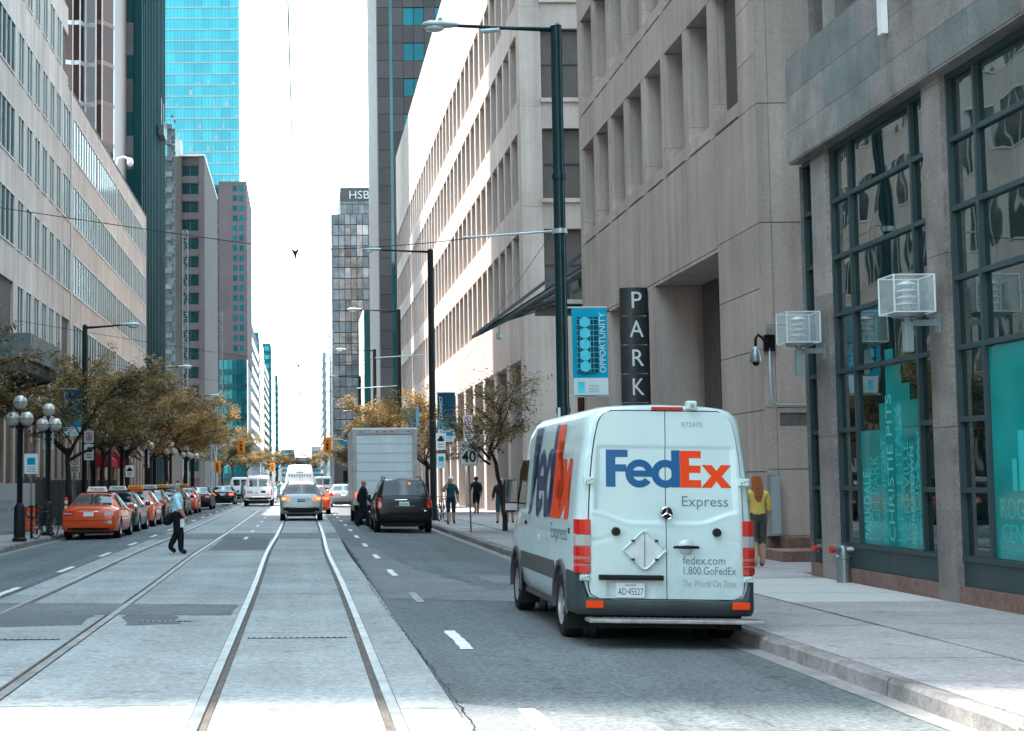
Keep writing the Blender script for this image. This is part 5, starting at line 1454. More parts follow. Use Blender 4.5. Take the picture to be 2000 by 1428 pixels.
for s in (-1, 1):
    MB().box(s * 1.35 - .1, s * 1.35 + .1, 7.2, 7.3, 1.7, 2.25).build('wing_mirror', m_black, tk, bevel=.03)
    MB().box(s * 1.108 - .004, s * 1.108 + .004, 6.7, 7.6, 1.5, 2.3).build('cab_window', m_carglass, tk)
# ------------------------------------------------------------------ street lamps, signs, wires and other street furniture
m_pole = M('dark_green_pole', (.006, .032, .035), .35, var=.25, scale=4., coat=.2)
m_pole2 = M('black_pole', (.014, .018, .019), .45, var=.2, scale=4.)
m_lumin = M('lamp_head_metal', (.42, .5, .51), .4, metal=.3, var=.15, scale=5.)
m_lens = M('lamp_lens', (.55, .6, .6), .1, var=.05, spec=.8)
m_wire = M('wire', (.02, .022, .024), .5, var=0.)
m_rod = M('galvanised_rod', (.45, .52, .53), .4, metal=.5, var=.1)
m_signw = M('white_sign_face', (.75, .77, .76), .45, var=.04)
m_signk = M('black_sign_print', (.015, .015, .017), .5, var=0.)
m_signr = M('red_sign_print', (.55, .02, .02), .5, var=0.)
m_signt = M('teal_sign_print', (.0, .32, .42), .5, var=0.)
m_sgrey = M('sign_post_metal', (.2, .21, .21), .5, metal=.5, var=.15)

def street_lamp(label, x, y, h, s, arm, r=.135, mat=None, grp='street lamps'):
    """s: side the arm reaches to (-1 left, +1 right)"""
    z0 = ZK
    t = wroot('street_lamp', (x, y, z0), label, 'street lamp', grp); mat = mat or m_pole2
    mb = MB(); mb.cyl((x, y, z0), (x, y, z0 + h), r, r * .88, n=16); wpart(mb, 'pole', mat, t, smooth='auto')
    mb = MB(); mb.cyl((x, y, z0), (x, y, z0 + .5), r * 1.5, r * 1.25, n=16); wpart(mb, 'pole_base', mat, t, smooth='auto')
    mb = MB(); mb.cyl((x, y, z0 + h), (x, y, z0 + h + .06), r * .95, r * .4, n=16); wpart(mb, 'pole_cap', mat, t, smooth='auto')
    zt = z0 + h - .07
    mb = MB(); mb.tube([(x + s * r * .8, y, zt), (x + s * arm * .4, y, zt + .03), (x + s * arm, y, zt + .1)], [.05, .042, .035], n=8); wpart(mb, 'arm', mat, t, smooth=True)
    xe = x + s * arm
    prof = [(0, .06, .05), (.15, .1, .07), (.35, .16, .09), (.6, .17, .1), (.74, .1, .06), (.78, .02, .02)]
    rows = []
    for d, w, hh in prof:
        rows.append([(xe + s * (d - .08), y + w * math.cos(a), zt + .11 + hh * math.sin(a) * (1. if math.sin(a) > 0 else .7)) for a in [2 * math.pi * i / 12 for i in range(12)]])
    hd = wpart(MB().grid(rows, closed=True), 'lamp_head', m_lumin, t, smooth=True)
    o = MB().sph((xe + s * .42, y, zt + .05), .14, sc=(1.5, 1., .6)); o = wpart(o, 'lens', m_lens, t, smooth=True)
    mb = MB(); mb.cyl((xe + s * .3, y, zt + .18), (xe + s * .3, y, zt + .27), .045, n=8); wpart(mb, 'photo_cell', m_lumin, t)
    return t
lampR = [(31.9, 11.25, .135), (63.7, 11.25, .14), (85., 11.1, .14), (113., 11.25, .14), (142., 11.2, .14)]
labs = ['dark green street lamp post behind the delivery van, long arm over the road', 'black street lamp post beside the black car, second on the right pavement', 'black street lamp rising behind the box truck, third on the right',
        'black street lamp fourth on the right pavement', 'black street lamp fifth on the right pavement, near the crossing']
for k, (yy, h, r) in enumerate(lampR):
    l = street_lamp(labs[k], 5.45, yy, h, -1, 2.15, r, m_pole if k == 0 else m_pole2)
    if k == 0:
        for zz, rr in ((6.95, .165), (8.1, .15), (3.2, .15)):
            wpart(MB().cyl((5.45, yy, zz - .05), (5.45, yy, zz + .05), rr, n=16), 'clamp_band', m_rod if zz < 7.5 and zz > 5 else m_pole, l, smooth='auto')
        wpart(MB().box(5.31, 5.36, yy - .17, yy - .125, 2.85, 3.25), 'sticker', m_signw, l)
        wpart(MB().cyl((3.85, yy, 11.24), (4.25, yy, 11.27), .05, n=8), 'arm_sleeve', m_lumin, l)
for k, (yy, h) in enumerate(((59.6, 7.75), (88., 8.2), (118., 8.2))):
    street_lamp(['black street lamp with short arm above the left trees, nearest on the left', 'second street lamp on the left, head showing above the yellow trees', 'third street lamp on the left, half hidden by trees'][k], -8.4, yy, h, 1, 1.45, .11, m_pole2)

# clustered globe lamps
m_globe = M('clear_globe', (.5, .47, .42), .12, var=.15, scale=6., spec=.8, obj=True, metal=.15)
m_globe_cap = M('globe_fitting', (.1, .1, .1), .4, metal=.5, var=.1)
def globe_lamp(label, x, y):
    t = root('globe_lamp', (x, y, ZK), label, 'street lamp', 'globe lamps on the left pavement')
    MB().lathe((0, 0, 0), [(.001, 0), (.21, 0), (.21, .08), (.17, .12), (.165, .95), (.14, 1.0), (.12, 1.05), (.07, 1.1)], 12).build('base', m_pole2, t, smooth='auto')
    for dx, dy in ((-.05, 0), (.05, 0), (0, .06)): MB().cyl((dx, dy, 1.), (dx, dy, 3.25), .035, n=8).build('shaft', m_pole2, t, smooth='auto')
    MB().lathe((0, 0, 3.2), [(.06, 0), (.12, .05), (.14, .1), (.05, .16), (.03, .6)], 12).build('collar', m_pole2, t, smooth='auto')
    for gx, gy, gz in ((0, 0, 4.0), (-.2, -.1, 3.52), (.2, -.1, 3.52), (0, .24, 3.52)):
        gl = MB().sph((0, 0, 0), .21, 18, 12).build('globe', m_globe, t, smooth=True); gl.location = (gx, gy, gz)
        b = MB()
        for i in range(20):
            a0, a1 = 2 * math.pi * i / 20, 2 * math.pi * (i + 1) / 20
            b.cyl((.214 * math.cos(a0), .214 * math.sin(a0), 0), (.214 * math.cos(a1), .214 * math.sin(a1), 0), .008, n=4)
            b.cyl((.214 * math.cos(a0), 0, .214 * math.sin(a0)), (.214 * math.cos(a1), 0, .214 * math.sin(a1)), .006, n=4)
        b.build('globe_band', m_globe_cap, gl)
        MB().cyl((0, 0, -.26), (0, 0, -.17), .05, .1, n=10).build('globe_cup', m_globe_cap, gl)
    return t
gl0 = globe_lamp('globe lamp nearest the left edge, beside the bicycle', -8.12, 44.4)
for yy, lb in ((49.1, 'globe lamp second from the left edge, behind the orange taxi'), (59.8, 'globe lamp third from the left, under the first tree'), (64.8, 'globe lamp fourth from the left, under the trees'), (69.2, 'globe lamp fifth from the left, under the trees'),
               (80., 'globe lamp sixth from the left, under the yellow trees'), (95., 'globe lamp seventh from the left, far down the pavement'), (108., 'globe lamp eighth from the left, near the crossing'), (115., 'globe lamp farthest away, beside the traffic signal')):
    c = copy_tree(gl0); c.location = (-8.08, yy, ZK); c['label'] = lb; c.rotation_euler.z = random.uniform(0, 1)

# overhead wires
def wire(name, label, pts, r, mat=None, sag=0., cat='wire', n=16, grp=None):
    P = []
    for a, b in zip(pts, pts[1:]):
        a, b = Vector(a), Vector(b)
        for i in range(n): t_ = i / n; p = a.lerp(b, t_); p.z -= sag * 4 * t_ * (1 - t_); P.append(p)
    P.append(Vector(pts[-1]))
    return tag(MB().tube(P, r, n=5).build(name, mat or m_wire, None), label, cat, grp)
wire('trolley_wire', 'thin tram wire running up the sky along the street', [(-.1, y, 6.45 if y in (32, 64, 85, 113, 142, 175) else 6.45) for y in (8, 32, 64, 85, 113, 142, 175, 400)], .008)
for k, yy in enumerate((31.9, 63.7, 85., 113.)):
    wire('span_wire', ['cross wire from the green lamp post over the road, nearest', 'second cross wire, from the lamp post by the black car', 'third cross wire, above the box truck', 'fourth cross wire, far down the street'][k],
         [(-12., yy + .2, 8.55), (-.1, yy, 6.6), (3.8, yy, 6.85)], .009, sag=.06, grp='cross wires')
    tag(MB().cyl((3.4 if k == 0 else 3.1, yy, 6.83), (5.35, yy, 6.96), .022, n=6).build('span_rod', m_rod, None), ['pale rod on the green lamp post holding the nearest cross wire', 'pale rod on the second lamp post', 'pale rod on the third lamp post', 'pale rod on the fourth lamp post'][k], 'rod', 'wire rods')
    h = root('wire_hanger', (-.1, yy, 6.5), ['black wire hanger hanging in the sky above the track, nearest', 'second wire hanger above the track', 'third wire hanger above the track', 'fourth wire hanger above the track'][k], 'wire hanger', 'wire hangers')
    MB().prism([(-.09, .12), (-.03, .0), (.0, -.16), (.03, .0), (.09, .12), (.0, .07)], 'y', -.03, .03).build('clamp', m_pole2, h)
    MB().cyl((0, 0, -.15), (.01, 0, -.55), .008, n=5).build('drop_wire', m_wire, h)
wire('guy_wire', 'thin stay wire slanting down from the green lamp post', [(5.4, 31.9, 7.1), (6.5, 60., 6.5)], .006)

# PARK sign: stacked curved panels
m_park = M('dark_sign_panel', (.055, .062, .063), .35, metal=.3, var=.1, scale=2.)
ps = root('parking_sign', (8.73, 40., ZK), 'tall grey sign column lettered PARK beside the stone building', 'sign')
Hh = .756
for k in range(8):
    z1 = 6.66 - k * Hh; z0 = max(.2, z1 - Hh + .03)
    rows = []
    for z in (z0, z1):
        rows.append([(.37 * math.sin(a) * 1.0, .02 - .2 * (math.cos(a)) ** 1. if abs(a) <= math.pi / 2 else .02 - .2 * math.cos(a), z) for a in [-math.pi + 2 * math.pi * i / 28 for i in range(28)]])
    mb = MB(); mb.grid(rows, closed=True); mb.f.append(list(range(28))); mb.mi.append(0); mb.f.append(list(range(28, 56))); mb.mi.append(0)
    mb.build('panel', m_park, ps, smooth='auto')
    if k < 7: MB().box(-.3, .3, -.1, .15, z0 - .028, z0).build('spacer', m_rod if k < 4 else m_park, ps)
    if k < 4:
        o = text('lettering', 'PARK'[k], .5, m_signw, ps, (.02, -.187, z0 + .18), '-y', h=.43, w=[.26, .36, .3, .3][k], extrude=.01)
# column's foot
MB().box(-.2, .2, -.1, .15, 0, .4).build('plinth', m_park, ps)

# banner on the green lamp post
def banner(label, x, y, ztop, w, h, kind, s=1):
    t = wroot('street_banner', (x, y, ztop - h), label, 'banner', 'street banners')
    m_b1 = M('cyan_banner', (.0, .36, .52), .6, var=.08, scale=1.); m_b2 = M('navy_banner', (.008, .06, .1), .6, var=.08); m_b3 = M('light_cyan_print', (.1, .62, .75), .6, var=.12, scale=8.); m_bw = M('pale_banner', (.62, .72, .74), .6, var=.05)
    x0, x1 = (x, x + s * w); xa, xb = min(x0, x1), max(x0, x1)
    rows = [[(xa + (xb - xa) * i / 8, y + .02 * math.sin(i * .9 + z * 1.3), z) for i in range(9)] for z in (ztop - h, ztop - h * .8, ztop - h * .6, ztop - h * .4, ztop - h * .2, ztop)]
    bn = wpart(MB().grid(rows), 'cloth', m_b1 if kind != 'dark' else m_b2, t, smooth=True)
    wpart(MB().cyl((x - s * .18, y + .02, ztop + .02), (x1, y + .02, ztop + .02), .018, n=6), 'top_arm', m_rod, t); wpart(MB().cyl((x - s * .18, y + .02, ztop - h - .02), (x1, y + .02, ztop - h - .02), .018, n=6), 'bottom_arm', m_rod, t)
    yf = y - .028
    if kind == 'opp':
        pc('printed_field', m_b2, t, xa + .09, xb - .2, yf - .004, yf - .002, ztop - h * .74, ztop - h * .1)
        for i in range(6): pc('printed_line', m_b3, t, xa + .1 + i * .068, xa + .107 + i * .068, yf - .007, yf - .005, ztop - h * .74, ztop - h * .1)
        for i in range(10): pc('printed_line', m_b3, t, xa + .09, xb - .2, yf - .007, yf - .005, ztop - h * (.13 + i * .063), ztop - h * (.13 + i * .063) + .009)
        for i in range(5):
            o = MB(); o.cyl((xa + .265, yf - .012, ztop - h * (.16 + i * .127)), (xa + .265, yf - .009, ztop - h * (.16 + i * .127)), .112, n=24); wpart(o, 'printed_disc', m_b3, t)
        text('lettering', 'OPPORTUNITY', .2, m_bw, t, (xb - .055, yf - .006, ztop - h * .745), '-y', w=h * .69, h=.125, roll=math.pi / 2, align='LEFT', extrude=.0006)
        pc('lower_field', m_bw, t, xa + .01, xb - .01, yf - .006, yf - .003, ztop - h + .01, ztop - h * .8)
        pc('printed_emblem', m_b3, t, xa + .1, xa + .24, yf - .009, yf - .007, ztop - h * .97, ztop - h * .84)
        for i, w_ in enumerate(('TORONTO', 'FINANCIAL', 'DISTRICT')): text('lettering', w_, .05, m_fx_grey, t, (xa + .33, yf - .008, ztop - h * (.90 + i * .032)), '-y', w=.2, h=.035, align='LEFT', extrude=.0005)
    else:
        pc('lower_field', m_b1, t, xa + .005, xb - .005, yf - .006, yf - .003, ztop - h * .8, ztop - h * .62); pc('lower_field', m_bw, t, xa + .005, xb - .005, yf - .006, yf - .003, ztop - h + .01, ztop - h * .8)
        text('lettering', 'CONNECT', .2, m_bw, t, (xa + .2, yf - .006, ztop - h * .58), '-y', w=h * .5, h=.13, roll=math.pi / 2, align='LEFT', extrude=.0006)
banner('bright cyan banner reading OPPORTUNITY on the green lamp post', 5.65, 31.85, 5.32, .74, 1.82, 'opp')
banner('dark and cyan banner on the nearest lamp post of the left pavement', -8.52, 59.5, 5.35, .74, 1.82, 'dark', -1)
banner('cyan banner among the trees on the second left lamp post', -8.52, 76.5, 5.2, .74, 1.9, 'opp', -1)
banner('dark banner hanging behind the speed sign on the right pavement', 5.65, 63.6, 5.35, .74, 1.9, 'dark')
banner('orange and pale banner above the box truck', 5.65, 84.9, 5.7, .9, 1.4, 'opp')

# signs on posts
def sign_post(label, x, y, h, plates, grp='small signs on posts', lean=0.):
    t = root('street_sign', (x, y, ZK), label, 'sign', grp)
    MB().cyl((0, 0, 0), (lean, 0, h), .028, n=8).build('post', m_sgrey, t, smooth='auto')
    for (z0, w, hh, kind) in plates:
        lx = lean * (z0 / h)
        p = MB().prism([(lx - w / 2 + .02, z0), (lx + w / 2 - .02, z0), (lx + w / 2, z0 + .02), (lx + w / 2, z0 + hh - .02), (lx + w / 2 - .02, z0 + hh), (lx - w / 2 + .02, z0 + hh), (lx - w / 2, z0 + hh - .02), (lx - w / 2, z0 + .02)], 'y', -.045, -.035).build('sign_plate', m_signw, t)
        if kind == 'max':
            for a, b, c, d in ((-w / 2 + .02, w / 2 - .02, .02, .035), (-w / 2 + .02, w / 2 - .02, hh - .035, hh - .02), (-w / 2 + .02, -w / 2 + .035, .02, hh - .02), (w / 2 - .035, w / 2 - .02, .02, hh - .02)):
                MB().box(lx + a, lx + b, -.048, -.046, z0 + c, z0 + d).build('border', m_signk, t)
            text('lettering', 'MAXIMUM', .1, m_signk, t, (lx, -.047, z0 + hh * .78), '-y', w=w * .74, h=.085, extrude=.0008, bold=.002); text('lettering', '40', .3, m_signk, t, (lx, -.047, z0 + hh * .16), '-y', w=w * .76, h=hh * .46, extrude=.0008, bold=.006)
        elif kind in ('nopark', 'noturn', 'nostop'):
            mb = MB()
            for i in range(20):
                a, b = 2 * math.pi * i / 20, 2 * math.pi * (i + 1) / 20; r_ = w * .33; zc = z0 + hh - w * .48
                mb.cyl((lx + r_ * math.cos(a), -.048, zc + r_ * math.sin(a)), (lx + r_ * math.cos(b), -.048, zc + r_ * math.sin(b)), .014, n=4)
            mb.cyl((lx - r_ * .7, -.048, zc + r_ * .7), (lx + r_ * .7, -.048, zc - r_ * .7), .014, n=4); mb.build('ring_symbol', m_signr, t)
            text('lettering', 'P' if kind == 'nopark' else 'S', .2, m_signk, t, (lx, -.0465, zc - w * .18), '-y', h=w * .36, extrude=.0005)
            if hh > w * 1.2:
                for i in range(3): MB().box(lx - w * .35, lx + w * .35, -.048, -.046, z0 + .05 + i * .06, z0 + .075 + i * .06).build('print_line', m_signk, t)
        elif kind == 'taxi':
            MB().prism([(lx - w * .34, z0 + hh * .5), (lx + w * .34, z0 + hh * .5), (lx + w * .34, z0 + hh * .64), (lx + w * .2, z0 + hh * .68), (lx + w * .14, z0 + hh * .82), (lx - w * .14, z0 + hh * .82), (lx - w * .2, z0 + hh * .68), (lx - w * .34, z0 + hh * .64)], 'y', -.048, -.046).build('car_symbol', m_signk, t)
            for i in range(2): MB().box(lx - w * .3, lx + w * .3, -.048, -.046, z0 + hh * (.15 + .16 * i), z0 + hh * (.15 + .16 * i) + .03).build('print_line', m_signk, t)
        elif kind == 'blue':
            MB().box(lx - w * .3, lx + w * .3, -.048, -.046, z0 + hh * .45, z0 + hh * .8).build('blue_symbol', m_signt, t)
            for i in range(3): MB().box(lx - w * .32, lx + w * .32, -.048, -.046, z0 + hh * (.1 + .11 * i), z0 + hh * (.1 + .11 * i) + .02).build('print_line', m_signt, t)
    return t
sign_post('white speed sign reading MAXIMUM 40 on a leaning post', 5.42, 49.5, 3.75, [(2.12, .6, .8, 'max'), (2.98, .3, .45, 'nopark'), (3.45, .3, .3, 'noturn')], None, -.06)
sign_post('white sign with blue symbol on a post beside the bicycle', -8.3, 47.3, 2.9, [(1.95, .42, .62, 'blue')])
sign_post('no parking and taxi signs behind the second globe lamp', -8.15, 49.6, 4., [(2.75, .34, .55, 'taxi'), (3.32, .34, .5, 'nopark')])
sign_post('taxi stand sign right of the first left tree', -7.95, 57.6, 3.4, [(2.5, .36, .6, 'taxi'), (3.15, .36, .45, 'nopark')])
sign_post('low no parking sign by the first left tree trunk', -8.6, 58.4, 2.9, [(2.05, .4, .62, 'nopark')])
sign_post('no stopping signs under the yellow trees', -8.2, 81., 4.2, [(2.4, .42, .7, 'nopark'), (3.15, .42, .9, 'nostop')])
sign_post('small taxi sign under the yellow trees', -8.2, 73.5, 2.8, [(1.9, .4, .55, 'taxi')])
sign_post('taxi stand sign on the lamp post beside the black car', 5.75, 63.4, 3.7, [(2.9, .4, .7, 'taxi'), (2.15, .36, .6, 'blue')])
sign_post('small white signs under the dark banner', 5.95, 62., 4.2, [(3.2, .4, .5, 'blue')])
# ------------------------------------------------------------------ fittings on the buildings, signals, bicycles
m_lant = M('lantern_glass', (.62, .74, .76), .12, var=.06, scale=5., alpha=.3, spec=.8)
m_louv = M('lantern_louvre', (.85, .86, .86), .25, var=.03, metal=.3)
m_brk = M('lantern_bracket', (.3, .36, .37), .45, metal=.4, var=.08)
for k, (yc, lb) in enumerate(((25.5, 'cube glass wall lantern on the far granite pillar'), (20.9, 'cube glass wall lantern on the near granite pillar'), (16.3, 'cube glass wall lantern beyond the right edge'))):
    x, z = 8.30, 4.26; s = .275
    t = root('wall_lantern', (x, yc, z), lb, 'lantern', 'wall lanterns on the granite pillars')
    MB().box(-s, s, -s, s, -s * .92, s * .92).build('glass_box', m_lant, t)
    fr = MB()
    for a in (-s, s):
        for b in (-s, s):
            fr.box(a - .008, a + .008, b - .008, b + .008, -s * .92, s * .92); fr.box(-s, s, a - .007, a + .007, b * .92 - .007, b * .92 + .007); fr.box(a - .007, a + .007, -s, s, b * .92 - .007, b * .92 + .007)
    fr.build('edge_frame', m_signw, t)
    for i in range(4): MB().lathe((0, 0, -.13 + i * .09), [(.02, .05), (.13, .0), (.15, -.005), (.13, .012), (.02, .06)], 20).build('louvre', m_louv, t, smooth=True)
    MB().cyl((0, 0, -.2), (0, 0, .2), .05, n=10).build('lamp_tube', m_signw, t)
    MB().cyl((0, 0, -s * .92 - .05), (0, 0, -s * .92), .2, .23, n=20).build('base_disc', m_brk, t)
    MB().cyl((0, 0, -s * .92 - .22), (0, 0, -s * .92 - .04), .05, n=8).build('stem', m_brk, t)
    MB().box(-.06, .06, -.06, .06, -.78, -.36).build('control_box', m_brk, t, bevel=.01)
    MB().box(.06, .43, -.03, .03, -.42, -.34).build('wall_arm', m_brk, t)
    MB().box(.4, .43, -.07, .07, -.52, -.26).build('wall_plate', m_brk, t)
# security camera on the corner of the stone building
c = wroot('security_camera', (9.62, 32.2, 4.3), 'silver dome security camera on a bracket at the stone corner', 'camera')
wpart(MB().box(9.79, 10.02, 32.31, 32.39, 4.44, 4.78), 'wall_plate', m_black, c)
wpart(MB().box(9.83, 9.97, 32.22, 32.31, 4.78, 4.95), 'junction_box', m_brk, c, bevel=.01)
wpart(MB().tube([(9.83, 32.28, 4.6), (9.73, 32.26, 4.72), (9.64, 32.24, 4.78), (9.585, 32.22, 4.7), (9.575, 32.22, 4.5)], .03, n=8), 'gooseneck', m_black, c, smooth=True)
wpart(MB().lathe((9.575, 32.22, 4.2), [(.0, -.06), (.05, -.05), (.075, .0), (.13, .0), (.135, .03), (.12, .13), (.09, .24), (.05, .31), (.03, .33), (.0, .33)], 18), 'housing', M('brushed_silver', (.27, .3, .31), .35, metal=.7, var=.05), c, smooth='auto')
wpart(MB().sph((9.575, 32.22, 4.19), .075, sc=(1, 1, 1)), 'dome', m_black, c, smooth=True)
cd = wroot('conduit_pipe', (9.9, 32.35, 3.3), 'grey conduit pipe bending round under the security camera', 'pipe')
wpart(MB().tube([(9.9, 32.33, 4.5), (9.9, 32.33, 3.5), (9.93, 32.33, 3.38), (10.0, 32.33, 3.32), (10.1, 32.33, 3.3), (11.2, 32.33, 3.3)], .022, n=8), 'pipe', m_rod, cd, smooth=True)
cab = wroot('utility_cabinet', (9.88, 32.2, .55), 'narrow pale metal cabinet on the stone wall beside the woman in yellow', 'cabinet')
wpart(MB().box(9.78, 10.0, 32.15, 32.39, .56, 1.85), 'case', m_brk, cab, bevel=.01)
wpart(MB().box(9.8, 9.98, 32.145, 32.15, .6, 1.8), 'door', M('pale_cabinet_door', (.36, .42, .43), .45, var=.05), cab)
for k, (x, y, z, big) in enumerate(((8.66, 24.75, ZK + .02, True), (8.76, 26.2, .58, False))):
    sp_ = root('standpipe', (x, y, z), ['silver fire standpipe with red caps in front of the granite building', 'small fire hose outlet with red cap at the granite corner'][k], 'standpipe', 'fire standpipes')
    ms = M('brushed_silver'); mr = M('red_cap', (.5, .05, .04), .4, var=.1)
    if big:
        MB().lathe((0, 0, 0), [(.001, 0), (.11, 0), (.11, .36), (.12, .37), (.12, .41), (.09, .43), (.09, .52), (.06, .58), (.0, .6)], 18).build('barrel', ms, sp_, smooth='auto')
        for s in (-1, 1):
            MB().cyl((s * .05, -.03, .52), (s * .17, -.06, .52), .05, n=12).build('outlet', ms, sp_, smooth='auto'); MB().cyl((s * .17, -.06, .52), (s * .22, -.07, .52), .055, n=12).build('cap', mr, sp_, smooth='auto')
    else:
        MB().cyl((.1, 0, 0), (-.02, 0, 0), .07, n=12).build('outlet', ms, sp_); MB().cyl((-.02, -.0, 0), (-.1, -.04, 0), .045, n=12).build('cap', mr, sp_)
# glass and steel canopy between the two stone buildings
m_steel = M('grey_canopy_steel', (.11, .125, .13), .4, metal=.4, var=.12)
cp = wroot('steel_canopy', (9.5, 60, 8), 'sloping grey steel canopy jutting out between the two stone buildings', 'canopy')
def cpt(x): return 7.35 + (x - 6.85) * .74
for yy in (58.9, 60.9):
    wpart(MB().tube([(6.95, yy, cpt(6.95) + .02), (8.2, yy, cpt(8.2) - .22), (9.6, yy, cpt(9.6) - .42), (11.2, yy, cpt(11.2) - .62), (13, yy, cpt(13) - .8)], [.05, .11, .15, .17, .17], n=10), 'truss_chord', m_steel, cp, smooth=True)
    wpart(MB().tube([(8.5, yy, cpt(8.5) - .35), (10.2, yy, cpt(10.2) - 1.0), (11.6, yy, cpt(11.6) - 1.55)], .07, n=8), 'lower_chord', m_steel, cp, smooth=True)
    wpart(MB().tube([(8.2, yy, cpt(8.2) - .3), (10.6, yy, cpt(10.6) - 1.35)], .025, n=6), 'tie_rod', m_steel, cp)
    for xx in (10.4, 11.2): wpart(MB().cyl((xx, yy, cpt(xx) - .5), (xx, yy, cpt(xx) - 1.3), .09, n=8), 'post', m_steel, cp, smooth='auto')
for i in range(7):
    xa = 6.85 + i * .9; xb = xa + .88; zA, zB = cpt(xa), cpt(xb)
    mb = MB(); mb.prism([(xa, zA), (xb, zB), (xb, zB + .14), (xa, zA + .14)], 'y', 58.6, 61.2); wpart(mb, 'roof_panel', m_steel, cp)
dc = wroot('hanging_camera', (7.65, 58.9, 7.2), 'small dome camera hanging from the tip of the steel canopy', 'camera')
wpart(MB().cyl((7.65, 58.9, 7.95), (7.65, 58.9, 7.35), .02, n=6), 'stem', m_steel, dc); wpart(MB().lathe((7.65, 58.9, 7.2), [(.0, -.09), (.08, -.06), (.1, .0), (.12, .02), (.11, .14), (.04, .2), (.0, .2)], 14), 'dome', m_lumin, dc, smooth='auto')
rc2 = wroot('roof_camera', (-12.0, 100, 22.9), 'white camera on a bracket above the roof of the pink building', 'camera')
wpart(MB().tube([(-12.1, 100, 22.4), (-12., 100, 23.), (-11.6, 100, 23.1), (-11.2, 100, 22.95)], .08, n=6), 'bracket', m_signw, rc2); wpart(MB().sph((-11.15, 100, 22.75), .22, sc=(1, 1, 1.3)), 'dome', m_signw, rc2, smooth=True)

# traffic signals on mast arms
m_sig = M('signal_yellow', (.8, .26, .015), .45, var=.04)
def signal(label, px, x, y, z, pole_side, sc=1.):
    t = root('traffic_signal', (px, y, ZK), label, 'traffic light', 'traffic signals')
    MB().cyl((0, 0, 0), (0, 0, 5.2), .1, .08, n=10).build('pole', m_lumin, t, smooth='auto')
    dx = x - px
    MB().tube([(0, 0, 4.6), (dx * .3, 0, 5.15), (dx * .7, 0, z + .55), (dx, 0, z + .5)], [.07, .06, .05, .04], n=8).build('mast_arm', m_lumin, t, smooth=True)
    b = MB().box(dx - .36 * sc, dx + .36 * sc, -.12, -.06, z - .72 * sc, z + .72 * sc).build('back_board', m_sig, t, bevel=.03)
    MB().box(dx - .17 * sc, dx + .17 * sc, -.3, -.1, z - .55 * sc, z + .55 * sc).build('housing', m_sig, t, bevel=.03)
    for i, mt in enumerate((m_black, m_black, m_lumin if False else m_black)):
        MB().cyl((dx, -.31, z + (.34 - .34 * i) * sc), (dx, -.295, z + (.34 - .34 * i) * sc), .12 * sc, n=14).build('lens', m_redlens if i == 0 else mt, b)
        MB().cyl((dx, -.42, z + (.36 - .34 * i) * sc), (dx, -.3, z + (.36 - .34 * i) * sc), .13 * sc, .13 * sc, n=14, caps=False).build('visor', m_sig, b)
    return t
signal('yellow traffic signal on a mast arm over the left lanes', -8.3, -5.85, 150, 5.05, -1)
sg2 = signal('yellow traffic signal on the right beside the blue street name sign', 6.6, 2.55, 150.5, 5.1, 1)
MB().box(-2.9, -1.75, -.05, .0, 5.1, 5.45).build('street_name_plate', m_signt, sg2)
text('lettering', 'KING ST', .2, m_signw, sg2, (-2.3, -.055, 5.18), '-y', w=.7, h=.17, extrude=.001) if False else None
signal('small far traffic signal beyond the crossing', -8., -5.7, 300, 4.2, -1, 1.2)
signal('low yellow signal by the globe lamps at the crossing', -8.6, -8.0, 147, 3.0, -1, .8)

# bicycles
def bicycle(label, loc, rz):
    t = root('bicycle', loc, label, 'bicycle', 'parked bicycles', rz)
    def ring(cx, cz, r, th, mat, nm, par):
        mb = MB(); n = 28; P = [(cx + r * math.cos(2 * math.pi * i / n), 0, cz + r * math.sin(2 * math.pi * i / n)) for i in range(n + 1)]
        return mb.tube(P, th, n=6, caps=False).build(nm, mat, par, smooth=True)
    for cx in (0., 1.03):
        w = ring(cx, .34, .33, .018, m_tyre, 'wheel', t)
        sp2 = MB()
        for i in range(14): a = 2 * math.pi * i / 14; sp2.cyl((cx, 0, .34), (cx + .32 * math.cos(a), 0, .34 + .32 * math.sin(a)), .002, n=3)
        sp2.build('spokes', m_rod, w); MB().cyl((cx, -.04, .34), (cx, .04, .34), .025, n=8).build('hub', m_rod, w)
    f = MB()
    for a, b in (((0, 0, .34), (.43, 0, .28)), ((.43, 0, .28), (.85, 0, .72)), ((.3, 0, .78), (.83, 0, .8)), ((.43, 0, .28), (.28, 0, .86)), ((0, 0, .34), (.3, 0, .76)), ((1.03, 0, .34), (.82, 0, .9))): f.cyl(a, b, .016, n=7)
    f.build('frame', m_pole2, t, smooth='auto')
    MB().tube([(.8, -.28, 1.0), (.84, -.1, 1.0), (.82, 0, .96), (.84, .1, 1.0), (.8, .28, 1.0)], .013, n=6).build('handlebar', m_black, t)
    MB().box(.14, .4, -.06, .06, .88, .93).build('saddle', m_black, t, bevel=.02)
    MB().cyl((.43, -.05, .28), (.43, .05, .28), .09, n=14).build('crank', m_rod, t)
    for s in (-1, 1): MB().box(.4 + s * .12, .5 + s * .12, s * .09 - .03, s * .09 + .03, .2 + s * .05, .22 + s * .05).build('pedal', m_black, t)
    return t
bk = bicycle('black bicycle leaning by the nearest globe lamp on the left', (-7.95, 46.2, ZK + .01), R(70))
bicycle('bicycle locked behind the black car on the right pavement', (5.7, 61.2, ZK + .01), R(100))
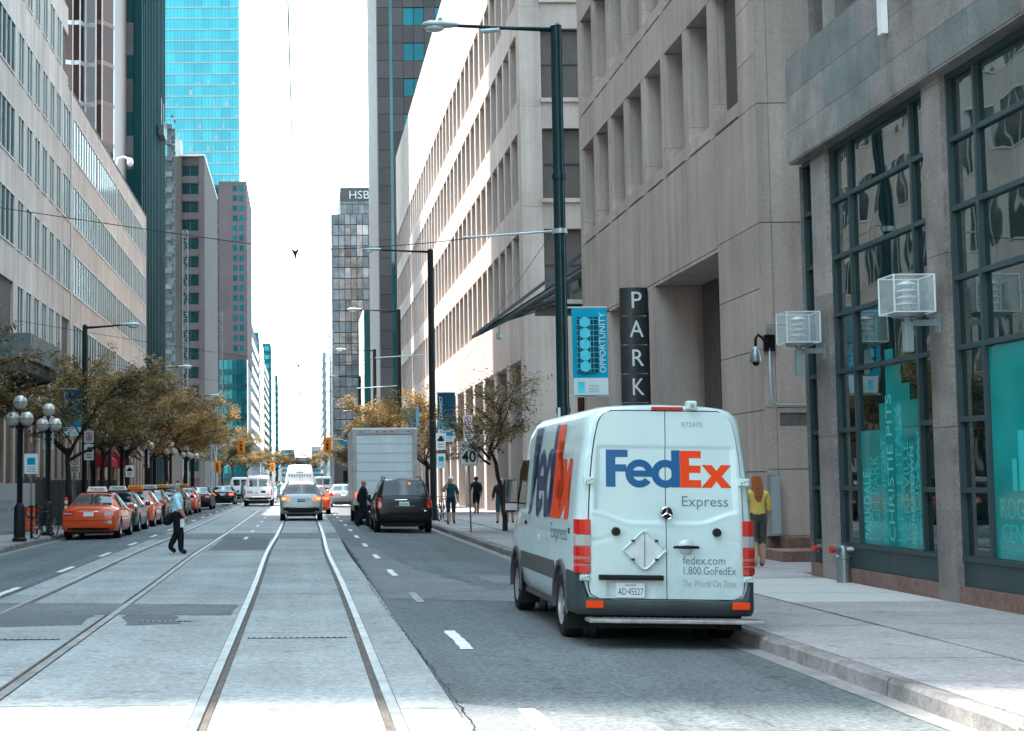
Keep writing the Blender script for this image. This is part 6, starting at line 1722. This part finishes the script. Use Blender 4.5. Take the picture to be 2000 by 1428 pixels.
stand = root('bicycle_ring', (-8.15, 46.5, ZK), 'black ring post holding the bicycle', 'bike stand'); MB().cyl((0, 0, 0), (0, 0, 1.0), .04, n=8).build('post', m_pole2, stand); MB().tube([(.18 * math.cos(a), 0, .8 + .18 * math.sin(a)) for a in [2 * math.pi * i / 16 for i in range(17)]], .02, n=6, caps=False).build('ring', m_pole2, stand)
# hoarding, barricade, orange posts at the left edge
m_hoard = M('pale_hoarding', (.36, .36, .35), .7, var=.08, scale=1.)
m_fab = M('black_mesh_fabric', (.035, .035, .037), .85, var=.25, scale=2.)
hb_ = wroot('hoarding_board', (-9.4, 51, ZK), 'pale hoarding board with grey italic lettering at the left edge', 'hoarding')
wpart(MB().box(-11.5, -8.75, 50.5, 50.56, .2, 1.75), 'board', m_hoard, hb_); 
for x in (-11.4, -10.1, -8.8): wpart(MB().box(x - .04, x + .04, 50.57, 50.65, .08, 1.75), 'post', m_sgrey, hb_)
text('lettering', 'Welcome to', .2, m_fx_grey, hb_, (-9.15, 50.49, 1.05), '-y', w=1.35, h=.2, align='RIGHT', shear=.3, extrude=.0008); text('lettering', 'Brookfield Place', .2, m_fx_grey, hb_, (-8.95, 50.49, .8), '-y', w=1.9, h=.19, align='RIGHT', shear=.3, extrude=.0008)
for i in range(5): pc('print_line', m_fx_lg, hb_, -10.6, -9.0 - .1 * (i % 2), 50.492, 50.498, .4 + i * .07, .42 + i * .07)
for k, (ya, yb) in enumerate(((51.5, 57.), (57., 63.), (63., 70.), (70, 78))):
    fz = wroot('fence_panel', (-9.3, ya, ZK), ['dark fabric fence behind the globe lamps, nearest panel', 'dark fabric fence panel under the first tree', 'dark fabric fence panel behind the taxis', 'dark fabric fence panel farthest along'][k], 'fence', 'dark fabric fences')
    rows = [[(-9.35 + .04 * math.sin(i * 2.1 + z), ya + (yb - ya) * i / 14, z) for i in range(15)] for z in (.12, .7, 1.3, 1.85 + (.1 if k == 0 else 0))]
    wpart(MB().grid(rows), 'fabric', m_fab if k != 0 else m_fab, fz, smooth=True)
    for yy in (ya + .05, yb - .05): wpart(MB().cyl((-9.38, yy, .08), (-9.38, yy, 2.0), .03, n=6), 'post', m_sgrey, fz)
    wpart(MB().cyl((-9.38, ya, 1.9), (-9.38, yb, 1.9), .02, n=6), 'top_rail', m_sgrey, fz)
m_orp = M('orange_plastic', (.7, .09, .02), .5, var=.06)
for k, (x, y) in enumerate(((-8.35, 50.4), (-8.5, 55.6))):
    o = root('delineator_post', (x, y, ZK), ['orange flexible post beside the second globe lamp', 'orange flexible post behind the nearest taxi'][k], 'bollard', 'orange flexible posts')
    MB().lathe((0, 0, 0), [(.0, 0), (.16, 0), (.16, .05), (.06, .07), (.055, 1.1), (.04, 1.14), (.0, 1.15)], 14).build('post', m_orp, o, smooth='auto')
    for z in (.72, .92): MB().lathe((0, 0, z), [(.058, 0), (.058, .1)], 14).build('reflective_band', m_signw, o)
br = root('barricade', (-8.85, 50.1, ZK), 'orange and black striped barricade behind the bicycle', 'barricade')
for z in (.15, .42, .7): MB().box(-.3, .3, -.03, .03, z, z + .2).build('board', m_orp, br)
for x in (-.25, .25): MB().box(x - .03, x + .03, -.06, .06, 0, 1.).build('leg', m_black, br)
for k, (x, y) in enumerate(((-11.2, 88), (-11.2, 96.))):
    a = wroot('red_awning', (x, y, 3), ['dark red awning on the pink building, nearer one', 'dark red awning on the pink building, farther one'][k], 'awning', 'red awnings')
    wpart(MB().prism([(-12., 3.9), (-10.9, 3.0), (-10.9, 2.6), (-12, 2.6)], 'y', y, y + 3.2), 'canvas', M('dark_red_canvas', (.3, .02, .03), .8, var=.1), a)
    wpart(MB().cyl((-11.9, y + .2, 2.6), (-10.9, y + .2, 2.62), .03, n=6), 'arm', m_sgrey, a)
# ------------------------------------------------------------------ trees
def leafmat(name, c1, c2, c3):
    m = bpy.data.materials.new(name); m.use_nodes = True; N = m.node_tree.nodes; L = m.node_tree.links
    b = N['Principled BSDF']; b.inputs['Roughness'].default_value = .55; b.inputs['Specular IOR Level'].default_value = .3
    g = N.new('ShaderNodeNewGeometry'); n = N.new('ShaderNodeTexNoise'); n.inputs['Scale'].default_value = .9; n.inputs['Detail'].default_value = 4.; L.new(g.outputs['Position'], n.inputs['Vector'])
    r = N.new('ShaderNodeValToRGB'); r.color_ramp.elements[0].position = .36; r.color_ramp.elements[0].color = (*c1, 1); r.color_ramp.elements[1].position = .66; r.color_ramp.elements[1].color = (*c3, 1)
    e = r.color_ramp.elements.new(.5); e.color = (*c2, 1)
    L.new(n.outputs['Fac'], r.inputs[0])
    mx = N.new('ShaderNodeMix'); mx.data_type = 'RGBA'; mx.blend_type = 'MULTIPLY'; mx.inputs[0].default_value = 1.
    rp = N.new('ShaderNodeMapRange'); rp.inputs[3].default_value = .6; rp.inputs[4].default_value = 1.35; L.new(g.outputs['Random Per Island'], rp.inputs[0])
    cb = N.new('ShaderNodeCombineColor')
    for i in range(3): L.new(rp.outputs[0], cb.inputs[i])
    L.new(r.outputs[0], mx.inputs[6]); L.new(cb.outputs[0], mx.inputs[7]); L.new(mx.outputs[2], b.inputs['Base Color'])
    tr = N.new('ShaderNodeBsdfTranslucent'); L.new(mx.outputs[2], tr.inputs['Color'])
    ms = N.new('ShaderNodeMixShader'); ms.inputs[0].default_value = .35; L.new(b.outputs[0], ms.inputs[1]); L.new(tr.outputs[0], ms.inputs[2]); L.new(ms.outputs[0], N['Material Output'].inputs['Surface'])
    return m
m_leaf_gold = leafmat('golden_leaves', (.12, .09, .04), (.3, .19, .06), (.44, .28, .09))
m_leaf_brown = leafmat('olive_brown_leaves', (.085, .08, .045), (.19, .14, .06), (.33, .21, .065))
m_leaf_dark = leafmat('dark_olive_leaves', (.04, .04, .025), (.085, .07, .035), (.13, .095, .04))
m_bark = M('dark_bark', (.035, .028, .024), .9, var=.3, scale=6., bump=.6, bscale=25.)
def grow(seed, H=6.8, Rad=3.4, trunk=2.2, r0=.12, nl=5200, leaf=.13, lean=(0, 0), flat=.55):
    rg = random.Random(seed); tr = MB(); segs = []
    base = Vector((0, 0, 0)); p = base; pts = [p]; n = 6
    for i in range(n):
        t = (i + 1) / n; pts.append(Vector((lean[0] * t * t + rg.gauss(0, .03), lean[1] * t * t + rg.gauss(0, .03), trunk * t)))
    tr.tube(pts, [r0 * (1.25 - .5 * i / n) for i in range(n + 1)], n=9)
    top = pts[-1]
    def branch(p, d, L, r, depth):
        k = 5; P = [p.copy()]; q = p.copy(); dd = d.copy()
        for i in range(k):
            dd = (dd + Vector((rg.gauss(0, .16), rg.gauss(0, .16), rg.gauss(.0, .1) + (.06 if depth == 0 else -.02)))).normalized(); q = q + dd * (L / k); P.append(q.copy())
        tr.tube(P, [r * (1 - .6 * i / k) for i in range(k + 1)], n=6 if depth < 2 else 4, caps=False)
        if depth >= 1: segs.append((P, L))
        if depth < 3:
            m = (4, 4, 3)[depth]
            for j in range(m):
                f = rg.uniform(.35, 1.) if j else 1.
                ip = min(k, max(1, int(f * k))); a = rg.uniform(0, 2 * math.pi)
                side = Vector((math.cos(a), math.sin(a), rg.uniform(-.1, .5)))
                nd = (dd * .75 + side * .75).normalized(); nd.z *= flat + .25
                branch(P[ip], nd.normalized(), L * rg.uniform(.5, .72), r * .5, depth + 1)
    for j in range(5):
        a = 2 * math.pi * j / 5 + rg.uniform(-.3, .3); up = rg.uniform(.6, 1.3)
        d = Vector((math.cos(a), math.sin(a), up)).normalized()
        branch(top + Vector((0, 0, -rg.uniform(0, .5))), d, (H - trunk) * rg.uniform(.5, .68), r0 * .62, 0)
    lf = MB(); W = [s[1] for s in segs]; tot = sum(W)
    for P, L in segs:
        cnt = int(nl * L / tot) + 1
        for c in range(cnt):
            f = rg.random() ** .7 * (len(P) - 1); i = min(int(f), len(P) - 2); q = P[i].lerp(P[i + 1], f - i)
            q = q + Vector((rg.gauss(0, .17), rg.gauss(0, .17), rg.gauss(-.03, .1)))
            if q.z < trunk * .75: continue
            s = leaf * rg.uniform(.6, 1.3); a = rg.uniform(0, 6.28); tl = rg.gauss(0, .5); t2 = rg.gauss(-.25, .4)
            u = Vector((math.cos(a), math.sin(a), t2)).normalized(); v = Vector((-math.sin(a), math.cos(a), tl)).normalized()
            lf.add([q - u * s * .9, q + v * s * .28, q + u * s * .9, q - v * s * .28], [(0, 1, 2, 3)])
    return tr.mesh('trunk', m_bark, smooth='auto', angle=60), lf
tree_var = [grow(21, 7.9, 3.5, 3.1, .12, 13500, .125), grow(34, 7.6, 3.3, 3.0, .11, 12500, .125), grow(55, 8.0, 3.5, 3.2, .12, 13500, .125)]
tree_var.append(grow(77, 5.0, 1.8, 2.6, .07, 4300, .085, (-.42, 0), .5)); tree_var.append(grow(91, 7.8, 3., 3.4, .11, 4200, .12))
CROWNS = {}
def tree(label, loc, var, mat, sc=1., rz=0., grp='street trees'):
    t = root('honey_locust_tree', loc, label, 'tree', grp, rz)
    t.scale = (sc, sc, sc)
    newobj('trunk', tree_var[var][0], t)
    k = (var, mat.name)
    if k not in CROWNS: CROWNS[k] = tree_var[var][1].mesh('crown', mat, recalc=False)
    newobj('crown', CROWNS[k], t); return t
LT = [(-10.0, 42.0, 4, m_leaf_brown, .85, 'olive brown tree at the left edge of the picture, trunk cut off'), (-8.65, 57., 1, m_leaf_brown, .98, 'olive brown tree behind the nearest orange taxi, first full tree on the left'), (-8.6, 66.5, 2, m_leaf_gold, .98, 'golden brown tree second in the left row, above the taxis'),
      (-8.6, 76., 0, m_leaf_gold, 1., 'golden tree third in the left row'), (-8.5, 86., 1, m_leaf_gold, 1., 'golden tree fourth in the left row'), (-8.5, 97., 2, m_leaf_brown, 1.02, 'brown tree fifth in the left row'), (-8.3, 110., 0, m_leaf_gold, 1.1, 'pale golden tree at the end of the left row, reaching over the road'),
      (-8.5, 165., 1, m_leaf_dark, 1.15, 'dark tree beyond the left traffic signal'), (-8.3, 185., 2, m_leaf_brown, 1.1, 'brown tree farther beyond the left traffic signal'), (-8.3, 230., 0, m_leaf_gold, 1.1, 'small far golden tree on the left side')]
for i, (x, y, v, m_, sc, lb) in enumerate(LT): tree(lb, (x, y, ZK), v, m_, sc, i * 1.3)
RT = [(6.2, 76., 1, m_leaf_gold, .85, 'golden tree behind the box truck, beside the lamp post'), (6.1, 92., 2, m_leaf_gold, .95, 'golden tree showing above the roof of the box truck'), (6.3, 160., 0, m_leaf_dark, 1., 'dark tree far down the right pavement'), (6.3, 185., 1, m_leaf_brown, 1., 'brown tree farthest down the right pavement')]
for i, (x, y, v, m_, sc, lb) in enumerate(RT): tree(lb, (x, y, ZK), v, m_, sc, 2 + i * 1.7)
tree('slim dark olive tree on the right pavement between the van and the speed sign', (6.62, 50.3, ZK), 3, m_leaf_brown, 1.03, .25)
for i in range(3): tree(['hazy tree in the middle of the far street end, left', 'hazy tree in the middle of the far street end', 'hazy tree in the middle of the far street end, right'][i], (-9 + i * 10, 560 + 25 * i, 0), i, m_leaf_gold, 1.9, i)
# ------------------------------------------------------------------ people
m_skin = M('skin', (.42, .25, .18), .55, var=.06, obj=True, scale=8.)
m_skin2 = M('tanned_skin', (.3, .16, .1), .55, var=.06, obj=True, scale=8.)
m_shoe = M('dark_shoe', (.02, .02, .02), .5, var=.1)
def cloth(n, c): return M(n, c, .85, var=.12, scale=9., bump=.3, bscale=18., obj=True)
def person(label, loc, rz, H, dress, stride=.0, arms=((.03, .0, .0), (.03, .0, .0)), seat=None, group=None, hair=(.05, .03, .02), hairlen=.0, cap=None, extra=None, build=1., headturn=0.):
    """faces +Y before rotation. dress: (torso, sleeve, forearm, hips, thigh, shin, shoe) materials"""
    t = root('person', loc, label, 'person', group, rz); k = H / 1.75
    sk, sleeve, fore, hips, thigh, shin, shoe, skin = dress
    fx = stride
    J = {'pel': (0, 0, .96), 'sp': (0, .0, 1.12), 'ch': (0, .015, 1.3), 'nb': (0, .0, 1.44), 'nk': (0, .01, 1.51), 'jw': (0, .035, 1.575), 'hd': (0, .02, 1.65), 'ht': (0, .01, 1.72)}
    Rr = {'pel': (.155, .12), 'sp': (.14, .115), 'ch': (.172, .125), 'nb': (.12, .085), 'nk': (.055, .055), 'jw': (.066, .075), 'hd': (.078, .095), 'ht': (.055, .065)}
    E_ = [('pel', 'sp'), ('sp', 'ch'), ('ch', 'nb'), ('nb', 'nk'), ('nk', 'jw'), ('jw', 'hd'), ('hd', 'ht')]
    cat = {('pel', 'sp'): 0, ('sp', 'ch'): 0, ('ch', 'nb'): 0, ('nb', 'nk'): 7, ('nk', 'jw'): 7, ('jw', 'hd'): 7, ('hd', 'ht'): 7}
    for s, nm in ((-1, 'L'), (1, 'R')):
        f = fx * s
        J['hp' + nm] = (s * .095, f * .05, .9); J['kn' + nm] = (s * .1, f * .32 + .03 + max(0, -f) * .05, .5 + abs(f) * .02); J['an' + nm] = (s * .1, f * .5 - (.1 if f < 0 else 0.), .085 + (.07 if f < -.1 else 0)); J['to' + nm] = (s * .125, f * .5 + .15 - (.1 if f < 0 else 0.), .035 + (.0 if f < -.1 else 0))
        Rr['hp' + nm] = (.1, .1); tr_ = shin is not skin; Rr['kn' + nm] = (.08, .085) if tr_ else (.062, .068); Rr['an' + nm] = (.066, .072) if tr_ else (.042, .046); Rr['to' + nm] = (.045, .035)
        E_ += [('pel', 'hp' + nm), ('hp' + nm, 'kn' + nm), ('kn' + nm, 'an' + nm), ('an' + nm, 'to' + nm)]
        cat[('pel', 'hp' + nm)] = 3; cat[('hp' + nm, 'kn' + nm)] = 4; cat[('kn' + nm, 'an' + nm)] = 5; cat[('an' + nm, 'to' + nm)] = 6
        a = arms[0 if s < 0 else 1]     # (outward, elbow forward swing, bend) or explicit wrist
        J['sh' + nm] = (s * .185, 0, 1.405)
        if len(a) == 3:
            J['el' + nm] = (s * (.215 + a[0]), a[1] - .02, 1.12 + abs(a[1]) * .1); J['wr' + nm] = (s * (.21 + a[0]), a[1] * 1.5 + .04 + a[2], .88 + abs(a[2]) * .75)
        else: J['el' + nm] = a[0]; J['wr' + nm] = a[1]
        Rr['sh' + nm] = (.07, .07); sl_ = fore is not skin; Rr['el' + nm] = (.058, .06); Rr['wr' + nm] = (.046, .048) if sl_ else (.03, .034)
        E_ += [('nb', 'sh' + nm), ('sh' + nm, 'el' + nm), ('el' + nm, 'wr' + nm)]; cat[('nb', 'sh' + nm)] = 0; cat[('sh' + nm, 'el' + nm)] = 1; cat[('el' + nm, 'wr' + nm)] = 2
    names = list(J); idx = {n_: i for i, n_ in enumerate(names)}
    bm = bmesh.new(); lay = bm.verts.layers.skin.verify()
    vs = []
    for n_ in names:
        v = bm.verts.new(Vector(J[n_])); q = Rr[n_]; b_ = build if n_ in ('pel', 'sp', 'ch') else 1.
        v[lay].radius = (q[0] * b_ * 1.17, q[1] * b_ * 1.17); v[lay].use_root = n_ == 'pel'; vs.append(v)
    for a, b in E_: bm.edges.new((vs[idx[a]], vs[idx[b]]))
    me = bpy.data.meshes.new('body'); bm.to_mesh(me); bm.free()
    o = bpy.data.objects.new('tmp', me); COL.objects.link(o)
    md = o.modifiers.new('s', 'SKIN'); md.use_smooth_shade = True; md.branch_smoothing = .4
    sb = o.modifiers.new('d', 'SUBSURF'); sb.levels = 2; sb.render_levels = 2
    dg = bpy.context.evaluated_depsgraph_get(); me2 = bpy.data.meshes.new_from_object(o.evaluated_get(dg)); bpy.data.objects.remove(o)
    mats = [sk, sleeve, fore, hips, thigh, shin, shoe, skin]
    me2.materials.clear()
    for m_ in mats: me2.materials.append(m_)
    segs = [(Vector(J[a]), Vector(J[b]), cat[(a, b)], max(Rr[a][0], Rr[b][0])) for a, b in E_]
    for p in me2.polygons:
        c = p.center; best = 9; bi = 0
        for a, b, ci, rr in segs:
            d = b - a; u = max(0, min(1, (c - a).dot(d) / d.length_squared)); dist = (c - (a + d * u)).length - rr * .5
            if dist < best: best = dist; bi = ci
        if c.z < 1.0 and bi == 0: bi = 3
        p.material_index = bi; p.use_smooth = True
    # hands with five fingers, nose and ears
    hm = MB()
    for s, nm in ((-1, 'L'), (1, 'R')):
        w = Vector(J['wr' + nm]); d = (w - Vector(J['el' + nm])).normalized(); sd = Vector((0, 1, 0)) - d * d.y
        sd = sd.normalized() if sd.length > .2 else Vector((1, 0, 0)); nrm = d.cross(sd).normalized()
        hm.tube([w - d * .02, w + d * .03, w + d * .085], [.028, .034, .03], n=8)
        for q, ln in ((-.024, .07), (-.008, .08), (.008, .076), (.024, .06)):
            b0 = w + d * .08 + sd * q; hm.tube([b0, b0 + d * ln * .5 + nrm * s * .006, b0 + d * ln * .8 + nrm * s * .03], [.0095, .009, .007], n=6)
        b0 = w + d * .035 + sd * .03; hm.tube([b0, b0 + sd * .022 + d * .022, b0 + sd * .022 + d * .055], [.012, .01, .008], n=6)
    hd = Vector(J['hd'])
    hm.sph(hd + Vector((0, .105, -.035)), .017, 8, 6, (.8, 1.2, 1.2))
    for s in (-1, 1): hm.sph(hd + Vector((s * .082, .0, -.03)), .022, 8, 6, (.5, 1., 1.3))
    hm.sph(hd + Vector((0, .075, -.095)), .025, 8, 6, (1.2, .8, .5))
    hm.sph((0, .085, 1.60), .012, 6, 4)
    n0 = len(me2.vertices)
    bm = bmesh.new(); bm.from_mesh(me2); hme = hm.mesh('h', skin); bm2 = bmesh.new(); bm2.from_mesh(hme)
    off = [bm.verts.new(v.co) for v in bm2.verts]; bm2.verts.index_update()
    for f_ in bm2.faces:
        nf = bm.faces.new([off[v.index] for v in f_.verts]); nf.material_index = 7; nf.smooth = True
    bm2.free(); bm.to_mesh(me2); bm.free()
    t.scale = (k, k, k)
    body_ = newobj('body', me2, t)
    m_h = M('hair_%d_%d_%d' % tuple(int(c * 100) for c in hair), hair, .6, var=.25, scale=20., obj=True, bump=.4, bscale=40.)
    if hairlen >= 0:
        hb = MB(); n = 16; rows = []
        for j in range(8):
            ph = math.pi * .5 * j / 7 * 1.35
            row = []
            for i in range(n):
                a = 2 * math.pi * i / n; front = math.sin(a)
                lim = ph if front < .3 else min(ph, math.pi * .36)
                row.append((.094 * math.sin(lim) * math.cos(a) * 1.02, .005 + .112 * math.sin(lim) * math.sin(a), 1.645 + .115 * math.cos(lim)))
            rows.append(row)
        hb.grid(rows, closed=True)
        if hairlen > .05:
            rows = []
            for j in range(10):
                f = j / 9; z = 1.74 - f * (hairlen + .12); w = .075 + .045 * math.sin(min(1., f * 1.6) * math.pi * .5) - .05 * max(0, f - .75) * 4 * .6; d = .085 + .02 * math.sin(f * 3)
                rows.append([(w * math.cos(a) * (1 + .08 * math.sin(a * 5 + f * 9)), -.035 - d * .8 * max(0, -math.sin(a)) + .06 * max(0, math.sin(a)) * (1 - f), z + .02 * math.sin(a * 7) * f) for a in [2 * math.pi * i / 20 for i in range(20)]])
            hb.grid(rows, closed=True)
        hb.build('hair', m_h, t, smooth=True)
    if cap:
        cb_ = MB(); cb_.lathe((0, .005, 1.66), [(.098, 0), (.1, .03), (.085, .08), (.05, .105), (.001, .115)], 16); cb_.prism([(-.07, .08), (.07, .08), (.06, .18), (0, .2), (-.06, .18)], 'z', 1.665, 1.675); cb_.build('cap', cap, t, smooth='auto')
    return t
P_blue = cloth('pale_blue_shirt', (.5, .78, .88)); P_black = cloth('black_trousers', (.012, .014, .016)); P_suit = cloth('black_suit', (.012, .016, .02)); P_teal = cloth('dark_teal_shirt', (.02, .07, .085)); P_short = cloth('dark_shorts', (.015, .03, .04))
P_yel = cloth('mustard_shirt', (.55, .42, .10)); P_gsh = cloth('grey_shorts', (.06, .06, .06)); P_red = cloth('red_top', (.5, .04, .03)); P_white = cloth('white_cloth', (.75, .76, .76)); P_dk = cloth('charcoal_top', (.025, .027, .03)); P_blu2 = cloth('mid_blue_cloth', (.03, .2, .32)); P_sandal = M('sandal', (.1, .06, .04), .6)
pm = person('man in pale blue shirt and black trousers crossing the tracks', (-3.05, 37.8, .015), R(-92), 1.72, (P_blue, P_blue, m_skin, P_black, P_black, P_black, m_shoe, m_skin), .2, ((.08, -.12, -.02), (.02, .1, .03)), hair=(.3, .28, .26), build=1.18)
jk = MB(); rows = [[(-.22 + .06 * math.cos(a) * w, -.12 + dy + .14 * math.sin(a) * w, z) for a in [2 * math.pi * i / 12 for i in range(12)]] for z, w, dy in ((1.02, .5, 0), (.95, .9, -.06), (.86, 1.1, -.12), (.76, .9, -.16), (.7, .4, -.16))]
tag(jk.grid(rows, closed=True).build('jacket', P_black, pm, smooth=True)); 
MB().box(-.09, .09, .075, .125, 1.655, 1.69).build('sunglasses', m_black, pm, bevel=.01)
MB().box(.2, .25, .1, .2, .66, .86).build('folded_paper', P_white, pm, bevel=.01)
sm = person('bald man in a black suit walking behind the box truck', (2.32, 58.2, -.02), R(-75), 1.8, (P_suit, P_suit, P_suit, P_suit, P_suit, P_suit, m_shoe, m_skin2), .3, ((.03, -.1, .02), (.03, .1, .05)), hairlen=-1, build=1.1)
MB().prism([(-.06, 1.42), (.06, 1.42), (.0, 1.12)], 'y', .1, .145).build('shirt_front', P_white, sm)
person('man in white cap, teal shirt and shorts walking with a hand at his face', (5.58, 57.7, ZK + .01), R(175), 1.78, (P_teal, P_teal, m_skin, P_short, P_short, m_skin, m_shoe, m_skin), .15, (((-.25, .02, 1.12), (-.27, .06, .88)), ((.27, .12, 1.2), (.1, .2, 1.52))), hair=(.4, .38, .36), cap=P_white)
bp_ = person('man in black with a backpack walking away by the stone columns', (8.5, 75., ZK + .01), R(8), 1.8, (P_dk, P_dk, m_skin2, P_black, P_black, m_skin2, m_shoe, m_skin2), .25, ((.12, -.05, .05), (.04, .05, .02)))
MB().box(-.15, .15, -.27, -.11, 1.02, 1.42).build('backpack', P_black, bp_, bevel=.05)
person('grey haired person in dark jacket standing left of the van', (7.55, 58.6, ZK + .01), R(165), 1.72, (P_dk, P_dk, P_dk, P_teal, P_teal, m_skin, m_shoe, m_skin), .1, ((.05, .02, .1), (.05, .02, .1)), hair=(.55, .54, .52), build=1.15)
person('person in a red top with dark hair beside the grey haired person', (7.95, 58.9, ZK + .01), R(170), 1.66, (P_red, P_red, m_skin, P_short, P_short, m_skin, m_shoe, m_skin), .1, hair=(.02, .015, .012), hairlen=.25)
person('woman with long red hair in yellow shirt and grey shorts walking away', (8.62, 29.2, ZK + .015), R(6), 1.72, (P_yel, P_yel, m_skin, P_gsh, P_gsh, m_skin, P_sandal, m_skin), .08, ((.02, .1, .12), (.03, .04, .02)), hair=(.3, .09, .035), hairlen=.42)
crowd = [(-4.5, 117, P_blu2, P_blu2, 'person in blue crossing left of the white van'), (-4.0, 117.6, P_white, P_dk, 'person in white top crossing left of the white van'), (-3.75, 116.5, P_red, P_short, 'person in red bending at the crossing'), (-1.75, 117, P_blu2, P_blu2, 'person in blue crossing right of the white van'),
         (-1.35, 118, P_white, P_red, 'person in white and red at the far crossing'), (-.95, 117.4, P_dk, P_dk, 'person in dark clothes at the far crossing'), (-7.9, 90, P_dk, P_dk, 'person standing between the trees on the left pavement'), (-8.2, 102, P_white, P_dk, 'person in a white top far along the left pavement'), (6.6, 104, P_dk, P_short, 'person in dark clothes far along the right pavement')]
for i, (x, y, a, b, lb) in enumerate(crowd):
    person(lb, (x, y, .02 if abs(x) < 5 else ZK + .01), R(-90 + 180 * (i % 2)), 1.7, (a, a, m_skin, b, b, b if i % 3 else m_skin, m_shoe, m_skin), .3, group='people at the far crossing' if i < 6 else None)
# ------------------------------------------------------------------ link everything
for o in PEND: COL.objects.link(o)
